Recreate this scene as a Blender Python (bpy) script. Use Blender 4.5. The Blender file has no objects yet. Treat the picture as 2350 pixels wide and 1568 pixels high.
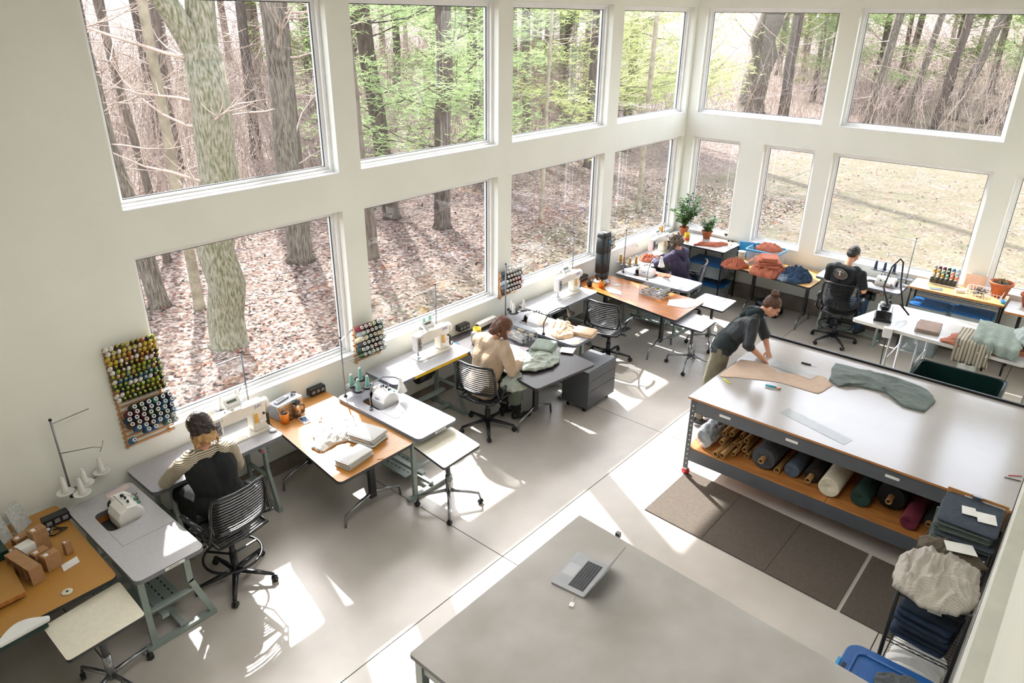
import bpy, bmesh, math, random
from mathutils import Vector, Matrix, noise
C = bpy.context.scene.collection
sc = bpy.context.scene
PI = math.pi
R = math.radians
rnd = random.Random(7)

# ------------------------------------------------------------------ camera
cam = bpy.data.cameras.new('camera'); camo = bpy.data.objects.new('camera', cam); C.objects.link(camo)
cam.sensor_fit = 'HORIZONTAL'; cam.sensor_width = 36.0
cam.lens = 1647.15 / 2350 * 36.0
cam.clip_start = .03; cam.clip_end = 400
CAM = Vector((-11.1066, -5.7262, 4.25))
a, b, c = R(40.24462), R(-24.38248), R(.71538)
f = Vector((math.cos(b)*math.cos(a), math.cos(b)*math.sin(a), math.sin(b)))
r0 = Vector((math.sin(a), -math.cos(a), 0)); u0 = r0.cross(f)
rr = math.cos(c)*r0 + math.sin(c)*u0; uu = -math.sin(c)*r0 + math.cos(c)*u0
camo.matrix_world = Matrix(((rr.x, uu.x, -f.x, CAM.x), (rr.y, uu.y, -f.y, CAM.y), (rr.z, uu.z, -f.z, CAM.z), (0, 0, 0, 1)))
sc.camera = camo

# ------------------------------------------------------------------ sky, sun, exposure
SUN_DIR = Vector((-.477, -.88, -1.0)).normalized()
w = bpy.data.worlds.new('world'); sc.world = w; w.use_nodes = True
nt = w.node_tree; nt.nodes.clear()
sky = nt.nodes.new('ShaderNodeTexSky'); sky.sky_type = 'NISHITA'; sky.sun_disc = False
sky.sun_elevation = R(45); sky.sun_rotation = math.atan2(.477, .88); sky.air_density = 1; sky.dust_density = 1.5; sky.ozone_density = 1
hsv = nt.nodes.new('ShaderNodeHueSaturation'); hsv.inputs['Saturation'].default_value = .38
bg = nt.nodes.new('ShaderNodeBackground'); bg.inputs['Strength'].default_value = 1.9
wo = nt.nodes.new('ShaderNodeOutputWorld')
nt.links.new(sky.outputs[0], hsv.inputs['Color']); nt.links.new(hsv.outputs[0], bg.inputs[0]); nt.links.new(bg.outputs[0], wo.inputs[0])
sl = bpy.data.lights.new('sun', 'SUN'); sl.energy = 21; sl.angle = R(.9); sl.color = (1, .975, .94)
so = bpy.data.objects.new('sun', sl); C.objects.link(so)
so.rotation_euler = SUN_DIR.to_track_quat('-Z', 'Y').to_euler()
# two long pendant fixtures of the high ceiling (above the frame) give the room its own light
for i, (x, y) in enumerate(((-8.6, -4.0), (-3.6, -3.6))):
    al = bpy.data.lights.new('ceiling_lamp_light', 'AREA'); al.shape = 'RECTANGLE'; al.size = 3.2; al.size_y = 1.6
    al.energy = (95, 14)[i]; al.color = (1, .98, .94)
    ao = bpy.data.objects.new('ceiling_lamp_light', al); C.objects.link(ao); ao.location = (x, y, 4.86)
sc.view_settings.view_transform = 'Standard'; sc.view_settings.look = 'None'
sc.view_settings.exposure = -0.30; sc.view_settings.gamma = 1; sc.view_settings.use_curve_mapping = False
try:
    sc.cycles.max_bounces = 10; sc.cycles.diffuse_bounces = 5; sc.cycles.transparent_max_bounces = 16
    sc.cycles.sample_clamp_indirect = 8; sc.cycles.use_denoising = True
    sc.cycles.caustics_reflective = False; sc.cycles.caustics_refractive = False
except Exception: pass

# ------------------------------------------------------------------ materials
def srgb(h):
    if isinstance(h, str):
        h = h.lstrip('#'); v = [int(h[i:i+2], 16)/255 for i in (0, 2, 4)]
    else: v = [x/255 for x in h]
    return [(x/12.92 if x <= .04045 else ((x+.055)/1.055)**2.4) for x in v] + [1]
_m = {}
def mat(name, col, rough=.6, metal=0, col2=None, scale=8, stretch=None, bump=0, bscale=None, detail=4, alpha=1, coat=0, spec=.5, trans=0, emit=0, ramp=(.35, .65)):
    if name in _m: return _m[name]
    m = bpy.data.materials.new(name); m.use_nodes = True; n = m.node_tree.nodes; l = m.node_tree.links
    p = n['Principled BSDF']; p.inputs['Base Color'].default_value = srgb(col)
    p.inputs['Roughness'].default_value = rough; p.inputs['Metallic'].default_value = metal
    p.inputs['Specular IOR Level'].default_value = spec
    p.inputs['Coat Weight'].default_value = coat; p.inputs['Alpha'].default_value = alpha
    if trans: p.inputs['Transmission Weight'].default_value = trans
    if emit: p.inputs['Emission Color'].default_value = srgb(col); p.inputs['Emission Strength'].default_value = emit
    tc = n.new('ShaderNodeTexCoord'); mp = n.new('ShaderNodeMapping'); l.new(tc.outputs['Object'], mp.inputs[0])
    if stretch: mp.inputs['Scale'].default_value = stretch
    nz = n.new('ShaderNodeTexNoise'); nz.inputs['Scale'].default_value = scale; nz.inputs['Detail'].default_value = detail
    l.new(mp.outputs[0], nz.inputs['Vector'])
    c2 = srgb(col2) if col2 else [min(1, x*.9) for x in srgb(col)[:3]] + [1]
    rp = n.new('ShaderNodeValToRGB'); rp.color_ramp.elements[0].position = ramp[0]; rp.color_ramp.elements[1].position = ramp[1]
    rp.color_ramp.elements[0].color = srgb(col); rp.color_ramp.elements[1].color = c2
    l.new(nz.outputs['Fac'], rp.inputs[0]); l.new(rp.outputs[0], p.inputs['Base Color'])
    if bump:
        n2 = n.new('ShaderNodeTexNoise'); n2.inputs['Scale'].default_value = bscale or scale*3; n2.inputs['Detail'].default_value = 3
        l.new(mp.outputs[0], n2.inputs['Vector'])
        bp = n.new('ShaderNodeBump'); bp.inputs['Strength'].default_value = min(1, bump); bp.inputs['Distance'].default_value = .01
        l.new(n2.outputs['Fac'], bp.inputs['Height']); l.new(bp.outputs[0], p.inputs['Normal'])
    _m[name] = m; return m
def stripe_mat(name, c1, c2, freq, axis='X', width=.5, rough=.85, wob=.6):
    if name in _m: return _m[name]
    m = mat(name, c1, rough, bump=.4, bscale=260); n = m.node_tree.nodes; l = m.node_tree.links; p = n['Principled BSDF']
    tc = n['Texture Coordinate']
    wv = n.new('ShaderNodeTexWave'); wv.wave_type = 'BANDS'; wv.bands_direction = axis; wv.inputs['Scale'].default_value = freq
    wv.inputs['Distortion'].default_value = wob; wv.inputs['Detail'].default_value = 1; l.new(tc.outputs['Object'], wv.inputs['Vector'])
    rp = n.new('ShaderNodeValToRGB'); rp.color_ramp.interpolation = 'CONSTANT'
    rp.color_ramp.elements[0].color = srgb(c1); rp.color_ramp.elements[1].color = srgb(c2); rp.color_ramp.elements[1].position = width
    l.new(wv.outputs['Fac'], rp.inputs[0])
    for lk in list(p.inputs['Base Color'].links): l.remove(lk)
    l.new(rp.outputs[0], p.inputs['Base Color']); return m
def glass_mat(name='window_glass', tint=(1, 1, 1, 1), refl=1.0):
    if name in _m: return _m[name]
    m = bpy.data.materials.new(name); m.use_nodes = True; n = m.node_tree.nodes; l = m.node_tree.links; n.clear()
    t = n.new('ShaderNodeBsdfTransparent'); t.inputs[0].default_value = tint
    g = n.new('ShaderNodeBsdfGlossy'); g.inputs['Roughness'].default_value = .002
    lw = n.new('ShaderNodeLayerWeight'); lw.inputs['Blend'].default_value = .5
    pw = n.new('ShaderNodeMath'); pw.operation = 'POWER'; pw.inputs[1].default_value = 4; l.new(lw.outputs['Facing'], pw.inputs[0])
    mu = n.new('ShaderNodeMath'); mu.operation = 'MULTIPLY_ADD'; mu.inputs[1].default_value = .6*refl; mu.inputs[2].default_value = .04*refl; l.new(pw.outputs[0], mu.inputs[0])
    mx = n.new('ShaderNodeMixShader'); o = n.new('ShaderNodeOutputMaterial')
    l.new(mu.outputs[0], mx.inputs[0]); l.new(t.outputs[0], mx.inputs[1]); l.new(g.outputs[0], mx.inputs[2]); l.new(mx.outputs[0], o.inputs[0])
    _m[name] = m; return m
WALLM = mat('wall_paint', '#ecede5', .75, col2='#e7e8df', scale=1.5, bump=.08, bscale=90)
TRIMM = mat('white_trim_paint', '#f1f1f0', .4, col2='#ececec')
CONC = mat('floor_concrete', '#c8c1b8', .3, col2='#b1aaa1', scale=1.1, detail=9, bump=.03, bscale=30)
LAM = mat('grey_laminate', '#b4b3b6', .32, col2='#acabb0', scale=60)
LAMEDGE = mat('grey_edge_band', '#6d7078', .5)
CREAM = mat('cream_laminate', '#dcd6c4', .28, col2='#d5cfbd', scale=40)
WHITELAM = mat('white_laminate', '#c6c3c1', .25, col2='#bebbb9', scale=5)
CUTTOP = mat('cutting_table_board', '#a9a39e', .17, col2='#a39d98', scale=2)
BLKEDGE = mat('black_edge_band', '#25262a', .45)
WOODD = mat('orange_wood_laminate', '#b98345', .3, col2='#a97338', scale=9, stretch=(1, 9, 9), detail=8)
WOODR = mat('reddish_wood_laminate', '#bb7434', .26, col2='#98561f', scale=4, stretch=(6, .7, 1), detail=6)
WOODY = mat('tan_wood_laminate', '#b0803c', .35, col2='#a87838', scale=120)
OAK = mat('pale_oak_veneer', '#d6ab6c', .35, col2='#c99c5c', scale=6, stretch=(8, .8, 1), detail=6)
PLY = mat('plywood', '#b77a3e', .55, col2='#9c6430', scale=5, stretch=(6, .8, 1), detail=8)
PINE = mat('pine_strip', '#c79a68', .55, col2='#b6865a', scale=20, stretch=(1, 6, 1))
DARKTOP = mat('dark_plum_laminate', '#3b3436', .33, col2='#352f31', scale=50)
BLK = mat('black_plastic', '#17181b', .35, col2='#1d1e22', scale=30)
BLKM = mat('black_metal', '#1b1c1e', .4, metal=.3)
SEATM = mat('black_chair_shell', '#131518', .28, spec=.6)
CHROME = mat('brushed_metal', '#9c9ea0', .28, metal=.9)
STEEL = mat('steel_grey_metal', '#8a8c90', .35, metal=.7)
GREYM = mat('grey_green_leg_paint', '#8e9a94', .45, col2='#86928c')
DGREY = mat('dark_grey_steel', '#4d5053', .42, metal=.3)
CABM = mat('charcoal_cabinet_paint', '#53565b', .5)
MACH = mat('cream_machine_enamel', '#e6e1d6', .3, col2='#e0dbd0', spec=.6)
MACHW = mat('white_machine_enamel', '#eceae6', .3)
BLUETX = mat('blue_lettering', '#2d4fa0', .5)
REDP = mat('red_plastic', '#c03038', .4)
ORANGEP = mat('orange_plastic', '#e8892c', .45)
YELL = mat('yellow_tape', '#e8bf2c', .5)
BLUEP = mat('blue_plastic', '#1e5f9c', .4)
BLUEL = mat('light_blue_plastic', '#2b8fc8', .4)
GREENP = mat('dark_green_plastic', '#12332e', .35)
PAPER = mat('white_paper', '#e6e4e0', .8, col2='#dddbd7')
KRAFT = mat('kraft_cardboard', '#ab835c', .8, col2='#a07a54', scale=30)
WHITEP = mat('white_plastic', '#e8e8e6', .4)
TERRA = mat('terracotta', '#b5653c', .8, col2='#a3562f', scale=12)
SKIN = mat('skin', '#d9a184', .5, col2='#d2987a', scale=15)

# ------------------------------------------------------------------ mesh helpers
class MB:
    def __init__(s): s.v = []; s.f = []; s.mi = []; s.m = []; s.cur = 0; s.sm = []; s.T = Matrix.Identity(4)
    def use(s, m):
        if m not in s.m: s.m.append(m)
        s.cur = s.m.index(m); return s
    def add(s, vs, fs, smooth=False):
        o = len(s.v); s.v += [tuple(s.T @ Vector(v)) for v in vs]
        for fc in fs: s.f.append([i+o for i in fc]); s.mi.append(s.cur); s.sm.append(smooth)
        return s
    def box(s, x0, x1, y0, y1, z0, z1):
        vs = [(x, y, z) for z in (z0, z1) for y in (y0, y1) for x in (x0, x1)]
        return s.add(vs, [(0, 2, 3, 1), (4, 5, 7, 6), (0, 1, 5, 4), (2, 6, 7, 3), (0, 4, 6, 2), (1, 3, 7, 5)])
    def bar(s, p, q, wx, wy=None, up=(0, 0, 1)):
        p, q = Vector(p), Vector(q); wy = wy or wx; d = (q-p).normalized(); up = Vector(up)
        if abs(d.dot(up)) > .95: up = Vector((1, 0, 0))
        r = d.cross(up).normalized(); u = r.cross(d)
        vs = [e + r*(i*wx/2) + u*(j*wy/2) for e in (p, q) for i, j in ((-1, -1), (1, -1), (1, 1), (-1, 1))]
        return s.add(vs, [(0, 3, 2, 1), (4, 5, 6, 7), (0, 1, 5, 4), (1, 2, 6, 5), (2, 3, 7, 6), (3, 0, 4, 7)])
    def tube(s, pts, r, n=8, cap=True, flat=1.0):
        pts = [Vector(p) for p in pts]; rs = r if isinstance(r, (list, tuple)) else [r]*len(pts)
        vs = []; fs = []; d0 = (pts[1]-pts[0]).normalized()
        ref = Vector((0, 0, 1)) if abs(d0.z) < .9 else Vector((1, 0, 0)); r_ = d0.cross(ref).normalized()
        for i, p in enumerate(pts):
            d = ((pts[min(i+1, len(pts)-1)]-p).normalized() + (p-pts[max(i-1, 0)]).normalized())
            if d.length < 1e-6: d = d0
            d.normalize(); r_ = (r_ - d*r_.dot(d)); r_ = r_.normalized() if r_.length > 1e-6 else d.orthogonal().normalized(); u_ = d.cross(r_)
            for k in range(n):
                an = 2*PI*k/n; vs.append(p + (r_*math.cos(an) + u_*math.sin(an)*flat)*rs[i])
        for i in range(len(pts)-1):
            for k in range(n): fs.append((i*n+k, i*n+(k+1) % n, (i+1)*n+(k+1) % n, (i+1)*n+k))
        if cap: fs.append(tuple(range(n-1, -1, -1))); fs.append(tuple(range((len(pts)-1)*n, len(pts)*n)))
        return s.add(vs, fs, True)
    def cyl(s, p, q, r, r2=None, n=16): return s.tube([p, q], [r, r if r2 is None else r2], n)
    def lathe(s, prof, n=20, at=(0, 0, 0), closed=False):
        vs = []; fs = []
        for (r, z) in prof:
            for k in range(n): vs.append((at[0]+r*math.cos(2*PI*k/n), at[1]+r*math.sin(2*PI*k/n), at[2]+z))
        for i in range(len(prof)-1):
            for k in range(n): fs.append((i*n+k, i*n+(k+1) % n, (i+1)*n+(k+1) % n, (i+1)*n+k))
        if closed:
            i = len(prof)-1
            for k in range(n): fs.append((i*n+k, i*n+(k+1) % n, (k+1) % n, k))
        else:
            fs.append(tuple(range(n-1, -1, -1))); fs.append(tuple(range((len(prof)-1)*n, len(prof)*n)))
        return s.add(vs, fs, True)
    def prism(s, poly, z0, z1, smooth=False):
        n = len(poly); vs = [(p[0], p[1], z0) for p in poly] + [(p[0], p[1], z1) for p in poly]
        fs = [tuple(range(n-1, -1, -1)), tuple(range(n, 2*n))] + [(i, (i+1) % n, n+(i+1) % n, n+i) for i in range(n)]
        return s.add(vs, fs, smooth)
    def torus(s, c, R_, r, n=28, m=8, axis='Z'):
        vs = []; fs = []
        for i in range(n):
            A = 2*PI*i/n
            for j in range(m):
                B = 2*PI*j/m; q = ((R_+r*math.cos(B))*math.cos(A), (R_+r*math.cos(B))*math.sin(A), r*math.sin(B))
                if axis == 'X': q = (q[2], q[0], q[1])
                if axis == 'Y': q = (q[0], q[2], q[1])
                vs.append((c[0]+q[0], c[1]+q[1], c[2]+q[2]))
        for i in range(n):
            for j in range(m): fs.append((i*m+j, ((i+1) % n)*m+j, ((i+1) % n)*m+(j+1) % m, i*m+(j+1) % m))
        return s.add(vs, fs, True)
    def ball(s, c, rx, ry=None, rz=None, n=14, m=9):
        ry = ry or rx; rz = rz or rx; vs = [(c[0], c[1], c[2]-rz)]; fs = []
        for i in range(1, m):
            t = PI*i/m
            for k in range(n): vs.append((c[0]+rx*math.sin(t)*math.cos(2*PI*k/n), c[1]+ry*math.sin(t)*math.sin(2*PI*k/n), c[2]-rz*math.cos(t)))
        vs.append((c[0], c[1], c[2]+rz)); L = len(vs)-1
        for k in range(n): fs.append((0, 1+(k+1) % n, 1+k)); fs.append((L, L-n+k, L-n+(k+1) % n))
        for i in range(m-2):
            for k in range(n): fs.append((1+i*n+k, 1+i*n+(k+1) % n, 1+(i+1)*n+(k+1) % n, 1+(i+1)*n+k))
        return s.add(vs, fs, True)
    def mesh(s, name):
        me = bpy.data.meshes.new(name); me.from_pydata(s.v, [], s.f)
        for m in s.m: me.materials.append(m)
        me.polygons.foreach_set('material_index', s.mi); me.polygons.foreach_set('use_smooth', s.sm); me.update(); return me
def obj(name, mb, m=None, parent=None, bevel=0, loc=None, rotz=0, seg=2):
    if m is not None and not mb.m: mb.m = [m]
    me = mb.mesh(name) if isinstance(mb, MB) else mb
    o = bpy.data.objects.new(name, me); C.objects.link(o)
    if parent: o.parent = parent
    if loc: o.location = loc
    if rotz: o.rotation_euler.z = rotz
    if bevel:
        md = o.modifiers.new('bevel', 'BEVEL'); md.width = bevel; md.segments = seg; md.limit_method = 'ANGLE'; md.angle_limit = R(40); md.harden_normals = False
    return o
def mb(m=None):
    x = MB()
    if m: x.use(m)
    return x
def tag(o, label=None, cat=None, group=None, kind=None):
    if label: o['label'] = label
    if cat: o['category'] = cat
    if group: o['group'] = group
    if kind: o['kind'] = kind
    return o
def thing(name, label, cat, loc=(0, 0, 0), rz=0, group=None):
    o = bpy.data.objects.new(name, None); C.objects.link(o); o.location = loc; o.rotation_euler = (0, 0, rz); o.empty_display_size = .1
    return tag(o, label, cat, group)
def struct(name, mb_, m=None, parent=None, **k):
    o = obj(name, mb_, m, parent, **k)
    if not parent: o['kind'] = 'structure'
    return o
def dup(root, loc, rz, label=None, group=None):
    ks = {}
    for o in bpy.data.objects:
        if o.parent: ks.setdefault(o.parent.name, []).append(o)
    def cp(o, par):
        n = o.copy(); C.objects.link(n); n.parent = par
        for ch in ks.get(o.name, []): cp(ch, n)
        return n
    r = cp(root, None); r.location = loc; r.rotation_euler = (0, 0, rz)
    if label: r['label'] = label
    if group: r['group'] = group
    return r
def rrect(x0, x1, y0, y1, r=.03, n=4):
    pts = []
    for cx, cy, a0 in ((x1-r, y1-r, 0), (x0+r, y1-r, 90), (x0+r, y0+r, 180), (x1-r, y0+r, 270)):
        for k in range(n+1): an = R(a0+90*k/n); pts.append((cx+r*math.cos(an), cy+r*math.sin(an)))
    return pts
def rquad(q, r=.03, n=4):
    "quad (counter-clockwise) with rounded corners"
    out = []; N = len(q)
    for i in range(N):
        p = Vector((*q[i], 0)); a_ = (Vector((*q[i-1], 0))-p).normalized(); b_ = (Vector((*q[(i+1) % N], 0))-p).normalized()
        for k in range(n+1):
            t = k/n; A = p+a_*r; B = p+b_*r
            z = A*(1-t)**2 + p*2*t*(1-t) + B*t*t; out.append((z.x, z.y))
    return out
def text_mb(txt, size, m, M, depth=.0008, align='CENTER'):
    cu = bpy.data.curves.new('t', 'FONT'); cu.body = txt; cu.size = size; cu.extrude = depth; cu.align_x = align; cu.align_y = 'CENTER'
    to = bpy.data.objects.new('t', cu); C.objects.link(to); dg = bpy.context.evaluated_depsgraph_get(); me = bpy.data.meshes.new_from_object(to.evaluated_get(dg))
    x = MB(); x.use(m); x.T = M
    x.add([v.co for v in me.vertices], [tuple(p.vertices) for p in me.polygons])
    bpy.data.objects.remove(to); bpy.data.curves.remove(cu); return x
def fr(o, xa, ya, za=None):
    "matrix from origin + x axis + y axis"
    xa = Vector(xa).normalized(); ya = Vector(ya).normalized(); z = xa.cross(ya)
    return Matrix(((xa.x, ya.x, z.x, o[0]), (xa.y, ya.y, z.y, o[1]), (xa.z, ya.z, z.z, o[2]), (0, 0, 0, 1)))
def blob(name, prims, m, parent=None, vox=.01, smooth=6, disp=None, mats=None):
    "continuous surface: tapered capsules/ellipsoids fused by a voxel remesh, then smoothed and roughened"
    x = MB()
    for p in prims:
        if p[0] == 'c':
            _, A, B, ra, rb = p[:5]; A, B = Vector(A), Vector(B)
            x.tube([A, B], [ra, rb], 12); x.ball(A, ra, n=12, m=8); x.ball(B, rb, n=12, m=8)
        elif p[0] == 'e':
            M = p[3] if len(p) > 3 else Matrix.Identity(4)
            x.T = Matrix.Translation(p[1]) @ M; x.ball((0, 0, 0), *p[2], n=16, m=10); x.T = Matrix.Identity(4)
        elif p[0] == 'b':
            x.box(*p[1])
        elif p[0] == 't': x.tube(p[1], p[2], 10)
    o = bpy.data.objects.new('tmp', x.mesh('tmp')); C.objects.link(o)
    md = o.modifiers.new('r', 'REMESH'); md.mode = 'VOXEL'; md.voxel_size = vox
    md2 = o.modifiers.new('s', 'SMOOTH'); md2.factor = .5; md2.iterations = smooth
    dg = bpy.context.evaluated_depsgraph_get(); me = bpy.data.meshes.new_from_object(o.evaluated_get(dg)); old = o.data
    bpy.data.objects.remove(o); bpy.data.meshes.remove(old); me.name = name
    if disp:
        sc_, am = disp[0], disp[1]; st = disp[2] if len(disp) > 2 else (1, 1, 1)
        nn = [v.normal.copy() for v in me.vertices]
        for v, n_ in zip(me.vertices, nn):
            q = Vector((v.co.x*st[0], v.co.y*st[1], v.co.z*st[2]))*sc_
            v.co += n_*am*(noise.noise(q) + .5*noise.noise(q*2.1))
    me.materials.clear()
    for mm in (mats or [m]): me.materials.append(mm)
    me.polygons.foreach_set('use_smooth', [True]*len(me.polygons)); me.update()
    return obj(name, me, None, parent)
# ------------------------------------------------------------------ room shell
S = .36
AX = [(-8.935, -6.925), (-6.66, -4.635), (-4.385, -2.35), (-2.085, -.095)]
ZU = (2.86, 4.405); ZL = (.955, 2.5)
BU = [(-.15, -2.147), (-2.397, -4.415), (-4.66, -5.6)]
BL = [(-.155, -.97), (-1.345, -2.14), (-2.385, -4.405), (-4.66, -5.5)]
DEP = .17
def wall_with_holes(name, along, holes, a0, a1, z0, z1, d0, d1):
    "along='x': wall in plane y between d0,d1; holes (a,b,z0,z1)"
    xs = sorted({a0, a1, *[h[0] for h in holes], *[h[1] for h in holes]}); zs = sorted({z0, z1, *[h[2] for h in holes], *[h[3] for h in holes]})
    x = mb(WALLM)
    for i in range(len(xs)-1):
        for j in range(len(zs)-1):
            ca, cz = (xs[i]+xs[i+1])/2, (zs[j]+zs[j+1])/2
            if any(h[0] < ca < h[1] and h[2] < cz < h[3] for h in holes): continue
            if along == 'x': x.box(xs[i], xs[i+1], d0, d1, zs[j], zs[j+1])
            else: x.box(d0, d1, xs[i], xs[i+1], zs[j], zs[j+1])
    o = struct(name, x); bm = bmesh.new(); bm.from_mesh(o.data); bmesh.ops.remove_doubles(bm, verts=bm.verts, dist=1e-5)
    seen = {}
    for f_ in bm.faces: seen.setdefault(tuple(sorted(v.index for v in f_.verts)), []).append(f_)
    bmesh.ops.delete(bm, geom=[f_ for k in seen.values() if len(k) > 1 for f_ in k], context='FACES_ONLY')
    bm.to_mesh(o.data); bm.free(); return o
hA = [(l, r_, *z) for l, r_ in AX for z in (ZU, ZL)]
wall_with_holes('wall_left', 'x', hA, -13.2, .20, -.5, 5.0, 0, .20)
hB = [(r_, l, *ZU) for l, r_ in BU] + [(r_, l, *ZL) for l, r_ in BL]
wall_with_holes('wall_back', 'y', hB, -9.0, 0, -.5, 5.0, 0, .20)
struct('ceiling', mb(WALLM).box(-13.2, .2, -9, .2, 5.0, 5.15))
struct('wall_front', mb(WALLM).box(-13.4, .3, -9.2, -9.0, -.5, 5.0))
struct('wall_near', mb(WALLM).box(-13.4, -13.2, -9.2, .3, -.5, 5.0))
gw = glass_mat()
wn = 0
def window(axis, a0, a1, z0, z1, dark_gasket=True):
    "white frame set in the wall opening: sloped inner sill, sash frame, dark gasket, one pane"
    global wn
    wn += 1
    T = Matrix.Identity(4)
    if axis == 'y': T = Matrix(((0, 1, 0, 0), (1, 0, 0, 0), (0, 0, 1, 0), (0, 0, 0, 1)))
    e = bpy.data.objects.new('window_%d' % wn, None); C.objects.link(e); e['kind'] = 'structure'
    e.location = T @ Vector(((a0+a1)/2, .2, (z0+z1)/2)); L = -Vector(e.location)
    def frame(name, y0, y1, t0, t1, m):
        x = mb(m); x.T = Matrix.Translation(L) @ T; o0, o1, oz0, oz1 = a0+t0, a1-t0, z0+t0, z1-t0; i0, i1, iz0, iz1 = a0+t1, a1-t1, z0+t1, z1-t1
        x.box(o0, i0, y0, y1, oz0, oz1); x.box(i1, o1, y0, y1, oz0, oz1); x.box(i0, i1, y0, y1, oz0, iz0); x.box(i0, i1, y0, y1, iz1, oz1)
        return obj(name, x, None, e)
    frame('window_frame', .085, .195, 0.001, .032, TRIMM)
    frame('sash', .12, .17, .032, .062, TRIMM)
    frame('gasket', .128, .14, .062, .069, mat('dark_gasket', '#3a4046', .5))
    x = mb(gw); x.T = Matrix.Translation(L) @ T; x.box(a0+.06, a1-.06, .132, .1345, z0+.06, z1-.06); obj('pane', x, None, e)
    x = mb(TRIMM); x.T = Matrix.Translation(L) @ T; x.box(a0+.001, a1-.001, -.006, .085, z0-.0, z0+.012); obj('window_sill', x, None, e)
for l, r_ in AX:
    for z in (ZU, ZL): window('x', l, r_, *z)
for l, r_ in BU: window('y', r_, l, *ZU)
for l, r_ in BL: window('y', r_, l, *ZL)
for i, (x_, y_) in enumerate(((-8.6, -4.0), (-3.6, -3.6))):
    t = thing('ceiling_lamp', 'long white ceiling fixture %s' % ('above the foreground table' if i == 0 else 'above the cutting table'), 'lamp', (x_, y_, 4.87)); x = mb(TRIMM)
    x.box(-1.66, 1.66, -.86, .86, .03, .10).box(-1.66, -1.61, -.86, .86, -.03, .03).box(1.61, 1.66, -.86, .86, -.03, .03).box(-1.61, 1.61, -.86, -.81, -.03, .03).box(-1.61, 1.61, .81, .86, -.03, .03); obj('housing', x, None, t)
    obj('hanger', mb(CHROME).cyl((-1.2, 0, .10), (-1.2, 0, .131), .01).cyl((1.2, 0, .10), (1.2, 0, .131), .01), None, t)
# floor slab with saw-cut joints
jx = [-12.85, -10.13, -7.42, -4.71, -2.0]; jy = [-2.53, -5.245, -7.9]
xs = [-13.2]+[v for j in jx for v in (j-.004, j+.004)]+[0]; ys = [-9.0]+[v for j in sorted(jy) for v in (j-.004, j+.004)]+[0]
x = mb(CONC)
for i in range(0, len(xs)-1, 2):
    for j in range(0, len(ys)-1, 2): x.box(xs[i], xs[i+1], ys[j], ys[j+1], -.15, 0)
struct('floor', x)
struct('trim_1', mb(mat('joint_filler', '#4a4540', .9)).box(-13.2, 0, -9, 0, -.14, -.006))
# brownish concrete curb along the foot of the back wall and the window wall
CURB = mat('bare_concrete_curb', '#83796c', .85, col2='#6f665b', scale=6, detail=8)
struct('baseboard_back', mb(CURB).box(-.035, -.001, -5.76, -.002, 0.001, .25))
struct('baseboard_left', mb(CURB).box(-9.3, -.002, -.035, -.001, 0.001, .16))
# half wall under the gallery on the right: lower wall, narrow ledge, white guard wall above
LEDGE = mat('shade_greyed_ledge', '#b9b9ae', .8)  # grey put into the colour for the weaker window light on the ledge
struct('wall_right', mb(WALLM).box(-12.6, 0, -5.84, -5.767, 0.001, 2.08))
struct('trim_2', mb(LEDGE).box(-12.6, 0, -5.84, -5.767, 2.081, 2.10))
struct('wall_guard', mb(WALLM).box(-12.6, 0, -5.93, -5.834, 2.101, 3.22))
struct('trim_3', mb(TRIMM).box(-12.6, 0, -6.5, -5.84, 3.20, 3.24))
struct('trim_4', mb(WALLM).box(-13.2, 0, -9, -5.94, 2.15, 2.30))
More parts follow.
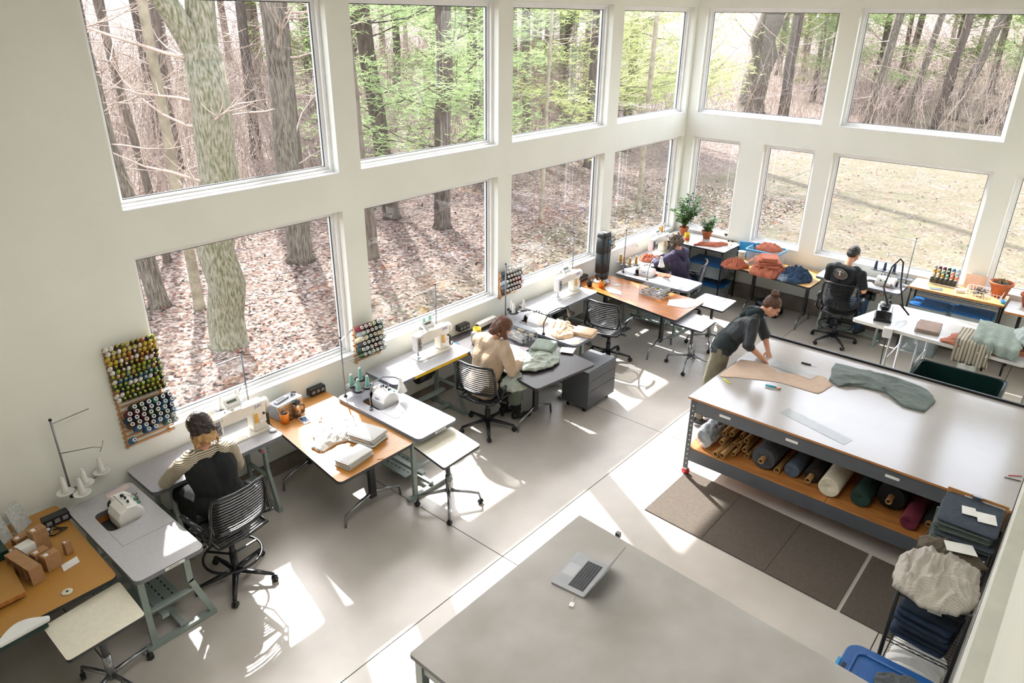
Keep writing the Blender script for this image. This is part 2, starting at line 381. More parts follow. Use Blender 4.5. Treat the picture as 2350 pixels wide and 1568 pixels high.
# ------------------------------------------------------------------ outside: ground, woods
def litter_mat():
    m = bpy.data.materials.new('leaf_litter_and_lawn'); m.use_nodes = True; n = m.node_tree.nodes; l = m.node_tree.links; p = n['Principled BSDF']; p.inputs['Roughness'].default_value = .9
    tc = n.new('ShaderNodeTexCoord')
    def noi(s, d=4):
        x = n.new('ShaderNodeTexNoise'); x.inputs['Scale'].default_value = s; x.inputs['Detail'].default_value = d; l.new(tc.outputs['Object'], x.inputs['Vector']); return x
    def ramp(src, els, const=False):
        r_ = n.new('ShaderNodeValToRGB'); cr = r_.color_ramp
        while len(cr.elements) < len(els): cr.elements.new(.5)
        for e_, (po, co) in zip(cr.elements, els): e_.position = po; e_.color = srgb(co) if not isinstance(co, float) else (co, co, co, 1)
        if const: cr.interpolation = 'CONSTANT'
        l.new(src, r_.inputs[0]); return r_
    def mix(fac, c1, c2):
        x = n.new('ShaderNodeMix'); x.data_type = 'RGBA'; l.new(fac, x.inputs[0]); l.new(c1, x.inputs[6]); l.new(c2, x.inputs[7]); return x.outputs[2]
    vo = n.new('ShaderNodeTexVoronoi'); vo.inputs['Scale'].default_value = 22; vo.inputs['Randomness'].default_value = 1
    nz = noi(6); va = n.new('ShaderNodeMix'); va.data_type = 'VECTOR'; va.inputs[0].default_value = .12
    l.new(tc.outputs['Object'], va.inputs[4]); l.new(nz.outputs['Color'], va.inputs[5]); l.new(va.outputs[1], vo.inputs['Vector'])
    sep = n.new('ShaderNodeSeparateColor'); l.new(vo.outputs['Color'], sep.inputs[0])
    leaves = ramp(sep.outputs[0], [(0, '#3a2c24'), (.15, '#705545'), (.38, '#8f7869'), (.66, '#a8978c'), (.92, '#784733')], True)
    grass = ramp(noi(30, 6).outputs['Fac'], [(.25, '#3a4126'), (.5, '#666542'), (.75, '#7f785b')])
    lawn = ramp(noi(14, 10).outputs['Fac'], [(.3, '#4a4029'), (.5, '#706548'), (.7, '#85795d')])
    sx = n.new('ShaderNodeSeparateXYZ'); l.new(tc.outputs['Object'], sx.inputs[0])
    # lawn lies beyond the back wall (x > 1, y < 4)
    def mr(src, a_, b_):
        x = n.new('ShaderNodeMapRange'); x.inputs[1].default_value = a_; x.inputs[2].default_value = b_; l.new(src, x.inputs[0]); return x.outputs[0]
    def math_(op, a_, b_):
        x = n.new('ShaderNodeMath'); x.operation = op; x.use_clamp = True
        for i, v in enumerate((a_, b_)):
            if isinstance(v, (int, float)): x.inputs[i].default_value = v
            else: l.new(v, x.inputs[i])
        return x.outputs[0]
    big = noi(.35, 5)
    L1 = math_('MULTIPLY', mr(sx.outputs[0], .0, 2.0), mr(sx.outputs[1], 5.2, 3.6)); L2 = math_('MULTIPLY', L1, mr(sx.outputs[0], 17, 13))
    L3 = math_('MULTIPLY', math_('ADD', L2, math_('MULTIPLY', math_('MULTIPLY', mr(sx.outputs[1], 4.6, 2.6), mr(sx.outputs[0], -5.5, -3.5)), .9)), math_('ADD', mr(big.outputs['Fac'], .3, .5), .35))
    moss = ramp(noi(1.3, 5).outputs['Fac'], [(.42, 0.0), (.58, 1.0)])
    lawn2 = mix(math_('MULTIPLY', moss.outputs[0], .45), lawn.outputs[0], grass.outputs[0])
    spots = ramp(noi(2.2, 3).outputs['Fac'], [(.44, 1.0), (.56, 0.0)])
    far = mix(math_('MULTIPLY', spots.outputs[0], .35), lawn2, leaves.outputs[0])
    colr = mix(L3, leaves.outputs[0], far)
    l.new(colr, p.inputs['Base Color'])
    bp = n.new('ShaderNodeBump'); bp.inputs['Strength'].default_value = .9; bp.inputs['Distance'].default_value = .05; l.new(sep.outputs[1], bp.inputs['Height']); l.new(bp.outputs[0], p.inputs['Normal'])
    return m
LIT = litter_mat()
def gz(x_, y_):
    d = max(0, y_-10)*.09 + max(0, x_-28)*.10*(1 if y_ < 60 else 1)
    d = min(d, 7)
    return -.32 + d + .10*noise.noise(Vector((x_*.25, y_*.25, 0)))*min(1, max(0, (max(y_, x_)-1)/4))
x = mb(LIT); N = 110; vs = []; fs = []
for i in range(N+1):
    for j in range(N+1): X_ = -40+i*1.15; Y_ = -45+j*1.15; vs.append((X_, Y_, gz(X_, Y_)-(.35 if (-13.5 < X_ < .25 and Y_ < .25 and Y_ > -9.3) else 0)))
for i in range(N):
    for j in range(N): fs.append((i*(N+1)+j, (i+1)*(N+1)+j, (i+1)*(N+1)+j+1, i*(N+1)+j+1))
x.add(vs, fs, True); struct('ground', x)

BARK = mat('grey_furrowed_bark', '#8f8577', .9, col2='#544b40', scale=16, stretch=(3, 3, .35), bump=1, bscale=30, detail=8, ramp=(.4, .6))
BARKG = mat('mossy_oak_bark', '#9a9282', .9, col2='#5a5c38', scale=16, stretch=(2.4, 2.4, .6), bump=1, bscale=40, detail=12, ramp=(.38, .64))
BARKD = mat('dark_pine_bark', '#75675d', .95, col2='#4c423a', scale=8, stretch=(3, 3, .6), bump=1, bscale=20, detail=8)
BARKY = mat('yellowish_bark', '#a19680', .9, col2='#7d7260', scale=6, bump=.8, bscale=25)
BARKB = mat('brown_bark', '#85766a', .9, col2='#5c4f45', scale=6, stretch=(3, 3, .6), bump=1, bscale=22)
TWIG = mat('pale_twig_bark', '#b5a397', .9, col2='#8c7a6e', scale=3)
NEED = mat('green_needles', '#7c9658', .8, col2='#a9b878', scale=1.5, ramp=(.3, .7))
NEEDY = mat('yellow_green_needles', '#a8b568', .8, col2='#c6c985', scale=1.5, ramp=(.3, .7))
def branch(x, p, d, L, r_, rn, depth, n=4):
    "wiggly branch with side twigs"
    pts = [p.copy()]; k = 5; dd = d.normalized()
    for i in range(k):
        dd = (dd + Vector((rn.uniform(-.22, .22), rn.uniform(-.22, .22), rn.uniform(-.12, .2)))).normalized(); pts.append(pts[-1]+dd*L/k)
    x.tube(pts, [r_*(1-.8*i/k) for i in range(k+1)], n, cap=False)
    if depth:
        for i in range(rn.randint(3, 5)):
            t = rn.randint(1, k); q = pts[t]; s_ = (dd + Vector((rn.uniform(-1, 1), rn.uniform(-1, 1), rn.uniform(-.3, .7)))).normalized()
            branch(x, q, s_, L*rn.uniform(.35, .6), r_*.45, rn, depth-1, 3)
    return pts
def trunk_path(base, top, rb, rt, rn, wob=.06, k=9):
    b_, t_ = Vector(base), Vector(top); pts = []; rs = []
    for i in range(k+1):
        t = i/k; pts.append(b_.lerp(t_, t) + Vector((rn.uniform(-wob, wob), rn.uniform(-wob, wob), 0))*(0 if i == 0 else 1)); rs.append(rb+(rt-rb)*t)
    rs[0] *= 1.35; pts.insert(1, pts[0].lerp(pts[1], .18)); rs.insert(1, rb*1.04); return pts, rs
def tree(label, base, top, rb, rt, bark, br=0, brr=(.8, 2.2), seed=1, zmin=.3, group=None, name='bare_tree', twigm=None, foliage=None, fork=None, brl=1):
    rn = random.Random(seed); e = thing(name, label, 'tree', (base[0], base[1], gz(base[0], base[1])-.05), 0, group)
    o_ = Vector(e.location); pts, rs = trunk_path((0, 0, 0), Vector(top)-o_, rb, rt, rn, wob=rb*.25)
    x = mb(bark)
    if fork: x.tube(pts[:-1], rs[:-1], 18); x.ball(pts[-2], rs[-2]*.99, rs[-2]*.95, rs[-2]*1.5, 18, 10)
    else: x.tube(pts, rs, 14)
    if fork:
        for (tp, r1, r2) in fork: q, s_ = trunk_path(pts[-2], Vector(tp)-o_, r1, r2, rn, wob=r1*.3, k=5); s_[0] = r1; x.tube(q, s_, 12)
    obj('trunk', x, None, e)
    tips = []
    if br:
        x = mb(twigm or TWIG); H = pts[-1].z
        for i in range(br):
            t = rn.uniform(zmin, 1); j = min(len(pts)-2, int(t*(len(pts)-1))); q = pts[j].lerp(pts[j+1], t*(len(pts)-1)-j)
            an = rn.uniform(0, 2*PI); d = Vector((math.cos(an), math.sin(an), rn.uniform(-.1, .5)))
            tips.append(branch(x, q, d, rn.uniform(*brr), max(.009, min(.03, rb*.10)), rn, brl))
        obj('branches', x, None, e)
    if foliage:
        x = mb(foliage[0]); cnt = foliage[1]
        for i in range(cnt):
            bp_ = rn.choice(tips); t = rn.uniform(.2, 1)*(len(bp_)-1); j = min(len(bp_)-2, int(t)); q = bp_[j].lerp(bp_[j+1], t-j)
            q = q + Vector((rn.gauss(0, .22), rn.gauss(0, .22), rn.gauss(-.03, .10)))*foliage[2]
            for h in range(5):
                d = Vector((rn.gauss(0, 1), rn.gauss(0, 1), rn.gauss(0, .5))).normalized()*rn.uniform(.06, .13)*foliage[2]; s_ = d.orthogonal().normalized()*.006*foliage[2]
                x.add([q-s_, q+s_, q+d+s_*.3, q+d-s_*.3], [(0, 1, 2, 3)])
        obj('needles', x, None, e)
    return e
g = None
oak = tree('big mossy oak with forked trunk close outside the tallest left windows', (-6.33, 3.94), (-6.02, 3.9, 4.15), .265, .25, BARKG, 10, (1, 2.4), 3, .45, fork=[((-7.9, 4.15, 7.2), .16, .11), ((-5.55, 3.85, 7.4), .19, .15)], name='oak_tree')
x = mb(BARKG); x.T = Matrix.Translation((.33, -.17, 2.75)) @ Matrix.Rotation(R(-25), 4, 'Z') @ Matrix.Scale(1.7, 4, (0, 0, 1)); x.torus((0, 0, 0), .065, .026, 22, 8, 'Y'); x.use(mat('knot_hollow', '#3a2f27', .95)).lathe([(.001, 0), (.001, .001)], 4); x.ball((0, .02, 0), .05, .02, .05); obj('knot', x, None, oak)
tree('dark straight trunk right of the big oak seen through the first windows', (-3.24, 6.59), (-3.3, 6.6, 9), .24, .17, BARK, 22, (1, 2.8), 4, .25, brl=2)
tree('slim leaning grey trunk left of the big oak with its foot in leaves', (-6.31, 6.2), (-7.2, 6.0, 8), .155, .12, BARK, 18, (.8, 2.4), 5, .2, brl=2)
tree('thin pale trunk just left of the big oak', (-5.91, 5.62), (-6.0, 5.5, 8), .088, .06, BARKY, 18, (.8, 2.2), 6, .2, brl=2)
tree('small brown sapling trunk behind the slim leaning one', (-5.1, 8.41), (-5.6, 8.6, 8), .075, .06, BARKB, 10, (.7, 1.6), 7)
tree('leftmost thick grey trunk by the edge of the first upper window', (-7.6, 6.7), (-8.3, 6.6, 8), .16, .13, BARK, 18, (.8, 2.4), 8, .25, brl=2)
tree('broad brown trunk near the left edge of the first upper window', (-6.75, 8.3), (-7.4, 8.3, 9), .20, .15, BARKB, 18, (.8, 2.6), 9, .25, brl=2)
tree('pale double trunk between the brown trunk and the thin pale one', (-5.8, 8.9), (-6.2, 9, 9), .11, .09, BARKY, 10, (.8, 2), 10, .3)
tree('thin orange-brown trunk touching the dark straight trunk', (-2.6, 7.3), (-2.4, 7.4, 9), .09, .07, BARKB, 10, (.8, 2), 11, .3)
tree('short leaning trunk at the right edge of the first lower window', (-2.2, 5.6), (-2.4, 5.9, 7), .14, .1, BARKB, 6, (.8, 1.6), 12, .5)
tree('old pine with wide dark trunk in the middle of the second upper window', (.33, 6.13), (.80, 6.3, 7.0), .19, .16, BARKD, 26, (1.6, 3.2), 13, .28, name='pine_tree', twigm=BARKD, foliage=(NEED, 2600, 1.3))
tree('dark pine trunk at the left edge of the second upper window', (.19, 7.74), (-.5, 7.9, 7.2), .2, .16, BARKD, 24, (1.4, 3), 14, .3, name='pine_tree', twigm=BARKD, foliage=(NEED, 2400, 1.3))
tree('thin crooked sapling in the third window over the lawn edge', (2.36, 4.82), (2.8, 4.9, 7), .05, .03, BARKY, 18, (.6, 1.8), 15, .4)
tree('yellowish sapling standing in the fourth window by the corner', (5.13, 3.75), (5.5, 3.9, 7), .07, .05, BARKY, 10, (.6, 1.4), 16, .4)
tree('feathery pine filling the third upper window', (4.6, 9.0), (4.4, 9.2, 7.5), .16, .1, BARKD, 34, (1.8, 3.6), 17, .18, name='pine_tree', twigm=BARKD, foliage=(NEED, 3600, 1.5))
tree('bright hemlock crowding the fourth upper window', (9.2, 8.2), (9.2, 8.2, 8), .16, .1, BARKD, 44, (1.8, 4.0), 18, .2, name='pine_tree', twigm=BARKD, foliage=(NEEDY, 5200, 1.7))
tree('drooping hemlock behind the corner of the two window walls', (12.5, 8.8), (12.5, 8.8, 8), .18, .1, BARKD, 40, (1.8, 3.6), 19, .25, name='pine_tree', twigm=BARKD, foliage=(NEEDY, 4600, 1.8))
tree('large forked oak at the far lawn edge with an orange-lit limb', (26.96, 10.31), (27.3, 9.9, 6.2), .72, .55, BARK, 14, (2, 5), 20, .3, fork=[((25.7, 12.4, 12), .38, .2), ((28.5, 8.5, 12), .45, .2), ((28.2, 5.4, 11.5), .3, .16)], name='oak_tree')
tree('black slender trunk right of the large forked oak', (25.93, 8.15), (26.2, 8.3, 12), .26, .18, BARKD, 10, (1.5, 4), 21)
tree('light green pine at the left of the first back upper window', (22, 10.9), (22, 10.9, 7), .2, .08, BARKD, 40, (1.4, 3.2), 22, .05, name='pine_tree', twigm=BARKD, foliage=(NEEDY, 3000, 2.2))
for i, (X_, Y_, dx, r_, lb) in enumerate(((27.35, 4.54, .5, .22, 'greyish leaning trunk nearest the left jamb of the last upper window'), (38.11, 5.93, .4, .2, 'far thin trunk behind the leaning greyish one'), (28.77, 3.14, .5, .17, 'dark slender trunk in the middle of the last upper window'), (27.19, 1.64, .4, .2, 'purplish trunk beside the dark slender one'), (30.37, 1.57, 1.2, .22, 'pale barked trunk with frilly twigs in the last upper window'))):
    tree(lb, (X_, Y_), (X_+dx, Y_-dx*2, 12), r_, r_*.6, (BARK, BARKD)[i % 2], 22, (1.5, 4.5), 30+i, .15, brl=1)
tree('wide bare tree behind the room corner shading the lawn', (14.5, 7.5), (14.2, 7.2, 13), .3, .14, BARK, 34, (2.5, 5.5), 77, .45, brl=2)
x = mb(BARKD); x.tube([(29.2, .1, .0), (30.2, -1.2, 1.8), (31.0, -2.2, 3.2)], [.13, .1, .07], 8); tag(obj('fallen_tree', x), 'dark fallen trunk leaning at a slant in the woods beyond the lawn', 'tree')
# the wood behind: a few shapes copied around
protos = []
for i in range(4): protos.append(tree('bare tree deep in the wood behind the first and third windows', (-4+i*2.5, 15), (-4+i*2.5+.3, 15.2, 13), .16, .09, (BARK, BARKB, BARKD, BARK)[i], 26, (1.6, 4), 50+i, .12, 'bare trees deep in the wood'))
pp = tree('green pine in the wood beyond the lawn', (33, 6), (33, 6, 12), .2, .08, BARKD, 46, (1.5, 3.4), 60, .18, 'pines beyond the lawn', 'pine_tree', BARKD, (NEED, 4200, 2.2))
rn = random.Random(5)
def place(p_, X_, Y_, lab, grp): 
    o = dup(p_, (X_, Y_, gz(X_, Y_)-.05), rn.uniform(0, 6.2), lab, grp); s_ = rn.uniform(.8, 1.25); o.scale = (s_, s_, s_); return o
for i in range(64):
    t = rn.uniform(-1, 1); X_ = rn.uniform(-12, 26); Y_ = rn.uniform(11, 36)
    if X_ > 18 and Y_ < 14: Y_ += 8
    place(protos[i % 4], X_, Y_, 'bare tree deep in the wood behind the left window wall', 'bare trees deep in the wood')
for i in range(40): place(protos[i % 4], rn.uniform(31, 62), rn.uniform(-14, 18), 'bare tree standing in the wood beyond the back lawn', 'bare trees beyond the back lawn')
for i in range(12): place(pp, rn.uniform(31, 48), rn.uniform(-9, 14), 'green pine in the wood beyond the back lawn', 'pines beyond the lawn')
for X_, Y_ in ((7.5, 13.5), (11, 15), (15, 13.5), (18, 16), (6, 19)): place(pp, X_, Y_, 'green pine in the wood behind the left window wall', 'pines behind the left windows')
pp['label'] = 'green pine in the wood beyond the back lawn'
for p_ in protos: p_['label'] = 'bare tree deep in the wood behind the left window wall'
# undergrowth nobody could count
x = mb(TWIG)
for i in range(8000):
    if i % 3: q = Vector((rn.uniform(-11, 22), rn.uniform(8.5, 30), 0))
    else: q = Vector((rn.uniform(24, 50), rn.uniform(-10, 14), 0))
    q.z = gz(q.x, q.y); h = rn.uniform(.8, 4.2); d = Vector((rn.uniform(-.5, .5), rn.uniform(-.5, .5), 1)).normalized()
    m1 = q+d*h*.5+Vector((rn.uniform(-.15, .15), rn.uniform(-.15, .15), 0)); m2 = q+d*h+Vector((rn.uniform(-.5, .5), rn.uniform(-.5, .5), 0))
    x.tube([q, m1, m2], [.011, .008, .003], 3, cap=False)
    for k in range(3):
        s_ = q.lerp(m2, rn.uniform(.3, .9)); x.tube([s_, s_+Vector((rn.uniform(-.5, .5), rn.uniform(-.5, .5), rn.uniform(0, .6)))], [.007, .003], 3, cap=False)
tag(obj('undergrowth', x), 'tangle of bare pale twigs covering the woodland floor', 'undergrowth', kind='stuff')
# dry leaves lying loose near the building
x = mb()
LF = [mat('dry_leaf_%s' % k, v, .8) for k, v in (('tan', '#a88b79'), ('rust', '#8a5038'), ('pale', '#c4b3a8'), ('brown', '#6b5142'))]
for i in range(16000):
    if i % 10: q = Vector((rn.uniform(-10, 9), .5+abs(rn.gauss(0, 4.5)), 0))
    else: q = Vector((rn.uniform(.6, 16), rn.uniform(-6, 4), 0))
    q.z = gz(q.x, q.y)+.02; an = rn.uniform(0, 6.3); s_ = rn.uniform(.025, .05); t = Vector((math.cos(an), math.sin(an), rn.uniform(-.5, .5)))*s_; u_ = Vector((-math.sin(an), math.cos(an), rn.uniform(-.5, .5)))*s_*.6
    x.use(LF[rn.choice((0, 0, 1, 2, 2, 3))]); x.add([q-t, q-u_, q+t+Vector((0, 0, .015)), q+u_], [(0, 1, 2), (0, 2, 3)])
tag(obj('fallen_leaves', x), 'scatter of dry curled leaves on the ground outside', 'leaves', kind='stuff')

# true woodland reflectances are low: scale the outdoor colours as a set
def dim(m, k):
    for n_ in m.node_tree.nodes:
        if n_.type == 'VALTORGB' and len({round(c_, 3) for e_ in n_.color_ramp.elements for c_ in e_.color[:3]}) > 2:
            for e_ in n_.color_ramp.elements: e_.color = [min(1, c_*k) for c_ in e_.color[:3]]+[1]
for m_ in [LIT]+LF: dim(m_, .52)
for m_ in (BARK, BARKG, BARKD, BARKB): dim(m_, .66)
for m_ in (BARKY,): dim(m_, .8)
for m_ in (NEED, NEEDY): dim(m_, .95)
# ------------------------------------------------------------------ furniture builders
def plate_hole(x, outer, inner, z0, z1, mtop, medge):
    "flat board with rounded outline and an opening"
    bm = bmesh.new(); loops = []
    for poly in (outer, inner):
        vs = [bm.verts.new((p[0], p[1], z1)) for p in poly]; loops.append(vs)
        for i in range(len(vs)): bm.edges.new((vs[i], vs[(i+1) % len(vs)]))
    bmesh.ops.triangle_fill(bm, edges=bm.edges[:], use_beauty=True)
    vs = [v.co.copy() for v in bm.verts]; bm.verts.index_update(); fs = []
    for f_ in bm.faces:
        if f_.normal.z < 0: f_.normal_flip()
        fs.append([v.index for v in f_.verts])
    bm.free(); x.use(mtop).add(vs, fs)
    x.add([(v.x, v.y, z0) for v in vs], [f_[::-1] for f_ in fs])
    x.use(medge)
    for poly, s_ in ((outer, 1), (inner, -1)):
        n = len(poly); q = [(p[0], p[1], z0) for p in poly]+[(p[0], p[1], z1) for p in poly]
        x.add(q, [(i, (i+1) % n, n+(i+1) % n, n+i)[::s_] for i in range(n)])
def top_slab(x, poly, z0, z1, mtop, medge):
    n = len(poly)
    x.use(mtop).add([(p[0], p[1], z1) for p in poly], [tuple(range(n))])
    x.use(medge).add([(p[0], p[1], z0) for p in poly], [tuple(range(n-1, -1, -1))])
    x.add([(p[0], p[1], z0) for p in poly]+[(p[0], p[1], z1) for p in poly], [(i, (i+1) % n, n+(i+1) % n, n+i) for i in range(n)])
def caster(x, cx, cy, r=.028, an=0):
    dx, dy = math.cos(an)*.013, math.sin(an)*.013
    for s_ in (-1, 1): x.cyl((cx+dx*s_*.4, cy+dy*s_*.4, r), (cx+dx*s_*1.3, cy+dy*s_*1.3, r), r, n=14)
    x.cyl((cx, cy, r), (cx, cy, r*2.3), .009, n=8)
def sewing_table(label, loc, rz, L=1.2, W=.5, h=.76, hole=True, legs=True, measure=False, text=None, group='industrial sewing tables'):
    "long axis X, operator side -Y, machine nearer +X; origin on the floor at the centre"
    t = thing('sewing_table', label, 'table', loc, rz, None); x0, x1, y0, y1 = -L/2, L/2, -W/2, W/2
    x = mb()
    if hole:
        hx0, hx1, hy0, hy1 = .06, .36, -.11, .14
        inner = rrect(hx0, hx1, hy0, hy1, .05)[::-1]
        plate_hole(x, rrect(x0, x1, y0, y1, .05), inner, h-.035, h, LAM, LAMEDGE)
    else: top_slab(x, rrect(x0, x1, y0, y1, .05), h-.035, h, LAM, LAMEDGE)
    obj('tabletop', x, None, t)
    if hole:
        obj('drip_pan', mb(DGREY).box(.055, .365, -.115, .145, h-.10, h-.095).use(PLY).box(.055, .365, -.115, -.11, h-.095, h-.036).box(.055, .365, .14, .145, h-.095, h-.036).box(.05, .055, -.115, .145, h-.095, h-.036).box(.365, .37, -.115, .145, h-.095, h-.036), None, t)
        obj('insert_seam', mb(mat('seam_line', '#5a5a60', .8)).box(-.16, -.158, y0+.01, .14, h, h+.0006).box(-.16, .06, .139, .141, h, h+.0006), None, t)
    if measure:
        obj('measuring_tape', mb(YELL).box(x0+.28, x1-.08, y0-.004, y0-.001, h-.034, h-.004), None, t, )
    if text:
        obj('label_strip', mb(PAPER).box(x0-.003, x0-.0005, -.09, .05, h-.030, h-.008), None, t)
        obj('label_text', text_mb(text, .018, BLKM, fr((x0-.0035, -.02, h-.019), (0, -1, 0), (0, 0, 1))), None, t)
    for s_ in (-1, 1):
        X_ = s_*(L/2-.17); g_ = mb(GREYM)
        g_.bar((X_, y1-.07, h-.04), (X_, y1-.07, .02), .045, .03)
        g_.bar((X_, y0+.09, h-.04), (X_, y0+.09, .40), .045, .03); g_.bar((X_, y0+.09, .415), (X_, y0-.03, .02), .045, .03)
        g_.bar((X_, y0+.05, h-.055), (X_, y1-.05, h-.055), .04, .03); g_.bar((X_, y0+.07, .33), (X_, y1-.07, .33), .035, .02); g_.bar((X_, y0-.05, .02), (X_, y1+.02, .02), .045, .04)
        for zz in (.05, .38): g_.use(STEEL).cyl((X_-s_*0+.024, y0+.09, h-.12-zz*.1), (X_+.034, y0+.09, h-.12-zz*.1), .009, n=8).use(GREYM)
        obj('leg_frame', g_, None, t)
    obj('stretcher', mb(GREYM).bar((-(L/2-.17), .06, .22), (L/2-.17, .06, .22), .05, .03).bar((-(L/2-.17), -.04, .06), (L/2-.17, -.04, .06), .04, .03), None, t)
    x = mb(GREYM); x.box(-.2, .2, -.17, .1, .085, .095)
    x.use(BLKM)
    for i in range(6):
        for j in range(3): x.box(-.17+i*.06, -.14+i*.06, -.13+j*.075, -.12+j*.075, .0955, .0965)
    obj('treadle', x, None, t)
    obj('motor', mb(BLK).cyl((-.02, .05, h-.22), (.16, .05, h-.22), .085, n=20).use(DGREY).cyl((.16, .05, h-.22), (.22, .05, h-.22), .06, n=18).box(0, .12, 0, .1, h-.15, h-.036), None, t)
    x = mb(GREYM); x.box(L/2-.24, L/2-.2, y0+.01, y0+.07, h-.1, h-.036); x.use(REDP).box(L/2-.237, L/2-.22, y0+.004, y0+.01, h-.09, h-.06)
    obj('power_switch', x, None, t)
    return t
def thread_stand(label, loc, h=.7, arms=((.02, .34), (-.02, .2)), discs=(), rz=0):
    "loc on the table; pole, telescoping top arm, guide arm, spool plates on brackets"
    t = thing('thread_stand', label, 'thread stand', loc, rz)
    obj('pole', mb(STEEL).cyl((0, 0, 0), (0, 0, h), .008, n=10).use(BLK).cyl((0, 0, h), (0, 0, h+.015), .011, n=10).cyl((0, 0, 0), (0, 0, .012), .02, n=12), None, t)
    (ax, ay), (bx, by) = arms
    obj('upper_arm', mb(CHROME).bar((0, 0, h-.03), (ax, ay, h-.01), .010, .006), None, t)
    obj('guide_arm', mb(CHROME).tube([(0, 0, h*.58), (bx*.8, by*.8, h*.57), (bx, by, h*.54)], .004, 6).tube([(bx-.02, by, h*.5), (bx, by, h*.54), (bx+.03, by+.03, h*.60)], .003, 5), None, t)
    for (dx, dy, dz) in discs:
        x = mb(CHROME); x.tube([(0, 0, dz-.03), (dx*.6, dy*.6, dz-.03), (dx, dy, dz-.02)], .004, 6)
        x.use(BLK if discs[0][2] < 5 and label.find('white plates') < 0 else WHITEP).lathe([(.02, dz-.02), (.062, dz-.003), (.065, dz+.002), (.06, dz), (.0, dz-.006)], 22, (dx, dy, 0))
        obj('spool_plate', x, None, t)
    return t
THREADS = {'white': '#e9e7e1', 'teal': '#7fb0a3', 'mustard': '#b28a34', 'grey': '#6f757d', 'navy': '#1d2d48', 'cream': '#d8c9a4', 'lime': '#8a9a35', 'brown': '#4b3024',
 'tan': '#a98050', 'orange': '#b3642a', 'yellow': '#cfa940', 'rust': '#84361f', 'olive': '#6a6a2c', 'green': '#3e5d2c', 'darkgreen': '#1f3a28', 'blue': '#3c6a90', 'teal2': '#2b6f6c',
 'red': '#7c1f2c', 'maroon': '#54202c', 'charcoal': '#3c4143', 'silver': '#9aa3a6', 'sage': '#6e8f80', 'pink': '#cf8d70', 'black': '#1b1c20', 'peach': '#cc7f62', 'lightblue': '#9bb0c8'}
CNAME = {'teal2': 'deep teal', 'darkgreen': 'dark green', 'lightblue': 'pale blue'}
def tm(k): return mat('thread_'+k, THREADS[k], .75, bump=.25, scale=60, stretch=(.1, .1, 6), bscale=200)
_sp = {}
def spool_mesh(kind, col, cap='white'):
    key = (kind, col, cap)
    if key in _sp: return _sp[key]
    x = mb(tm(col)); CP = mat('spool_cap_'+cap, {'white': '#ece9e2', 'lime': '#b9c23a', 'grey': '#8b8f92'}[cap], .5)
    if kind == 'cone':
        x.lathe([(.024, .008), (.0235, .02), (.016, .115), (.012, .12)], 16); x.use(CP).lathe([(.026, 0), (.026, .008), (.02, .009)], 16).lathe([(.0115, .118), (.010, .132), (.006, .132), (.006, .118)], 12)
    elif kind == 'big':
        x.lathe([(.023, .006), (.023, .07), (.015, .09)], 14); x.use(CP).lathe([(.024, 0), (.024, .006)], 14).lathe([(.015, .088), (.013, .097), (.007, .097), (.007, .086)], 14)
    else:
        x.lathe([(.0135, .004), (.0145, .012), (.0125, .045), (.010, .05)], 12); x.use(CP).lathe([(.008, .05), (.008, .0525), (.004, .0525), (.004, .049)], 12)
    _sp[key] = x.mesh('thread_spool'); return _sp[key]
def spool(kind, col, loc, label, group, cap='white', rot=None, name='thread_spool', s=1):
    o = bpy.data.objects.new(name, spool_mesh(kind, col, cap)); C.objects.link(o); o.location = loc
    if rot: o.rotation_euler = rot
    if s != 1: o.scale = (s, s, s)
    return tag(o, label, 'thread spool', group)
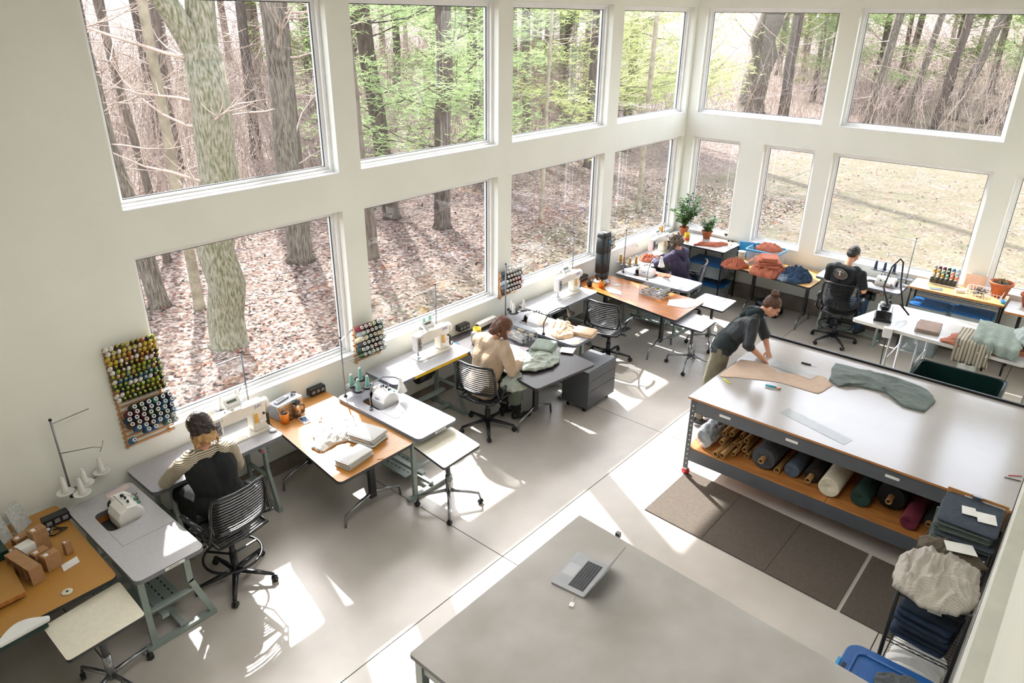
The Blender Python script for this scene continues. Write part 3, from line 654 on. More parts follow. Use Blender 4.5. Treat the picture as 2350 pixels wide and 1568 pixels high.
def flatbed(label, loc, rz=0, panel=True, h=.76):
    "lockstitch machine: head at -X, handwheel at +X, operator side -Y; origin on table at bed centre"
    t = thing('sewing_machine', label, 'sewing machine', loc, rz)
    obj('bed', mb(MACH).prism(rrect(-.26, .26, -.09, .09, .03), .0, .012).use(CHROME).prism(rrect(-.25, -.10, -.08, .08, .02), .0121, .0135), None, t)
    x = mb(MACH); x.prism(rrect(.10, .24, -.055, .065, .02), .0121, .22); obj('column', x, None, t, bevel=.012)
    x = mb(MACH); x.T = fr((0, 0, 0), (1, 0, 0), (0, 0, 1)); x.prism(rrect(-.22, .25, .19, .29, .03), -.06, .05); x.T = Matrix.Identity(4); obj('arm', x, None, t, bevel=.01)
    x = mb(MACHW); x.prism(rrect(-.255, -.175, -.052, .045, .02), .10, .285); x.use(CHROME).box(-.25, -.2, -.057, -.052, .12, .26).cyl((-.215, -.057, .2), (-.215, -.07, .2), .016, n=14).cyl((-.215, -.07, .16), (-.215, -.085, .16), .009, n=10).bar((-.185, -.06, .25), (-.185, -.075, .28), .006)
    obj('head', x, None, t, bevel=.006)
    obj('needle_bar', mb(CHROME).cyl((-.215, -.005, .10), (-.215, -.005, .035), .005, n=8).cyl((-.195, .005, .10), (-.195, .005, .02), .005, n=8).box(-.222, -.188, -.03, .012, .015, .021), None, t)
    x = mb(MACHW); x.cyl((.25, 0, .235), (.285, 0, .235), .055, n=24).use(CHROME).cyl((.285, 0, .235), (.289, 0, .235), .03, n=18); obj('handwheel', x, None, t, bevel=.004)
    obj('brand_lettering', text_mb('JUKI', .038, BLUETX, fr((.165, -.0615, .262), (1, 0, 0), (0, 0, 1))), None, t)
    x = mb(mat('warning_sticker', '#e0a43a', .6)); x.box(.115, .150, -.0625, -.0565, .10, .19); x.use(PAPER).box(.16, .22, -.0625, -.0565, .08, .12); obj('sticker', x, None, t)
    x = mb(BLK); x.box(.2405, .262, -.05, .02, .03, .15); x.cyl((.21, -.058, .17), (.21, -.066, .17), .012, n=12).cyl((.225, -.058, .075), (.225, -.064, .075), .008, n=10); obj('side_mechanism', x, None, t)
    x = mb(CHROME)
    for q in (-.12, -.06, .03): x.cyl((q, 0, .29), (q, 0, .305), .008, n=8)
    x.tube([(-.1, -.01, .29), (-.1, -.01, .35), (-.085, -.01, .36)], .003, 5); obj('thread_guides', x, None, t)
    if panel:
        x = mb(MACHW); M_ = fr((-.04, .0, .345), (1, 0, 0), (0, .62, .78)); x.T = M_; x.prism(rrect(-.075, .075, -.045, .05, .012), -.012, .014); x.use(mat('lcd_screen', '#59655a', .3)).box(-.045, .045, .012, .035, .0141, .016)
        x.use(mat('panel_button', '#b8b8ba', .5))
        for i in range(5): x.box(-.055+i*.024, -.04+i*.024, -.03, -.018, .0141, .0165)
        obj('control_panel', x, None, t); obj('panel_bracket', mb(DGREY).bar((-.04, .01, .29), (-.04, .01, .34), .03, .012), None, t)
    return t
def overlocker(label, loc, rz=0, juki=True):
    "compact overlock head; operator side -Y (fingers and loopers), origin at table level"
    t = thing('overlock_machine', label, 'overlock machine', loc, rz)
    x = mb(MACHW); prof = [(-.095, 0), (.095, 0), (.10, .10), (.075, .155), (.02, .185), (-.05, .175), (-.095, .12)]
    x.T = fr((-.11, 0, -.03), (0, 1, 0), (0, 0, 1)); x.prism(prof, 0, .20); obj('body', x, None, t, bevel=.014)
    x = mb(MACHW); x.T = fr((.09, 0, .01), (0, 1, 0), (0, 0, 1)); x.prism([(-.12, 0), (-.02, 0), (.05, .09), (.04, .145), (-.06, .14), (-.115, .08)], 0, .055); obj('front_cover', x, None, t, bevel=.01)
    x = mb(CHROME); x.box(-.02, .19, -.18, -.10, -.012, .002); x.box(.10, .16, -.15, -.10, .002, .012); obj('needle_plate', x, None, t)
    x = mb(CHROME); x.cyl((.12, -.125, .02), (.12, -.125, .10), .005, n=8).cyl((.135, -.12, .02), (.135, -.12, .09), .004, n=8).bar((.09, -.13, .06), (.16, -.13, .06), .012, .02).box(.10, .15, -.145, -.115, .008, .014).cyl((.11, -.1, .10), (.11, -.14, .10), .010, n=10); obj('presser_foot', x, None, t)
    x = mb(BLK)
    for i, (a_, b_) in enumerate(((-.06, .165), (-.02, .178), (.02, .178), (.055, .16))): x.cyl((a_, -.01, b_), (a_, -.01, b_+.02), .009, n=10)
    x.use(CHROME).tube([(-.07, .03, .17), (-.03, .05, .22), (.04, .05, .21), (.09, .02, .16)], .0025, 5).tube([(.0, -.06, .16), (.05, -.1, .17), (.12, -.12, .12)], .002, 5); obj('tension_knobs', x, None, t)
    x = mb(BLK); x.cyl((.146, .03, .07), (.165, .03, .07), .04, n=20); obj('handwheel', x, None, t, bevel=.004)
    x = mb(mat('green_dial', '#4a8f7a', .5)); x.cyl((-.04, -.08, .115), (-.04, -.098, .115), .012, n=12).cyl((.02, -.08, .115), (.02, -.098, .115), .012, n=12); obj('dials', x, None, t)
    x = mb(mat('brass_looper', '#8d6a45', .5, metal=.4)); x.bar((.0, -.115, .02), (.09, -.125, .05), .02, .02).bar((.03, -.12, .06), (.1, -.12, .03), .012, .012).use(BLK).bar((-.06, -.105, .005), (.0, -.115, .03), .03, .02); obj('loopers', x, None, t)
    if juki: obj('brand_lettering', text_mb('JUKI', .03, BLUETX, fr((.0, .0985, .095), (-1, 0, 0), (0, 0, 1))), None, t)
    return t
def task_chair(label, loc, rz, seat_h=.45, ring=False, group=None):
    "faces +Y; black slatted shell on tube frame with arm pads and five-star base"
    t = thing('office_chair', label, 'chair', loc, rz, group); sh = seat_h
    # seat: slatted plates in a curved frame
    x = mb(SEATM)
    def seatz(y): return sh + .018*math.cos((y)*5) - (.05*max(0, (y-.16))/.08) - .01
    for i in range(17):
        y = -.21+i*.0265
        pts = [(-.21, y, seatz(y)+.014), (-.1, y, seatz(y)), (0, y, seatz(y)-.006), (.1, y, seatz(y)), (.21, y, seatz(y)+.014)]
        x.tube(pts, .0105, 6, flat=.35)
    x.tube([(-.21, -.22, seatz(-.2)+.014), (-.22, 0, seatz(0)+.016), (-.2, .2, seatz(.2)+.01), (-.1, .245, seatz(.245)), (.1, .245, seatz(.245)), (.2, .2, seatz(.2)+.01), (.22, 0, seatz(0)+.016), (.21, -.22, seatz(-.2)+.014), (0, -.235, seatz(-.2)), (-.21, -.22, seatz(-.2)+.014)], .014, 8)
    obj('seat', x, None, t)
    x = mb(SEATM)
    def bp_(u, v):   # u across, v height 0..1
        an = u*.9; wv = 1-.10*abs(2*v-1)**3
        return (math.sin(an)*.235*wv/.78, -.245-.05*v+ (1-math.cos(an))*.13-.0, sh+.12+.33*v)
    for i in range(12):
        v = .06+i*.08; x.tube([bp_(u/6, v) for u in range(-6, 7, 2)], .0105, 6, flat=.45)
    rim = [bp_(-1, k/6) for k in range(7)]+[bp_(u/4, 1.03) for u in (-3, -1, 1, 3)]+[bp_(1, 1-k/6) for k in range(7)]+[bp_(u/4, -.03) for u in (3, 1, -1, -3)]; rim.append(rim[0])
    x.tube(rim, .014, 8); obj('backrest', x, None, t)
    for s_ in (-1, 1):
        x = mb(SEATM); p0 = bp_(s_, .3); p1 = bp_(s_, .8)
        x.tube([(p1[0], p1[1], p1[2]), (p0[0]+s_*.012, p0[1]-.01, p0[2]), (s_*.275, -.2, sh+.08), (s_*.265, -.05, sh-.02), (s_*.2, .05, sh-.06), (0, .06, sh-.07)], .012, 8)
        x.use(CHROME)
        for q in (p0, (s_*.277, -.2, sh+.08)): x.cyl((q[0]+s_*.008, q[1], q[2]), (q[0]+s_*.016, q[1], q[2]), .009, n=8)
        obj('side_frame', x, None, t)
        x = mb(SEATM); x.tube([(s_*.275, -.17, sh+.09), (s_*.285, -.12, sh+.17), (s_*.285, -.05, sh+.2)], .011, 8); x.tube([(s_*.285, -.16, sh+.2), (s_*.29, .03, sh+.215), (s_*.275, .13, sh+.2)], [.02, .026, .018], 10, flat=.5); obj('armrest', x, None, t)
    obj('tilt_mechanism', mb(BLK).box(-.07, .07, -.1, .12, sh-.1, sh-.05).bar((-.14, .0, sh-.085), (.14, 0, sh-.085), .02), None, t, bevel=.01)
    obj('gas_column', mb(BLK).cyl((0, 0, .12), (0, 0, sh-.1), .022, n=14).cyl((0, 0, .07), (0, 0, min(.3, sh*.55)), .03, n=14), None, t)
    x = mb(BLK)
    for k in range(5):
        an = 2*PI*k/5+.3; x.tube([(0, 0, .115), (math.cos(an)*.15, math.sin(an)*.15, .095), (math.cos(an)*.31, math.sin(an)*.31, .072)], [.028, .023, .016], 8, flat=.7)
    obj('star_base', x, None, t)
    for k in range(5):
        an = 2*PI*k/5+.3; x = mb(BLK); caster(x, math.cos(an)*.31, math.sin(an)*.31, .028, an+1.2+k); obj('caster', x, None, t)
    if ring:
        x = mb(BLK); x.torus((0, 0, .27), .225, .011)
        for k in range(3): an = 2*PI*k/3; x.bar((0, 0, .27), (math.cos(an)*.225, math.sin(an)*.225, .27), .014)
        obj('foot_ring', x, None, t)
    return t
def swing_table(label, quad, h=.66, rot=.6, mtop=CREAM):
    cx = sum(q[0] for q in quad)/4; cy = sum(q[1] for q in quad)/4
    t = thing('side_table', label, 'side table', (cx, cy, 0)); x = mb(); top_slab(x, rquad([(q[0]-cx, q[1]-cy) for q in quad], .03), h-.024, h, mtop, BLKEDGE); obj('tabletop', x, None, t)
    obj('pedestal', mb(DGREY).cyl((0, 0, .14), (0, 0, h-.026), .02, n=14).use(CHROME).cyl((0, 0, .14), (0, 0, .34), .028, n=14).use(BLK).box(-.08, .08, -.08, .08, h-.034, h-.0245), None, t)
    for k in range(4):
        an = rot+PI/2*k; c_, s_ = math.cos(an), math.sin(an)
        x = mb(CHROME); x.tube([(c_*.02, s_*.02, .17), (c_*.16, s_*.16, .145), (c_*.28, s_*.28, .12), (c_*.30, s_*.30, .06)], [.018, .015, .013, .010], 8); lg = obj('leg', x, None, t)
        x = mb(BLK); caster(x, c_*.30, s_*.30, .025, an+1); obj('caster', x, None, lg)
    return t
def desk(label, quad, h, mtop, medge=BLKEDGE, cols=((.3, .5), (.3, -.5)), spread=.33, name='work_desk', cat='desk', footm=CHROME, groommet=None):
    "quad counter-clockwise seen from above"
    cx = sum(q[0] for q in quad)/len(quad); cy = sum(q[1] for q in quad)/len(quad)
    t = thing(name, label, cat, (cx, cy, 0)); x = mb(); top_slab(x, rquad([(q[0]-cx, q[1]-cy) for q in quad], .05), h-.028, h, mtop, medge); obj('tabletop', x, None, t)
    for (px, py) in cols:
        lg = obj('pedestal', mb(BLK).box(px-.035, px+.035, py-.02, py+.02, .16, h-.045).box(px-.05, px+.05, py-.3 if 0 else py-.05, py+.05, h-.045, h-.0285), None, t, bevel=.006)
        for s_ in (-1, 1):
            x = mb(footm); x.tube([(px, py, .22), (px+s_*spread*.5, py, .17), (px+s_*spread*.95, py, .12), (px+s_*spread, py, .005)], [.02, .016, .014, .011], 8); obj('foot', x, None, lg)
    if len(cols) == 2: (a_, b_), (c_, d_) = cols; obj('stretcher', mb(BLK).bar((a_, b_, h-.08), (c_, d_, h-.08), .05, .03), None, t)
    return t
def heap(name, outline, h, m, seed=0, amp=.02, freq=9, edge=.01, z=0, p=2.0, nr=24, ns=110, label=None, cat='cloth', group=None, stretch=(1, 1), smooth=True, sharp=1.5, wb=1):
    "crumpled or folded cloth: irregular outline, raised middle, folds that are real relief"
    n = len(outline); pts = []
    for i in range(ns):
        t = i/ns*n; k = int(t); u_ = t-k; P0, P1, P2, P3 = [Vector((*outline[(k+j) % n], 0)) for j in (-1, 0, 1, 2)]
        q = .5*((2*P1)+(P2-P0)*u_+(2*P0-5*P1+4*P2-P3)*u_*u_+(3*P1-P0-3*P2+P3)*u_**3); pts.append(q.lerp(P1.lerp(P2, u_), .7))
    cx = sum(q.x for q in pts)/ns; cy = sum(q.y for q in pts)/ns; vs = []; fs = []; so_ = Vector((seed*7.3, seed*3.1, seed))
    def zz(X_, Y_, t):
        q = Vector((X_*stretch[0], Y_*stretch[1], 0))*freq+so_; wv = noise.noise(q*.6)*1.3; q = q+Vector((wv, -wv*.7, wv*.4))
        rg = max(0, 1-abs(noise.noise(q))*2.6)**sharp; rg2 = max(0, 1-abs(noise.noise(q*1.9+so_))*3)**1.3; rg3 = max(0, 1-abs(noise.noise(q*3.7-so_))*3)
        return edge+h*max(0, 1-t**p)*(1+.25*noise.noise(q*.5))+(amp*rg+amp*.55*rg2+amp*.22*rg3)*(1-t**8*.6)
    vs.append((0, 0, zz(0, 0, 0)))
    for r_ in range(1, nr+1):
        t = r_/nr
        for q in pts:
            X_ = (q.x-cx)*t; Y_ = (q.y-cy)*t; wob = 1+wb*(.10*noise.noise(Vector((X_*1.3, Y_*1.3, seed))*freq)+.05*noise.noise(Vector((X_, Y_, seed))*freq*4))*t; vs.append((X_*wob, Y_*wob, zz(X_+cx, Y_+cy, t)))
    for k in range(ns): vs.append((vs[1+(nr-1)*ns+k][0], vs[1+(nr-1)*ns+k][1], .001))
    for k in range(ns): fs.append((0, 1+k, 1+(k+1) % ns))
    for r_ in range(nr):
        for k in range(ns): A = 1+r_*ns; fs.append((A+k, A+ns+k, A+ns+(k+1) % ns, A+(k+1) % ns))
    fs.append(tuple(1+nr*ns+k for k in range(ns-1, -1, -1)))
    x = mb(m); x.add(vs, fs, smooth); o = obj(name, x, None, None, loc=(cx, cy, z))
    return tag(o, label, cat, group)
def folded(name, cx, cy, z, w_, d_, layers, lh, m, rz, label, cat='cloth', seed=0, jitter=.006, group=None):
    "folded garment: rounded layers lying on each other, slightly shifted"
    rn = random.Random(seed); x = mb(m); zc = 0
    for i in range(layers):
        a_, b_ = w_/2+rn.uniform(-jitter, jitter), d_/2+rn.uniform(-jitter, jitter); ox, oy = rn.uniform(-jitter, jitter), rn.uniform(-jitter, jitter)
        N = 14; vs = []; hh = lh*rn.uniform(.8, 1.15)
        ring = rrect(ox-a_, ox+a_, oy-b_, oy+b_, min(a_, b_)*.18, 5); n = len(ring)
        ring = [(q[0]+.004*noise.noise(Vector((q[0]*20, q[1]*20, i+seed))), q[1]+.004*noise.noise(Vector((q[1]*20, q[0]*20, i*3+seed)))) for q in ring]
        ls = [(.945, 0), (1.0, hh*.35), (1.0, hh*.65), (.955, hh)]
        for s_, zz in ls: vs += [(q[0]*s_, q[1]*s_, zc+zz+(.006*noise.noise(Vector((q[0]*9, q[1]*9, i+seed))) if zz else 0)) for q in ring]
        fs = [(j*n+k, j*n+(k+1) % n, (j+1)*n+(k+1) % n, (j+1)*n+k) for j in range(3) for k in range(n)]
        base = len(vs); 
        for s_ in (.8, .5, .22):
            vs += [(q[0]*s_, q[1]*s_, zc+hh+.004+.008*noise.noise(Vector((q[0]*s_*11, q[1]*s_*11, i*2+seed)))) for q in ring]
        for j in range(3): A = (3+j)*n; fs += [(A+k, A+(k+1) % n, A+n+(k+1) % n, A+n+k) for k in range(n)]
        fs += [tuple(range(6*n, 7*n)), tuple(range(n-1, -1, -1))]
        x.add(vs, fs, True); zc += hh*.93
    o = obj(name, x, None, None, loc=(cx, cy, z), rotz=rz); return tag(o, label, cat, group)
def sheet(name, quad, z, m, label, cat, th=.0012, group=None, curl=0):
    cx = sum(q[0] for q in quad)/len(quad); cy = sum(q[1] for q in quad)/len(quad)
    x = mb(m); x.prism([(q[0]-cx, q[1]-cy) for q in quad], 0, th); return tag(obj(name, x, None, None, loc=(cx, cy, z)), label, cat, group)
# ------------------------------------------------------------------ the row of work places along the window wall
H90 = PI/2
# far-left desk
t = desk('orange wood desk with a grommet and small cartons, leftmost by the wall', [(-11.3, -1.22), (-9.935, -1.22), (-9.91, -.05), (-11.3, -.05)], .72, WOODY, cols=((.3, .3), (-.45, .3)), spread=.2)
obj('grommet', mb(mat('pale_grommet', '#cfc9b4', .5)).lathe([(.03, 0), (.036, .003), (.03, .005), (0, .005)], 22, (-10.22+10.61, -1.12+.635, .72)).use(BLK).box(.385, .40, -.492, -.475, .7252, .7262), None, t)
t = thing('riser_board', 'thick orange board raised at the corner of the leftmost desk', 'board', (-10.75, -.72, .722)); x = mb(); top_slab(x, rquad([(-.5, -.26), (.34, -.26), (.375, .24), (-.5, .24)], .01), .02, .05, WOODY, PLY); obj('board', x, None, t); obj('foot', mb(PLY).box(-.45, -.42, -.2, .2, 0, .02), None, t); obj('foot', mb(PLY).box(.28, .31, -.2, .2, 0, .02), None, t)
t = thing('curved_tray', 'pale grey half-round tray clamped to the front edge of the leftmost desk', 'tray', (-10.52, -1.265, .70)); 
arc = [(-.16, -.02)]+[(-.15+.28*i/10, -.02+.085*math.sin(PI*i/10)) for i in range(1, 10)]+[(.14, -.02), (.13, -.05), (-.15, -.06)]
obj('tray_top', mb(WHITEP).prism(arc, .022, .05), None, t, bevel=.008); obj('clamp', mb(GREENP).box(-.17, .12, -.03, .03, -.03, .0185), None, t, bevel=.006)
swing_table('cream side table tucked under the front of the leftmost desk', [(-10.43, -1.66), (-9.95, -1.64), (-9.93, -1.20), (-10.43, -1.25)], .66, .35)
# overlock tables stand end-on to the wall
ov = [(-9.655, -.83, 'grey overlock table beside the leftmost desk, sun patch on its top', 'STATION 1'), (-7.18, -.93, 'grey overlock table with teal cones between orange desk and yellow-taped table', 'STATION 2'),
      (-4.60, -.78, 'overlock table covered with cream cloth pieces behind the dark desk', None), (-2.06, -.88, 'overlock table with gold thread cones right of the black air purifier', None)]
for i, (X_, Y_, lb, tx) in enumerate(ov): sewing_table(lb, (X_, Y_, 0), H90, 1.2, .49 if i != 1 else .50, .76, True, text=tx)
sewing_table('grey sewing table at which the woman in black pinafore sits', (-8.76, -.275, 0), 0, 1.2, .5, .75, False)
sewing_table('grey sewing table with a yellow tape measure along its front edge', (-6.30, -.32, 0), 0, 1.16, .5, .76, False, measure=True)
sewing_table('grey sewing table in front of the empty chair, white machine on it', (-3.72, -.30, 0), 0, 1.16, .5, .76, False)
sewing_table('pale sewing table in the corner where the purple hoodie sits', (-1.16, -.30, 0), 0, 1.2, .5, .76, False)
desk('orange wood desk with striped shirts and thermos', [(-8.27, -1.48), (-7.44, -1.48), (-7.38, -.045), (-8.10, -.045)], .72, WOODD, cols=((.0, .45), (.05, -.45)))
swing_table('cream side table on four castered legs in front of the second overlock table', [(-7.49, -1.91), (-7.0, -1.89), (-6.95, -1.46), (-7.42, -1.43)], .66, .8)
desk('dark plum desk at which the woman in beige sits', [(-5.91, -1.67), (-5.0, -1.79), (-4.76, -.10), (-5.66, -.06)], .722, DARKTOP, cols=((.1, .5), (-.15, -.42)), spread=.3)
desk('reddish wood desk with air purifier and clear bobbin box', [(-3.27, -1.83), (-2.40, -1.80), (-2.34, -.05), (-3.0, -.05)], .72, WOODR, cols=((.0, .5), (-.1, -.5)), spread=.33)
swing_table('grey-topped side table nearer the camera, in front of the reddish desk', [(-3.24, -2.19), (-2.79, -2.17), (-2.72, -1.74), (-3.22, -1.72)], .66, .25, LAM)
swing_table('grey-topped side table farther right, beyond the reddish desk corner', [(-2.42, -2.08), (-1.91, -2.05), (-1.92, -1.58), (-2.40, -1.58)], .66, .5, LAM)
t = thing('filing_pedestal', 'charcoal drawer cabinet on casters under the dark plum desk', 'cabinet', (-4.66, -1.36, 0)); obj('cabinet_body', mb(CABM).box(-.285, .285, -.30, .06, .07, .54), None, t, bevel=.006)
for k, (a_, b_) in enumerate(((.08, .28), (.285, .41), (.415, .53))): dr = obj('drawer', mb(mat('charcoal_drawer_front', '#494c51', .5)).box(-.28, .28, -.312, -.3015, a_, b_), None, t)
for sx in (-1, 1):
    for sy in (-1, 1): x = mb(BLK); caster(x, sx*.23, -.12+sy*.12, .025, .5); obj('caster', x, None, t)

# machines
flatbed('sewing machine with display panel in front of the woman in black pinafore', (-8.43, -.26, .75))
flatbed('sewing machine standing on the table with the yellow tape', (-6.07, -.27, .76))
flatbed('sewing machine on the table facing the empty office chair', (-3.50, -.27, .76))
flatbed('sewing machine in the far corner used by the person in purple', (-1.00, -.25, .76))
ovp = [(-9.61, -.62, 'overlock machine sunk in the first grey table near the leftmost desk', False), (-7.14, -.72, 'overlock machine under the white gooseneck lamp beside teal cones', True), (-4.57, -.60, 'overlock machine half hidden behind cream cloth and a black lamp', False), (-2.03, -.67, 'overlock machine next to the gold thread cones', True)]
for X_, Y_, lb, jk in ovp: overlocker(lb, (X_, Y_, .715), H90, jk)

# chairs
task_chair('tall black office chair with foot ring behind the woman in black pinafore', (-9.07, -1.08, 0), R(4), .56, True)
task_chair('black office chair holding the woman in the beige blouse', (-5.93, -1.0, 0), R(-80), .44)
task_chair('empty black office chair between the cream cloth and the reddish desk', (-3.50, -1.0, 0), R(-84), .44)
task_chair('black office chair behind the person in the purple hoodie', (-1.42, -1.0, 0), R(20), .44)
task_chair('tall black office chair with foot ring under the man in the black T-shirt', (-.84, -3.12, 0), R(-82), .50, True)

# thread stands
def cones(base, offs, col, place, zt, cap='white'):
    for i, (dx, dy, dz) in enumerate(offs):
        spool('cone', col, (base[0]+dx, base[1]+dy, zt+dz+.001), '%s thread cone %s, %s on the stand' % (col if col != 'mustard' else 'gold', place, ORD4[i]), None, cap, name='thread_cone')
ORD4 = ['nearest the pole', 'second', 'third', 'farthest']
D1 = ((.03, -.17, .10), (-.05, -.06, .10), (.10, -.05, .10), (.25, .02, .10)); S1 = (-9.80, -.10, .76)
thread_stand('tall thread stand with white plates at the wall end of the leftmost grey table', S1, .69, ((.27, -.0), (.26, -.10)), D1); cones(S1, D1, 'white', 'above the leftmost grey table', .76)
D2 = ((.02, -.16, .10), (.13, .06, .10), (.14, -.17, .10), (.26, -.02, .10)); D2 = ((.07, -.02, .10), (.22, .03, .10), (.05, -.15, .10), (.16, -.16, .10)); S2 = (-7.36, -.38, .76)
thread_stand('thread stand with teal cones above the second grey overlock table', S2, .64, ((.22, .10), (.4, .02)), D2); cones(S2, D2, 'teal', 'on the second overlock table', .76)
D3_ = ((.10, -.02, .10), (.04, -.10, .10), (.2, -.13, .10)); S3 = (-4.76, -.24, .76)
thread_stand('thread stand with white cones behind the cream cloth pieces', S3, .72, ((.25, -.1), (.35, .0)), D3_); cones(S3, D3_, 'white', 'behind the cream cloth', .76)
D4_ = ((.07, .04, .10), (.13, .14, .10), (.07, -.06, .10), (.2, -.09, .10)); S4 = (-2.2, -.36, .76)
thread_stand('thread stand with gold cones right of the air purifier', S4, .65, ((.25, -.1), (.33, -.02)), D4_); cones(S4, D4_, 'mustard', 'right of the air purifier', .76)
# two-cone stands of the flatbed tables, standing at the wall edge
def twostand(lb, loc, col, place, dl=(-.1, -.2), h=.72, cap='white'):
    ds = tuple((d, -.01*i, .26) for i, d in enumerate(dl)); thread_stand(lb, loc, h, ((-.28, -.05), (-.1, -.06)), ds)
    for i, (dx, dy, dz) in enumerate(ds): spool('cone', col, (loc[0]+dx, loc[1]+dy, loc[2]+dz+.001), '%s thread cone %s, %s' % (col if col != 'mustard' else 'gold', place, ('next to the pole', 'farther from the pole')[i]), None, cap, name='thread_cone')
twostand('thin thread pole rising behind the pinafore woman\'s machine', (-8.24, -.11, .75), 'white', 'behind the pinafore woman\'s machine', (-.11, -.26))
twostand('thread pole with two teal cones behind the yellow-taped table', (-5.85, -.13, .76), 'teal', 'behind the yellow-taped table')
twostand('thread pole with two white cones behind the machine of the empty chair', (-3.18, -.12, .76), 'white', 'behind the machine of the empty chair')
twostand('thread pole with two gold cones in the window corner', (-.62, -.13, .76), 'mustard', 'in the window corner', (-.08, -.18))

# ------------------------------------------------------------------ spool racks on the wall
NUM = ['first', 'second', 'third', 'fourth', 'fifth', 'sixth', 'seventh', 'eighth', 'ninth', 'tenth', 'eleventh', 'twelfth', 'thirteenth', 'fourteenth', 'fifteenth', 'sixteenth']
t = thing('spool_rack', 'tall wooden spool rack on the wall left of the first window', 'spool rack', (-9.115, -.001, 1.38))
x = mb(PINE)
for k in range(14): x.box(-.20, .20, -.016, -.004, .445-k*.040, .457-k*.040)
for k in range(8): x.box(-.20, .22, -.016, -.004, -.13-k*.045, -.115-k*.045)
obj('slats', x, None, t); obj('upright', mb(PINE).box(-.19, -.17, -.004, 0, -.46, .46), None, t); obj('upright', mb(PINE).box(.16, .18, -.004, 0, -.46, .46), None, t)
ROWS = ['white white brown olive cream brown brown orange navy lime', 'white cream white yellow cream cream cream yellow yellow yellow', 'yellow tan tan tan orange brown tan yellow tan yellow', 'yellow yellow white tan pink white rust rust brown brown',
 'white brown brown brown brown brown rust white white maroon', 'white lime olive white lime olive lime green olive sage', 'olive tan tan sage tan olive olive sage tan brown', 'white blue blue blue navy blue blue teal2 teal2 teal2',
 'green green green white white white blue white navy green', 'tan navy green green green lime green lime lime navy', 'white white olive olive olive olive brown olive olive brown', 'white darkgreen darkgreen green green darkgreen darkgreen green darkgreen darkgreen']
rot = (R(50), 0, 0)
for r_, row in enumerate(ROWS):
    for c_, col in enumerate(row.split()):
        spool('small', col, (-9.30+c_*.0405+(.01 if r_ % 2 else 0), -.028, 1.822-r_*.041), '%s thread spool, %s from left, %s row, tall wall rack' % (CNAME.get(col, col), NUM[c_], NUM[r_]), 'small spools on the tall wall rack', 'white' if col in ('white',) or (c_+r_) % 7 == 0 else 'lime', rot, s=1.18)
BIG = ['_ charcoal darkgreen navy teal2 navy navy', 'maroon maroon charcoal navy navy blue blue', 'navy navy maroon darkgreen darkgreen blue navy', 'brown brown brown navy navy darkgreen blue', '_ blue blue brown blue blue silver', '_ _ blue blue _ sage silver', 'blue _ _ _ _ _ _']
for r_, row in enumerate(BIG):
    for c_, col in enumerate(row.split()):
        if col != '_': spool('big', col, (-9.27+c_*.058+(.012 if r_ % 2 else 0), -.03, 1.275-r_*.048), 'large %s thread cone, %s from left, %s lower row, tall wall rack' % (CNAME.get(col, col), NUM[c_], NUM[r_]), 'large cones low on the tall wall rack', 'white', (R(58), 0, 0), name='thread_cone', s=1.22)
def small_rack(lb, cx, z0, rows, nm, group):
    t = thing('spool_rack', lb, 'spool rack', (cx, -.001, z0)); x = mb(PINE)
    H_ = len(rows)*.062
    for k in range(len(rows)+1): x.box(-.02, .34, -.02, -.005, -k*.062, .012-k*.062)
    obj('slats', x, None, t); obj('upright', mb(PINE).box(0, .015, -.03, 0, -H_-.02, .03), None, t); obj('upright', mb(PINE).box(.31, .325, -.005, 0, -H_-.02, .03), None, t)
    for r_, row in enumerate(rows):
        for c_, col in enumerate(row.split()):
            if col != '_': spool('big', col, (cx+.02+c_*.054+(.02 if r_ % 2 else 0), -.035, z0+.0-r_*.062), '%s thread cone, %s from left, %s row, %s' % (CNAME.get(col, col), NUM[c_], NUM[r_], nm), group, 'white', (R(60), 0, 0), name='thread_cone', s=1.3)
small_rack('small spool rack on the pillar between the first two windows', -6.93, 1.24, ['red maroon maroon olive darkgreen silver', 'silver sage maroon charcoal darkgreen sage', 'cream cream charcoal darkgreen tan cream', 'charcoal charcoal darkgreen charcoal charcoal silver', 'darkgreen silver charcoal maroon maroon silver', 'green darkgreen sage olive charcoal silver'], 'rack on the first pillar', 'cones on the first pillar rack')
small_rack('small spool rack on the pillar between second and third window', -4.62, 1.26, ['charcoal grey silver silver grey silver', 'charcoal brown charcoal grey silver grey', 'silver charcoal brown red red maroon', 'grey charcoal charcoal red maroon red', 'brown brown charcoal charcoal maroon red'], 'rack on the second pillar', 'cones on the second pillar rack')
small_rack('small spool rack on the pillar behind the air purifier', -2.33, 1.24, ['brown cream silver cream', 'grey silver cream maroon', 'cream brown silver silver', 'silver cream charcoal cream'], 'rack behind the air purifier', 'cones behind the air purifier')
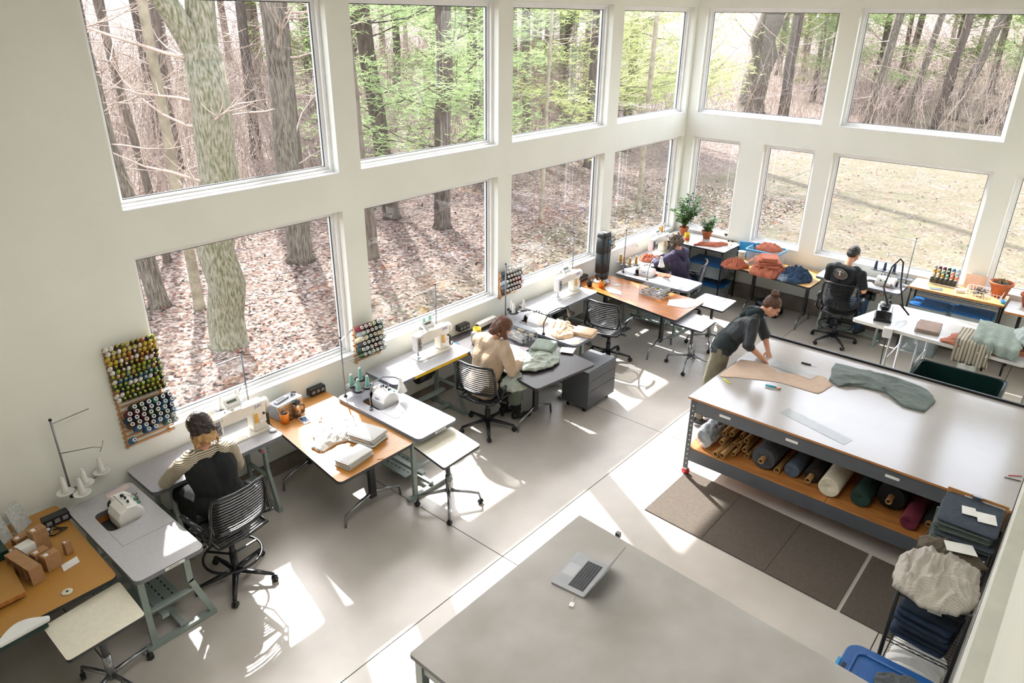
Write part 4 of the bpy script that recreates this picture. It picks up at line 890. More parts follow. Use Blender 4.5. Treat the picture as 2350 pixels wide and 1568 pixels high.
# ------------------------------------------------------------------ furniture along the back wall
t = thing('corner_table', 'high pale table in the far corner carrying the potted plants', 'table', (-.37, -.66, 0)); x = mb(); top_slab(x, rrect(-.35, .33, -.60, .58, .03), .895, .92, WHITELAM, BLKEDGE); obj('tabletop', x, None, t)
for sx in (-.31, .29):
    for sy in (-.56, .0): obj('leg', mb(BLKM).cyl((sx, sy, 0), (sx, sy, .894), .013, n=8), None, t)
def wire_shelf(x, x0, x1, y0, y1, z, n=14, r=.003):
    for a_, b_ in (((x0, y0), (x1, y0)), ((x0, y1), (x1, y1)), ((x0, y0), (x0, y1)), ((x1, y0), (x1, y1))):
        for dz in (0, -.025): x.tube([(a_[0], a_[1], z+dz), (b_[0], b_[1], z+dz)], r, 5)
        L_ = math.hypot(b_[0]-a_[0], b_[1]-a_[1]); k = max(2, int(L_/.06)); pts = [(a_[0]+(b_[0]-a_[0])*i/k, a_[1]+(b_[1]-a_[1])*i/k, z-(.025 if i % 2 else 0)) for i in range(k+1)]; x.tube(pts, r*.7, 4)
    lng = (y1-y0) > (x1-x0)
    m_ = int((y1-y0 if lng else x1-x0)/.03)
    for i in range(1, m_):
        q = i/m_
        if lng: x.tube([(x0, y0+(y1-y0)*q, z), (x1, y0+(y1-y0)*q, z)], r*.6, 4)
        else: x.tube([(x0+(x1-x0)*q, y0, z), (x0+(x1-x0)*q, y1, z)], r*.6, 4)
    return x
obj('wire_shelf', wire_shelf(mb(BLKM), -.31, .29, -.56, .0, .40), None, t)
CLEARP = mat('clear_bin_plastic', '#c9d4d8', .2, alpha=.42, spec=.6)
def bin_(label, loc, w_, d_, h_, lid=BLUEP, rz=0, content=None, name='storage_bin'):
    t = thing(name, label, 'storage bin', loc, rz); x = mb(CLEARP)
    x.prism(rrect(-w_/2, w_/2, -d_/2, d_/2, .03), 0, .006)
    o1, i1 = rrect(-w_/2, w_/2, -d_/2, d_/2, .03), rrect(-w_/2+.004, w_/2-.004, -d_/2+.004, d_/2-.004, .028); n = len(o1)
    vs = [(q[0]*.93, q[1]*.93, 0) for q in o1]+[(q[0], q[1], h_) for q in o1]; x.add(vs, [(i, (i+1) % n, n+(i+1) % n, n+i) for i in range(n)], True); obj('tub', x, None, t)
    if lid:
        x = mb(lid); x.prism(rrect(-w_/2-.012, w_/2+.012, -d_/2-.012, d_/2+.012, .035), h_+.001, h_+.022); x.prism(rrect(-w_/2+.03, w_/2-.03, -d_/2+.03, d_/2-.03, .03), h_+.0221, h_+.03); obj('lid', x, None, t, bevel=.003)
        for s_ in (-1, 1): obj('latch', mb(BLUEL).box(-.04, .04, s_*(d_/2+.012), s_*(d_/2+.022), h_-.03, h_+.024), None, t)
    if content:
        o = heap('contents', rrect(-w_/2*.85, w_/2*.85, -d_/2*.85, d_/2*.85, .05), h_*.5, content, 3, .02, 12, .02); del o['category']; o.parent = t; o.location = (0, 0, .008)
        if 'label' in o: del o['label']
    return t
RAG = mat('mixed_cloth_scraps', '#a9b0ae', .9, col2='#6f7d84', scale=14)
bin_('clear bin with blue lid on the wire shelf under the plant table', (-.38, -.90, .41), .44, .60, .20, content=RAG)
bin_('clear bin with blue lid on the floor under the plant table', (-.42, -.92, .002), .44, .62, .28, content=RAG)
desk('pale wood table against the back wall with pink and denim piles', [(-.92, -2.69), (-.52, -2.70), (-.05, -2.60), (-.05, -1.27), (-.74, -1.24)], .74, OAK, cols=((.05, .42), (-.05, -.45)), spread=.28)
sewing_table('white sewing table at which the man in the black T-shirt works', (-.37, -3.22, 0), -H90, 1.14, .5, .84, True)
overlocker('grey cover-stitch machine in front of the man in the black T-shirt', (-.33, -3.52, .80), -H90, False)
D5 = ((-.05, .30, .14), (-.05, .42, .14), (-.02, .18, .14), (-.1, .06, .10), (-.1, -.04, .10))
thread_stand('brownish thread stand with navy cones beside the cover-stitch machine', (-.10, -3.74, .84), .66, ((-.03, .34), (-.02, .3)), D5)
for i in range(3): dx, dy, dz = D5[i]; spool('cone', 'navy', (-.10+dx, -3.74+dy, .841+dz), 'navy thread cone by the back window, %s' % ('in the middle', 'nearest the man', 'nearest the pole')[i], None, 'grey', name='thread_cone')
# wood topped wire rack
t = thing('wire_rack_table', 'wire rack with orange wood top under the small spool tree by the back window', 'rack', (-.28, -4.42, 0)); x = mb(); top_slab(x, rrect(-.23, .23, -.56, .56, .01), .925, .95, OAK, PLY); obj('tabletop', x, None, t)
for sx in (-.2, .2):
    for sy in (-.53, .53): obj('post', mb(BLKM).cyl((sx, sy, 0), (sx, sy, .924), .0125, n=8), None, t)
for z in (.90, .36): obj('wire_shelf', wire_shelf(mb(BLKM), -.2, .2, -.53, .53, z), None, t)
bin_('clear bin with glossy deep blue lid under the wood-topped wire rack', (-.30, -4.15, .365), .38, .46, .32, content=RAG)
bin_('clear bin with blue lid and cyan latch right of the glossy one', (-.30, -4.66, .365), .38, .46, .33)
bin_('frosted bin on the floor under the glossy blue lidded bin', (-.32, -4.14, .002), .36, .46, .28, None, content=RAG)
t = thing('water_jug', 'translucent plastic jug behind the second blue lidded bin', 'jug', (-.70, -4.80, .002)); obj('body', mb(mat('milky_plastic', '#dfe3df', .4, alpha=.75)).lathe([(.10, 0), (.11, .02), (.11, .2), (.08, .26), (.03, .3)], 18), None, t); obj('cap', mb(mat('brown_cap', '#6b4a33', .5)).cyl((0, 0, .3), (0, 0, .325), .028), None, t)
desk('white table in the right back corner with the leafy pot', [(-.56, -5.74), (-.04, -5.74), (-.04, -5.0), (-.56, -5.0)], .90, WHITELAM, PLY, cols=((0, .2), (0, -.2)), spread=.2, name='white_table', cat='table', footm=BLKM)
# spool tree
t = thing('spool_tree', 'small tiered white spool tree by the back window', 'spool rack', (-.16, -4.20, .951)); x = mb(WHITEP)
for k in range(4): x.box(-.045+k*.03, -.01+k*.03, -.17, .17, k*.045, k*.045+.012); x.box(-.01+k*.03-.004, -.01+k*.03, -.17, .17, 0, k*.045)
obj('tiers', x, None, t)
TC = ['charcoal charcoal charcoal charcoal charcoal charcoal', 'cream cream mustard sage peach peach', 'mustard mustard sage darkgreen peach silver', 'silver maroon maroon darkgreen blue lightblue']
for k, row in enumerate(TC):
    for c_, col in enumerate(row.split()): spool('big', col, (-.16-.028+k*.03, -4.06-c_*.056, .951+k*.045+.013), '%s spool, %s from left on %s tier of the white spool tree' % (CNAME.get(col, col), NUM[c_], NUM[k]), 'spools on the white tiered tree', 'white')
def pot(label, loc, r_, h_, plant, seed=0):
    t = thing('plant_pot', label, 'potted plant', loc); x = mb(TERRA); x.lathe([(r_*.62, 0), (r_*.95, h_*.82), (r_*1.08, h_*.82), (r_*1.1, h_), (r_*.98, h_), (r_*.94, h_*.8), (.001, h_*.8)], 24); obj('pot', x, None, t)
    obj('soil', mb(mat('potting_soil', '#3a2c22', .95)).lathe([(r_*.93, h_*.8), (r_*.9, h_*.86), (0.001, h_*.87)], 18), None, t)
    rn = random.Random(seed); lf = mb(mat('plant_leaf_green', '#3f6b34', .5, col2='#5c8a45', scale=6) if plant != 'pale' else mat('pale_leaf_green', '#7fa55a', .5)); st = mb(mat('plant_stem', '#6a5b3c', .8))
    n_, hh, sp = {'tall': (22, .52, .27), 'bush': (20, .22, .17), 'pale': (5, .05, .05), 'twig': (8, .26, .12)}[plant]; ls = {'tall': .058, 'bush': .042, 'pale': .03, 'twig': .020}[plant]
    for i in range(n_):
        an = rn.uniform(0, 6.28); H_ = hh*rn.uniform(.45, 1.1); rr_ = sp*rn.uniform(.3, 1); p0 = Vector((0, 0, h_*.85)); p2 = Vector((math.cos(an)*rr_, math.sin(an)*rr_, h_*.85+H_)); p1 = p0.lerp(p2, .5)+Vector((0, 0, .05)); 
        st.tube([p0, p1, p2], [.005, .004, .002], 5)
        for k in range({'tall': 26, 'bush': 22, 'pale': 3, 'twig': 12}[plant]):
            tt = rn.uniform(.15, 1); q = (p0*(1-tt)**2+p1*2*tt*(1-tt)+p2*tt*tt); d = Vector((rn.gauss(0, 1), rn.gauss(0, 1), rn.uniform(-.5, .6))).normalized(); l_ = ls*rn.uniform(.7, 1.5); s_ = d.cross(Vector((0, 0, 1))).normalized()*l_*.33; q2 = q+d*.01
            st.tube([q, q2], .001, 3, cap=False); lf.add([q2, q2+d*l_*.5+s_+Vector((0, 0, .004)), q2+d*l_, q2+d*l_*.5-s_+Vector((0, 0, .004)), q2+d*l_*.5-Vector((0, 0, .003))], [(0, 1, 4), (1, 2, 4), (2, 3, 4), (3, 0, 4)], True)
    obj('stems', st, None, t); lv = obj('leaves', lf, None, t); return t
pot('tall leafy plant in the far corner behind the yellow can', (-.26, -.30, .921), .075, .14, 'tall', 2)
pot('smaller bushy plant in an orange clay pot right of the tall plant', (-.17, -.68, .921), .085, .13, 'bush', 4)
pot('wide empty-looking clay pot with pale sprouts on the wood-topped rack', (-.15, -4.86, .951), .13, .20, 'pale', 5)
pot('clay pot with twiggy plant on the white table at right edge', (-.17, -5.22, .901), .12, .17, 'twig', 6)
def can(label, loc, r_, h_, m, name='tin_can', txt=None, band=None, lidm=None, az=0):
    t = thing(name, label, 'can', loc); obj('body', mb(m).lathe([(r_, 0), (r_, h_), (r_*.93, h_), (r_*.92, h_*.15), (.001, h_*.12)], 22), None, t)
    if band: obj('label_band', mb(band).lathe([(r_+.0008, h_*.12), (r_+.0008, h_*.38), (r_+.0002, h_*.38)], 22), None, t)
    if txt:
        for i, s_ in enumerate(txt):
            d = Vector((-.72, -.69, 0)); obj('lettering', text_mb(s_, .024, mat('dark_lettering', '#2b2320', .6), fr((loc[0]*0+d.x*(r_+.0018), d.y*(r_+.0018), h_*.72-i*.026), (.69, -.72, 0), (0, 0, 1)), .0006), None, t)
    return t
can('yellow and red coffee can on the plant table in front of the tall plant', (-.52, -.50, .921), .045, .13, YELL, txt=['CAFE', 'BUSTELO'], band=REDP)
can('yellow and red coffee can of bobbins left of the beige blouse', (-5.38, -.33, .741), .050, .12, YELL, txt=['CAFE', 'BUSTELO'], band=REDP)
sheet('paper_sheet', [(-.30, -1.22), (-.08, -1.2), (-.08, -.9), (-.28, -.92)], .921, PAPER, 'white paper lying at the right end of the plant table', 'paper')
PINK = mat('salmon_cloth', '#c5765c', .9, col2='#b5674e', scale=12, bump=.5, bscale=160)
heap('cloth_scrap', [(-.72, -.72), (-.62, -.82), (-.55, -1.02), (-.42, -1.08), (-.28, -1.12), (-.33, -.96), (-.45, -.9), (-.55, -.74)], .02, PINK, 3, .03, 12, .006, .921, label='salmon cloth strips on the plant table', stretch=(1, .6))
t = thing('tape_dispenser', 'wooden handled hammer lying on the right end of the plant table', 'hammer', (-.20, -1.12, .93)); t.name = 'hammer'; obj('handle', mb(PINE).bar((-.08, -.05, 0), (.10, .05, 0), .022, .016), None, t); obj('head', mb(BLKM).bar((.08, .09, .004), (.12, .0, .004), .024), None, t)
t = thing('storage_box', 'small heart-shaped stone on the back window sill beside the bushy plant', 'stone', (.02, -.93, .969)); t.name = 'ornament'; obj('stone', mb(mat('grey_stone', '#8c8a84', .8)).ball((0, 0, .028), .03, .035, .03, 12, 8), None, t); obj('stripe', mb(BLKM).lathe([(.031, .02), (.034, .028), (.031, .036)], 14), None, t)
# things on the pale wood table
t = bin_('clear tub with bright blue rim by the window, full of salmon cloth', (-.29, -1.76, .741), .40, .50, .24, None, content=PINK)
x = mb(BLUEL); x.torus((0, 0, 0), 1, .06, 8, 6) if 0 else None
ring = rrect(-.21, .21, -.26, .26, .05); x.tube([(q[0], q[1], .24) for q in ring]+[(ring[0][0], ring[0][1], .24)], .014, 6); obj('rim', x, None, t)
t = thing('bin_cover', 'bright blue lid leaning behind the cream thread spool', 'lid', (-.20, -1.42, .741), R(8)); obj('panel', mb(BLUEL).bar((0, -.12, .14), (0, .14, .14), .015, .25), None, t, bevel=.006)
t = thing('giant_spool', 'fat cream spool of cord left of the clear tub', 'spool', (-.44, -1.43, .741)); obj('cord_winding', mb(mat('cream_cord', '#d8cfb8', .8, scale=80, stretch=(.1, .1, 8))).lathe([(.052, .008), (.052, .165)], 20), None, t); obj('flange', mb(WHITEP).cyl((0, 0, 0), (0, 0, .008), .062, n=22), None, t); obj('flange', mb(WHITEP).cyl((0, 0, .165), (0, 0, .173), .062, n=22).use(BLK).cyl((0, 0, .1731), (0, 0, .174), .012), None, t)
heap('folded_cloth', [(-.38, -1.62), (-.40, -1.9), (-.20, -1.96), (-.18, -1.64)], .07, PINK, 8, .02, 8, .03, .975, label='salmon cloth heaped on top of the clear tub')
NAVY = mat('dark_navy_cloth', '#242a3c', .9, bump=.4, bscale=150)
heap('folded_cloth', [(-.85, -1.28), (-.62, -1.32), (-.56, -1.52), (-.66, -1.66), (-.86, -1.56), (-.92, -1.4)], .06, PINK, 11, .05, 14, .01, .741, label='crumpled salmon cloth at the left end of the pale wood table')
heap('cloth_pile', [(-.92, -1.78), (-.62, -1.72), (-.52, -1.95), (-.55, -2.2), (-.72, -2.25), (-.94, -2.12)], .07, PINK, 12, .05, 9, .03, .741, p=4, label='tall salmon pile of garments in front of the clear tub', stretch=(1, 1.3))
for i, (dx, rz_, zz_) in enumerate(((0, 12, .83), (.01, 38, .89), (-.015, 24, .95))): folded('folded_trousers', -.71+dx, -1.97, zz_, .30-.02*i, .34-.03*i, 3, .022, PINK, R(rz_), 'folded salmon trousers on the tall salmon pile, %s' % ('lowest of three', 'middle of three', 'topmost of three')[i], 'garment', 3+i, .018)
DEN = mat('blue_denim', '#35506f', .9, col2='#2c425f', scale=40, bump=.5, bscale=220)
heap('denim_pile', [(-.86, -2.22), (-.55, -2.14), (-.42, -2.35), (-.46, -2.56), (-.72, -2.62), (-.90, -2.48)], .08, DEN, 14, .07, 9, .015, .741, label='blue denim heap at the right end of the pale wood table', stretch=(1.4, .8))
heap('light_denim', [(-.88, -2.20), (-.70, -2.18), (-.66, -2.34), (-.82, -2.40), (-.92, -2.3)], .05, mat('pale_denim', '#8695a8', .9, scale=40, bump=.4), 15, .03, 12, .015, .742, label='pale washed denim lying against the dark denim heap')
t = thing('tote_bag', 'black bag slumped on the floor under the pale wood table', 'bag', (-.42, -1.98, .002)); b_ = blob('body', [('e', (0, 0, .13), (.17, .22, .13)), ('b', (-.14, .14, -.18, .18, 0, .1))], BLK, t, .012, 6, (9, .02)); obj('strap', mb(BLK).tube([(-.1, -.1, .2), (-.14, -.05, .30), (-.14, .05, .30), (-.1, .1, .2)], .008, 6), None, t)
t = thing('waste_bin', 'black bin behind the footring chair by the back wall', 'bin', (-.165, -2.95, .002)); obj('body', mb(BLK).lathe([(.08, 0), (.10, .3), (.095, .3), (.075, .02), (.001, .02)], 20), None, t); obj('liner', mb(WHITEP).lathe([(.096, .3), (.105, .305), (.103, .24)], 20), None, t)
# props on rack top
t = thing('wire_basket', 'white wire basket heaped with dark cords and clips', 'basket', (-.33, -4.72, .952)); x = mb(WHITEP)
for z in (.0, .05, .1): k = 1+z*.9; x.tube([(q[0]*k, q[1]*k, z) for q in rrect(-.12, .12, -.19, .19, .02)]+[(.12*k, .17*k, z)], .0025, 5)
for i in range(11): q = -.18+i*.036; x.tube([(-.13, q*1.09, .1), (-.12, q, 0), (.12, q, 0), (.13, q*1.09, .1)], .0018, 4)
for i in range(6): q = -.1+i*.04; x.tube([(q, -.205, .1), (q, -.19, 0)], .0018, 4); x.tube([(q, .205, .1), (q, .19, 0)], .0018, 4)
obj('wires', x, None, t)
def cordpile(name, label, c, r_, n, m, seed, cat='cord', thick=.004, zr=.06):
    rn = random.Random(seed); x = mb(m); pts = []
    for i in range(n): an = i*1.1+rn.uniform(-.5, .5); rr_ = r_*rn.uniform(.4, 1); pts.append((math.cos(an)*rr_, math.sin(an)*rr_, thick+rn.uniform(0, zr)))
    x.tube(pts, thick, 6); return tag(obj(name, x, None, None, loc=c), label, cat)
cordpile('cord_tangle', 'tangle of black cords filling the white wire basket', (-.33, -4.66, .957), .09, 46, BLK, 3, zr=.09)
t = thing('glue_gun', 'white and blue hand tool left of the wire basket', 'tool', (-.33, -4.44, .953), R(-60)); obj('barrel', mb(WHITEP).bar((-.06, 0, .03), (.07, 0, .03), .04, .035), None, t, bevel=.008); obj('nozzle', mb(BLUETX).cyl((.07, 0, .03), (.10, 0, .03), .015, .006), None, t); obj('base', mb(WHITEP).box(-.05, .06, -.03, .03, 0, .012), None, t)
sheet('cloth_patch', [(-.46, -4.12), (-.38, -4.08), (-.34, -4.24), (-.42, -4.26)], .951, mat('slate_cloth', '#5b6472', .9), 'small slate-grey cloth patch on the wood-topped rack', 'cloth', .006)
t = thing('cutting_board', 'pink and white board leaning against the pillar of the back wall', 'board', (-.045, -4.55, .951)); x = mb(mat('pinkish_board', '#e3c3b2', .5)); x.bar((.0, -.12, .10), (.0, .12, .10), .012, .20); obj('panel', x, None, t, bevel=.005); obj('hang_hole', mb(PAPER).cyl((-.0065, 0, .16), (-.0075, 0, .16), .010, n=12), None, t)
tag(obj('blue_cup', mb(BLUEL).lathe([(.025, 0), (.033, .045), (.03, .045), (.022, .005), (.001, .005)], 16), None, None, loc=(-.42, -4.955, .951)), 'small blue plastic cup by the far end of the basket', 'cup')
sheet('paper_sheet', [(-.60, -3.22), (-.44, -3.14), (-.36, -3.36), (-.52, -3.46)], .841, PAPER, 'white papers beside the man\'s right hand', 'paper')
# long white folding table
t = thing('folding_table', 'long white folding table with iron station and cloth pile', 'table', (-1.70, -4.65, 0)); x = mb(); top_slab(x, rquad([(-.55, -.80+0), (.45, -1.06), (.45, .78), (-.43, 1.03)], .05), .862, .90, WHITELAM, mat('white_plastic_edge', '#d9d6d0', .5)); obj('tabletop', x, None, t)
for y in (.57, .27, -.88):
    x = mb(mat('pale_metal', '#c9ccce', .4, metal=.4)); x.tube([(-.36, y, .861), (-.40, y, .02), (.32, y, .02), (.30, y, .861)], .014, 8); x.tube([(-.38, y, .45), (.31, y, .45)], .010, 8); obj('leg_frame', x, None, t)
t = thing('steam_iron_station', 'boxy steam iron station with chrome tank on the left end of the folding table', 'appliance', (-1.88, -3.90, .902), R(12)); obj('tank', mb(CHROME).box(-.13, .15, -.10, .08, .03, .14), None, t, bevel=.02, seg=3); obj('base', mb(BLK).box(-.14, .16, -.11, .09, 0, .029), None, t, bevel=.005)
obj('front_plate', mb(mat('dark_panel', '#3a3d40', .2, metal=.6)).box(-.142, -.1305, -.09, .07, .03, .14), None, t)
x = mb(BLK); x.cyl((.0, -.02, .141), (.0, -.02, .20), .035); x.use(WHITEP).cyl((.06, .03, .141), (.06, .03, .19), .025).use(BLK).box(-.09, -.04, -.04, .03, .141, .18).cyl((.09, -.05, .141), (.09, -.05, .22), .018); obj('valves', x, None, t)
obj('steam_hose', mb(BLK).tube([(.0, -.02, .20), (.12, .06, .36), (.22, .02, .60), (.26, -.05, .70), (.27, -.09, .66), (.18, -.12, .40), (.10, -.20, .15), (.12, -.28, .06), (.2, -.27, .05), (.24, -.20, .10), (.19, -.16, .16)], .011, 8), None, t)
obj('plug_box', mb(PAPER).box(-.385, -.30, -.14, -.04, -.10, .02), None, t, bevel=.004)
obj('power_cord', mb(BLK).tube([(-.31, -.09, -.10), (-.32, -.09, -.3), (-.34, -.1, -.6), (-.35, -.08, -.88)], .006, 6).tube([(-.06, .0, .02), (-.14, .04, .03), (-.17, -.02, .05), (-.13, -.06, .03)], .006, 6), None, t)
TAUPE = mat('taupe_cloth', '#a59184', .9, col2='#978377', scale=30, bump=.4, bscale=180)
folded('folded_garment', -1.86, -4.42, .901, .36, .26, 3, .014, TAUPE, R(6), 'folded taupe garment lying alone on the white folding table', 'garment', 5)
SAGE = mat('sage_grey_linen', '#8f9a90', .9, col2='#828e85', scale=20, bump=.5, bscale=150)
STRIPE = stripe_mat('striped_linen', '#b9b09c', '#6f6a60', 9, 'Y', .72)
heap('cloth_pile', [(-2.2, -4.62), (-1.75, -4.72), (-1.45, -5.0), (-1.5, -5.35), (-1.95, -5.42), (-2.2, -5.2)], .035, mat('rusty_cloth', '#a8684e', .9, bump=.4), 21, .018, 7, .015, .901, label='rust and pink cloth at the bottom of the folding table pile')
def drape(name, p0, ax, ay, drop, m, label, nx=18, ny=22, edge=.35, seed=0, z=.96):
    "cloth lying on the table and hanging over its edge: ax along the edge, ay outwards"
    vs = []; fs = []; ax, ay = Vector((*ax, 0)), Vector((*ay, 0)); L_ = ay.length; yn = ay.normalized()
    for th in (0, -.006):
        for j in range(ny+1):
            s_ = j/ny*(L_+drop)
            for i in range(nx+1):
                o_ = s_ if s_ < L_ else L_+.02*(1-math.exp(-(s_-L_)*20)); dz = 0 if s_ < L_ else -(s_-L_)
                wv = .012*math.sin(i*1.3+seed)*min(1, s_/L_)+.012*noise.noise(Vector((i*.35+seed, j*.3, seed)))
                vs.append(Vector(p0)+ax*(i/nx)*(1+.06*noise.noise(Vector((j*.3, seed, 0))))+yn*(o_+(wv if s_ > L_ else 0))+Vector((0, 0, dz+th+(wv if s_ <= L_ else 0)+z-p0[2])))
    n = (nx+1)*(ny+1)
    for j in range(ny):
        for i in range(nx): a_ = j*(nx+1)+i; fs.append((a_, a_+1, a_+nx+2, a_+nx+1)); fs.append((n+a_, n+a_+nx+1, n+a_+nx+2, n+a_+1))
    bd = [i for i in range(nx+1)]+[j*(nx+1)+nx for j in range(1, ny+1)]+[ny*(nx+1)+i for i in range(nx-1, -1, -1)]+[j*(nx+1) for j in range(ny-1, 0, -1)]
    for k in range(len(bd)): a_, b_ = bd[k], bd[(k+1) % len(bd)]; fs.append((b_, a_, n+a_, n+b_))
    c0 = Vector(p0); x = mb(m); x.add([v-c0 for v in vs], fs, True); return tag(obj(name, x, None, None, loc=c0), label, 'cloth')
drape('striped_cloth', (-1.75, -4.74, .99), (-.02, -.36), (-.45, -.02), .26, STRIPE, 'striped linen hanging over the edge of the white folding table', seed=2, z=.995)
drape('sage_cloth', (-1.45, -4.86, 1.02), (-.10, -.46), (-.72, -.05), .10, SAGE, 'sage grey cloth spread over the striped linen on the folding table', seed=5, z=1.03)
heap('folded_garment', [(-1.95, -5.30), (-1.5, -5.22), (-1.35, -5.42), (-1.45, -5.6), (-1.9, -5.62)], .08, mat('pale_blue_linen', '#a9b5b2', .9, bump=.3), 31, .03, 6, .03, .985, label='rolled pale blue-grey garment at the far right of the cloth pile')
t = thing('clamp', 'green plastic clamp lying behind the cloth pile', 'clamp', (-1.36, -5.16, .902), R(70)); obj('jaw', mb(mat('green_clamp', '#1e7a4c', .4)).box(-.1, .08, -.012, .012, 0, .025), None, t); obj('handle', mb(mat('green_clamp', '#1e7a4c', .4)).box(-.02, .01, -.05, .03, .026, .04), None, t)
t = thing('green_tub', 'large dark green open tub under the white folding table', 'tub', (-2.16, -4.88, .002)); o1 = rrect(-.30, .30, -.44, .44, .06); n = len(o1)
x = mb(GREENP); lv = [(.9, 0), (1, .48), (1.03, .48), (1.03, .50), (.97, .50), (.87, .02)]
x.add([(q[0]*s_, q[1]*s_, z) for s_, z in lv for q in o1], [(j*n+k, j*n+(k+1) % n, (j+1)*n+(k+1) % n, (j+1)*n+k) for j in range(5) for k in range(n)]+[tuple(range(n-1, -1, -1)), tuple(range(5*n, 6*n))]); obj('body', x, None, t); obj('rim', mb(GREENP).tube([(q[0]*1.035, q[1]*1.035, .495) for q in o1]+[(o1[0][0]*1.035, o1[0][1]*1.035, .495)], .014, 6), None, t)
t = thing('small_mat', 'brown carpet tile on the floor under the white folding table', 'mat', (-1.75, -4.3, .001)); obj('pile', mb(mat('brown_carpet', '#5f5449', .95, col2='#544a40', scale=60, bump=.5, bscale=300)).box(-.35, .35, -.30, .30, 0, .008), None, t)
# ------------------------------------------------------------------ big cutting table with cloth rolls
t = thing('cutting_table', 'huge white-topped cutting table on steel frame, cloth rolls beneath', 'table', (-4.32, -4.415, 0)); x = mb(); top_slab(x, [(-.98, -1.345), (.98, -1.345), (.98, 1.345), (-.98, 1.345)], .88, .90, CUTTOP, PLY); obj('tabletop', x, None, t)
obj('back_rail', mb(BLKM).box(.955, .98, -1.345, 1.345, .901, .925), None, t)
obj('apron', mb(CABM).box(-.965, -.94, -1.28, 1.28, .74, .879), None, t); obj('apron', mb(CABM).box(.94, .965, -1.28, 1.28, .74, .879), None, t); obj('apron', mb(CABM).box(-.93, .93, 1.29, 1.31, .74, .879), None, t)
x = mb(PLY); x.box(-.96, .96, -1.30, -.06, .325, .34).box(-.96, .96, -.055, 1.30, .325, .34); obj('shelf', x, None, t); obj('shelf_apron', mb(CABM).box(-.965, -.94, -1.28, 1.28, .19, .324), None, t); obj('shelf_apron', mb(CABM).box(.94, .965, -1.28, 1.28, .19, .324), None, t)
for sx in (-1, 1):
    for sy in (-1, 1):
        x = mb(DGREY); X_, Y_ = sx*.965, sy*1.315; x.box(min(X_, X_-sx*.05), max(X_, X_-sx*.05), Y_-.0025, Y_+.0025, .09, .879); x.box(X_-.0025, X_+.0025, min(Y_, Y_-sy*.05), max(Y_, Y_-sy*.05), .09, .879)
        for k in range(13): x.use(BLK).box(X_-sx*.036, X_-sx*.022, Y_-.0035, Y_+.0035, .14+k*.055, .158+k*.055).use(PAPER).box(X_-.0036, X_+.0036, Y_-sy*.034, Y_-sy*.022, .145+k*.055, .157+k*.055).use(DGREY)
        p_ = obj('post', x, None, t); x = mb(REDP); x.cyl((X_-sx*.03-.014, Y_-sy*.02, .04), (X_-sx*.03+.014, Y_-sy*.02, .04), .04, n=20).use(CHROME).box(X_-sx*.03-.025, X_-sx*.03+.025, Y_-sy*.02-.02, Y_-sy*.02+.02, .07, .09); obj('caster', x, None, t)
for y in (.96, .32, -.52): obj('shelf_label', mb(PAPER).box(-.968, -.9655, y-.055, y+.055, .80, .825), None, t)
KT = mat('kraft_tube', '#b08a55', .7, col2='#a27d4a', scale=20)
def tube_(name, label, y, z, r_, m, x0=-5.2, L_=1.2, core=False, group=None, ang=0, hollow=True, cm=KT, coreoff=.06):
    t = thing(name, label, 'roll' if name != 'cardboard_tube' else 'tube', (x0, y, z), ang, group)
    def pipe(mm, ri, ro, a_, b_):
        xx = mb(mm); xx.T = fr((0, 0, 0), (0, 1, 0), (0, 0, 1)); n = 20; vs = []; 
        for (rad, zz) in ((ri, a_), (ro, a_), (ro, b_), (ri, b_)): vs += [(rad*math.cos(2*PI*k/n), rad*math.sin(2*PI*k/n), zz) for k in range(n)]
        xx.add(vs, [(j*n+k, j*n+(k+1) % n, ((j+1) % 4)*n+(k+1) % n, ((j+1) % 4)*n+k) for j in range(4) for k in range(n)], False); return xx
    if name == 'cardboard_tube': obj('tube_wall', pipe(m, r_*.76, r_, 0, L_), None, t); return t
    xx = mb(m); xx.T = fr((0, 0, 0), (0, 1, 0), (0, 0, 1)); sp = []; k_ = 44; turns = 4
    rings = [(.2, .02), (.35, .005), (.5, .012), (.65, .002), (.8, .010), (.93, .0), (1, .008)]
    vs = [];  n = 28
    for q, dz in rings: vs += [(r_*q*math.cos(2*PI*k/n)*(1+.03*noise.noise(Vector((k*.4, q*4, y*9)))), r_*q*math.sin(2*PI*k/n)*(1+.03*noise.noise(Vector((k*.4, q*3, y*5)))), dz+.004*noise.noise(Vector((k, q*9, 1)))) for k in range(n)]
    vs += [(r_*math.cos(2*PI*k/n), r_*math.sin(2*PI*k/n), L_) for k in range(n)]
    xx.add(vs, [(j*n+k, j*n+(k+1) % n, (j+1)*n+(k+1) % n, (j+1)*n+k) for j in range(7) for k in range(n)]+[tuple(range(n-1, -1, -1)), tuple(range(7*n, 8*n))], True); obj('cloth_roll', xx, None, t)
    if core: obj('core_tube', pipe(cm, .020, .027, -coreoff, .05), None, t)
    return t
cl = lambda n_, c1, c2=None: mat(n_, c1, .92, col2=c2, scale=30, bump=.4, bscale=160)
tube_('fabric_roll', 'big charcoal cloth roll with a cardboard core, right of the bare tubes', -3.84, .455, .112, cl('charcoal_wool', '#4b4d52', '#3e4045'), -5.17, 1.3, True)
tube_('fabric_roll', 'slate-blue cloth roll right of the charcoal one', -4.10, .415, .072, cl('slate_denim', '#566273', '#48535f'), -5.12, 1.25)
tube_('fabric_roll', 'black-brown cloth roll with pale core beside the cream roll', -4.27, .412, .070, cl('black_brown_cloth', '#2c2724'), -5.08, 1.25, True, coreoff=.10)
tube_('fabric_roll', 'thick cream cloth roll in the middle of the shelf', -4.46, .435, .093, cl('cream_muslin', '#d9d1ba', '#cec5ad'), -5.20, 1.35)
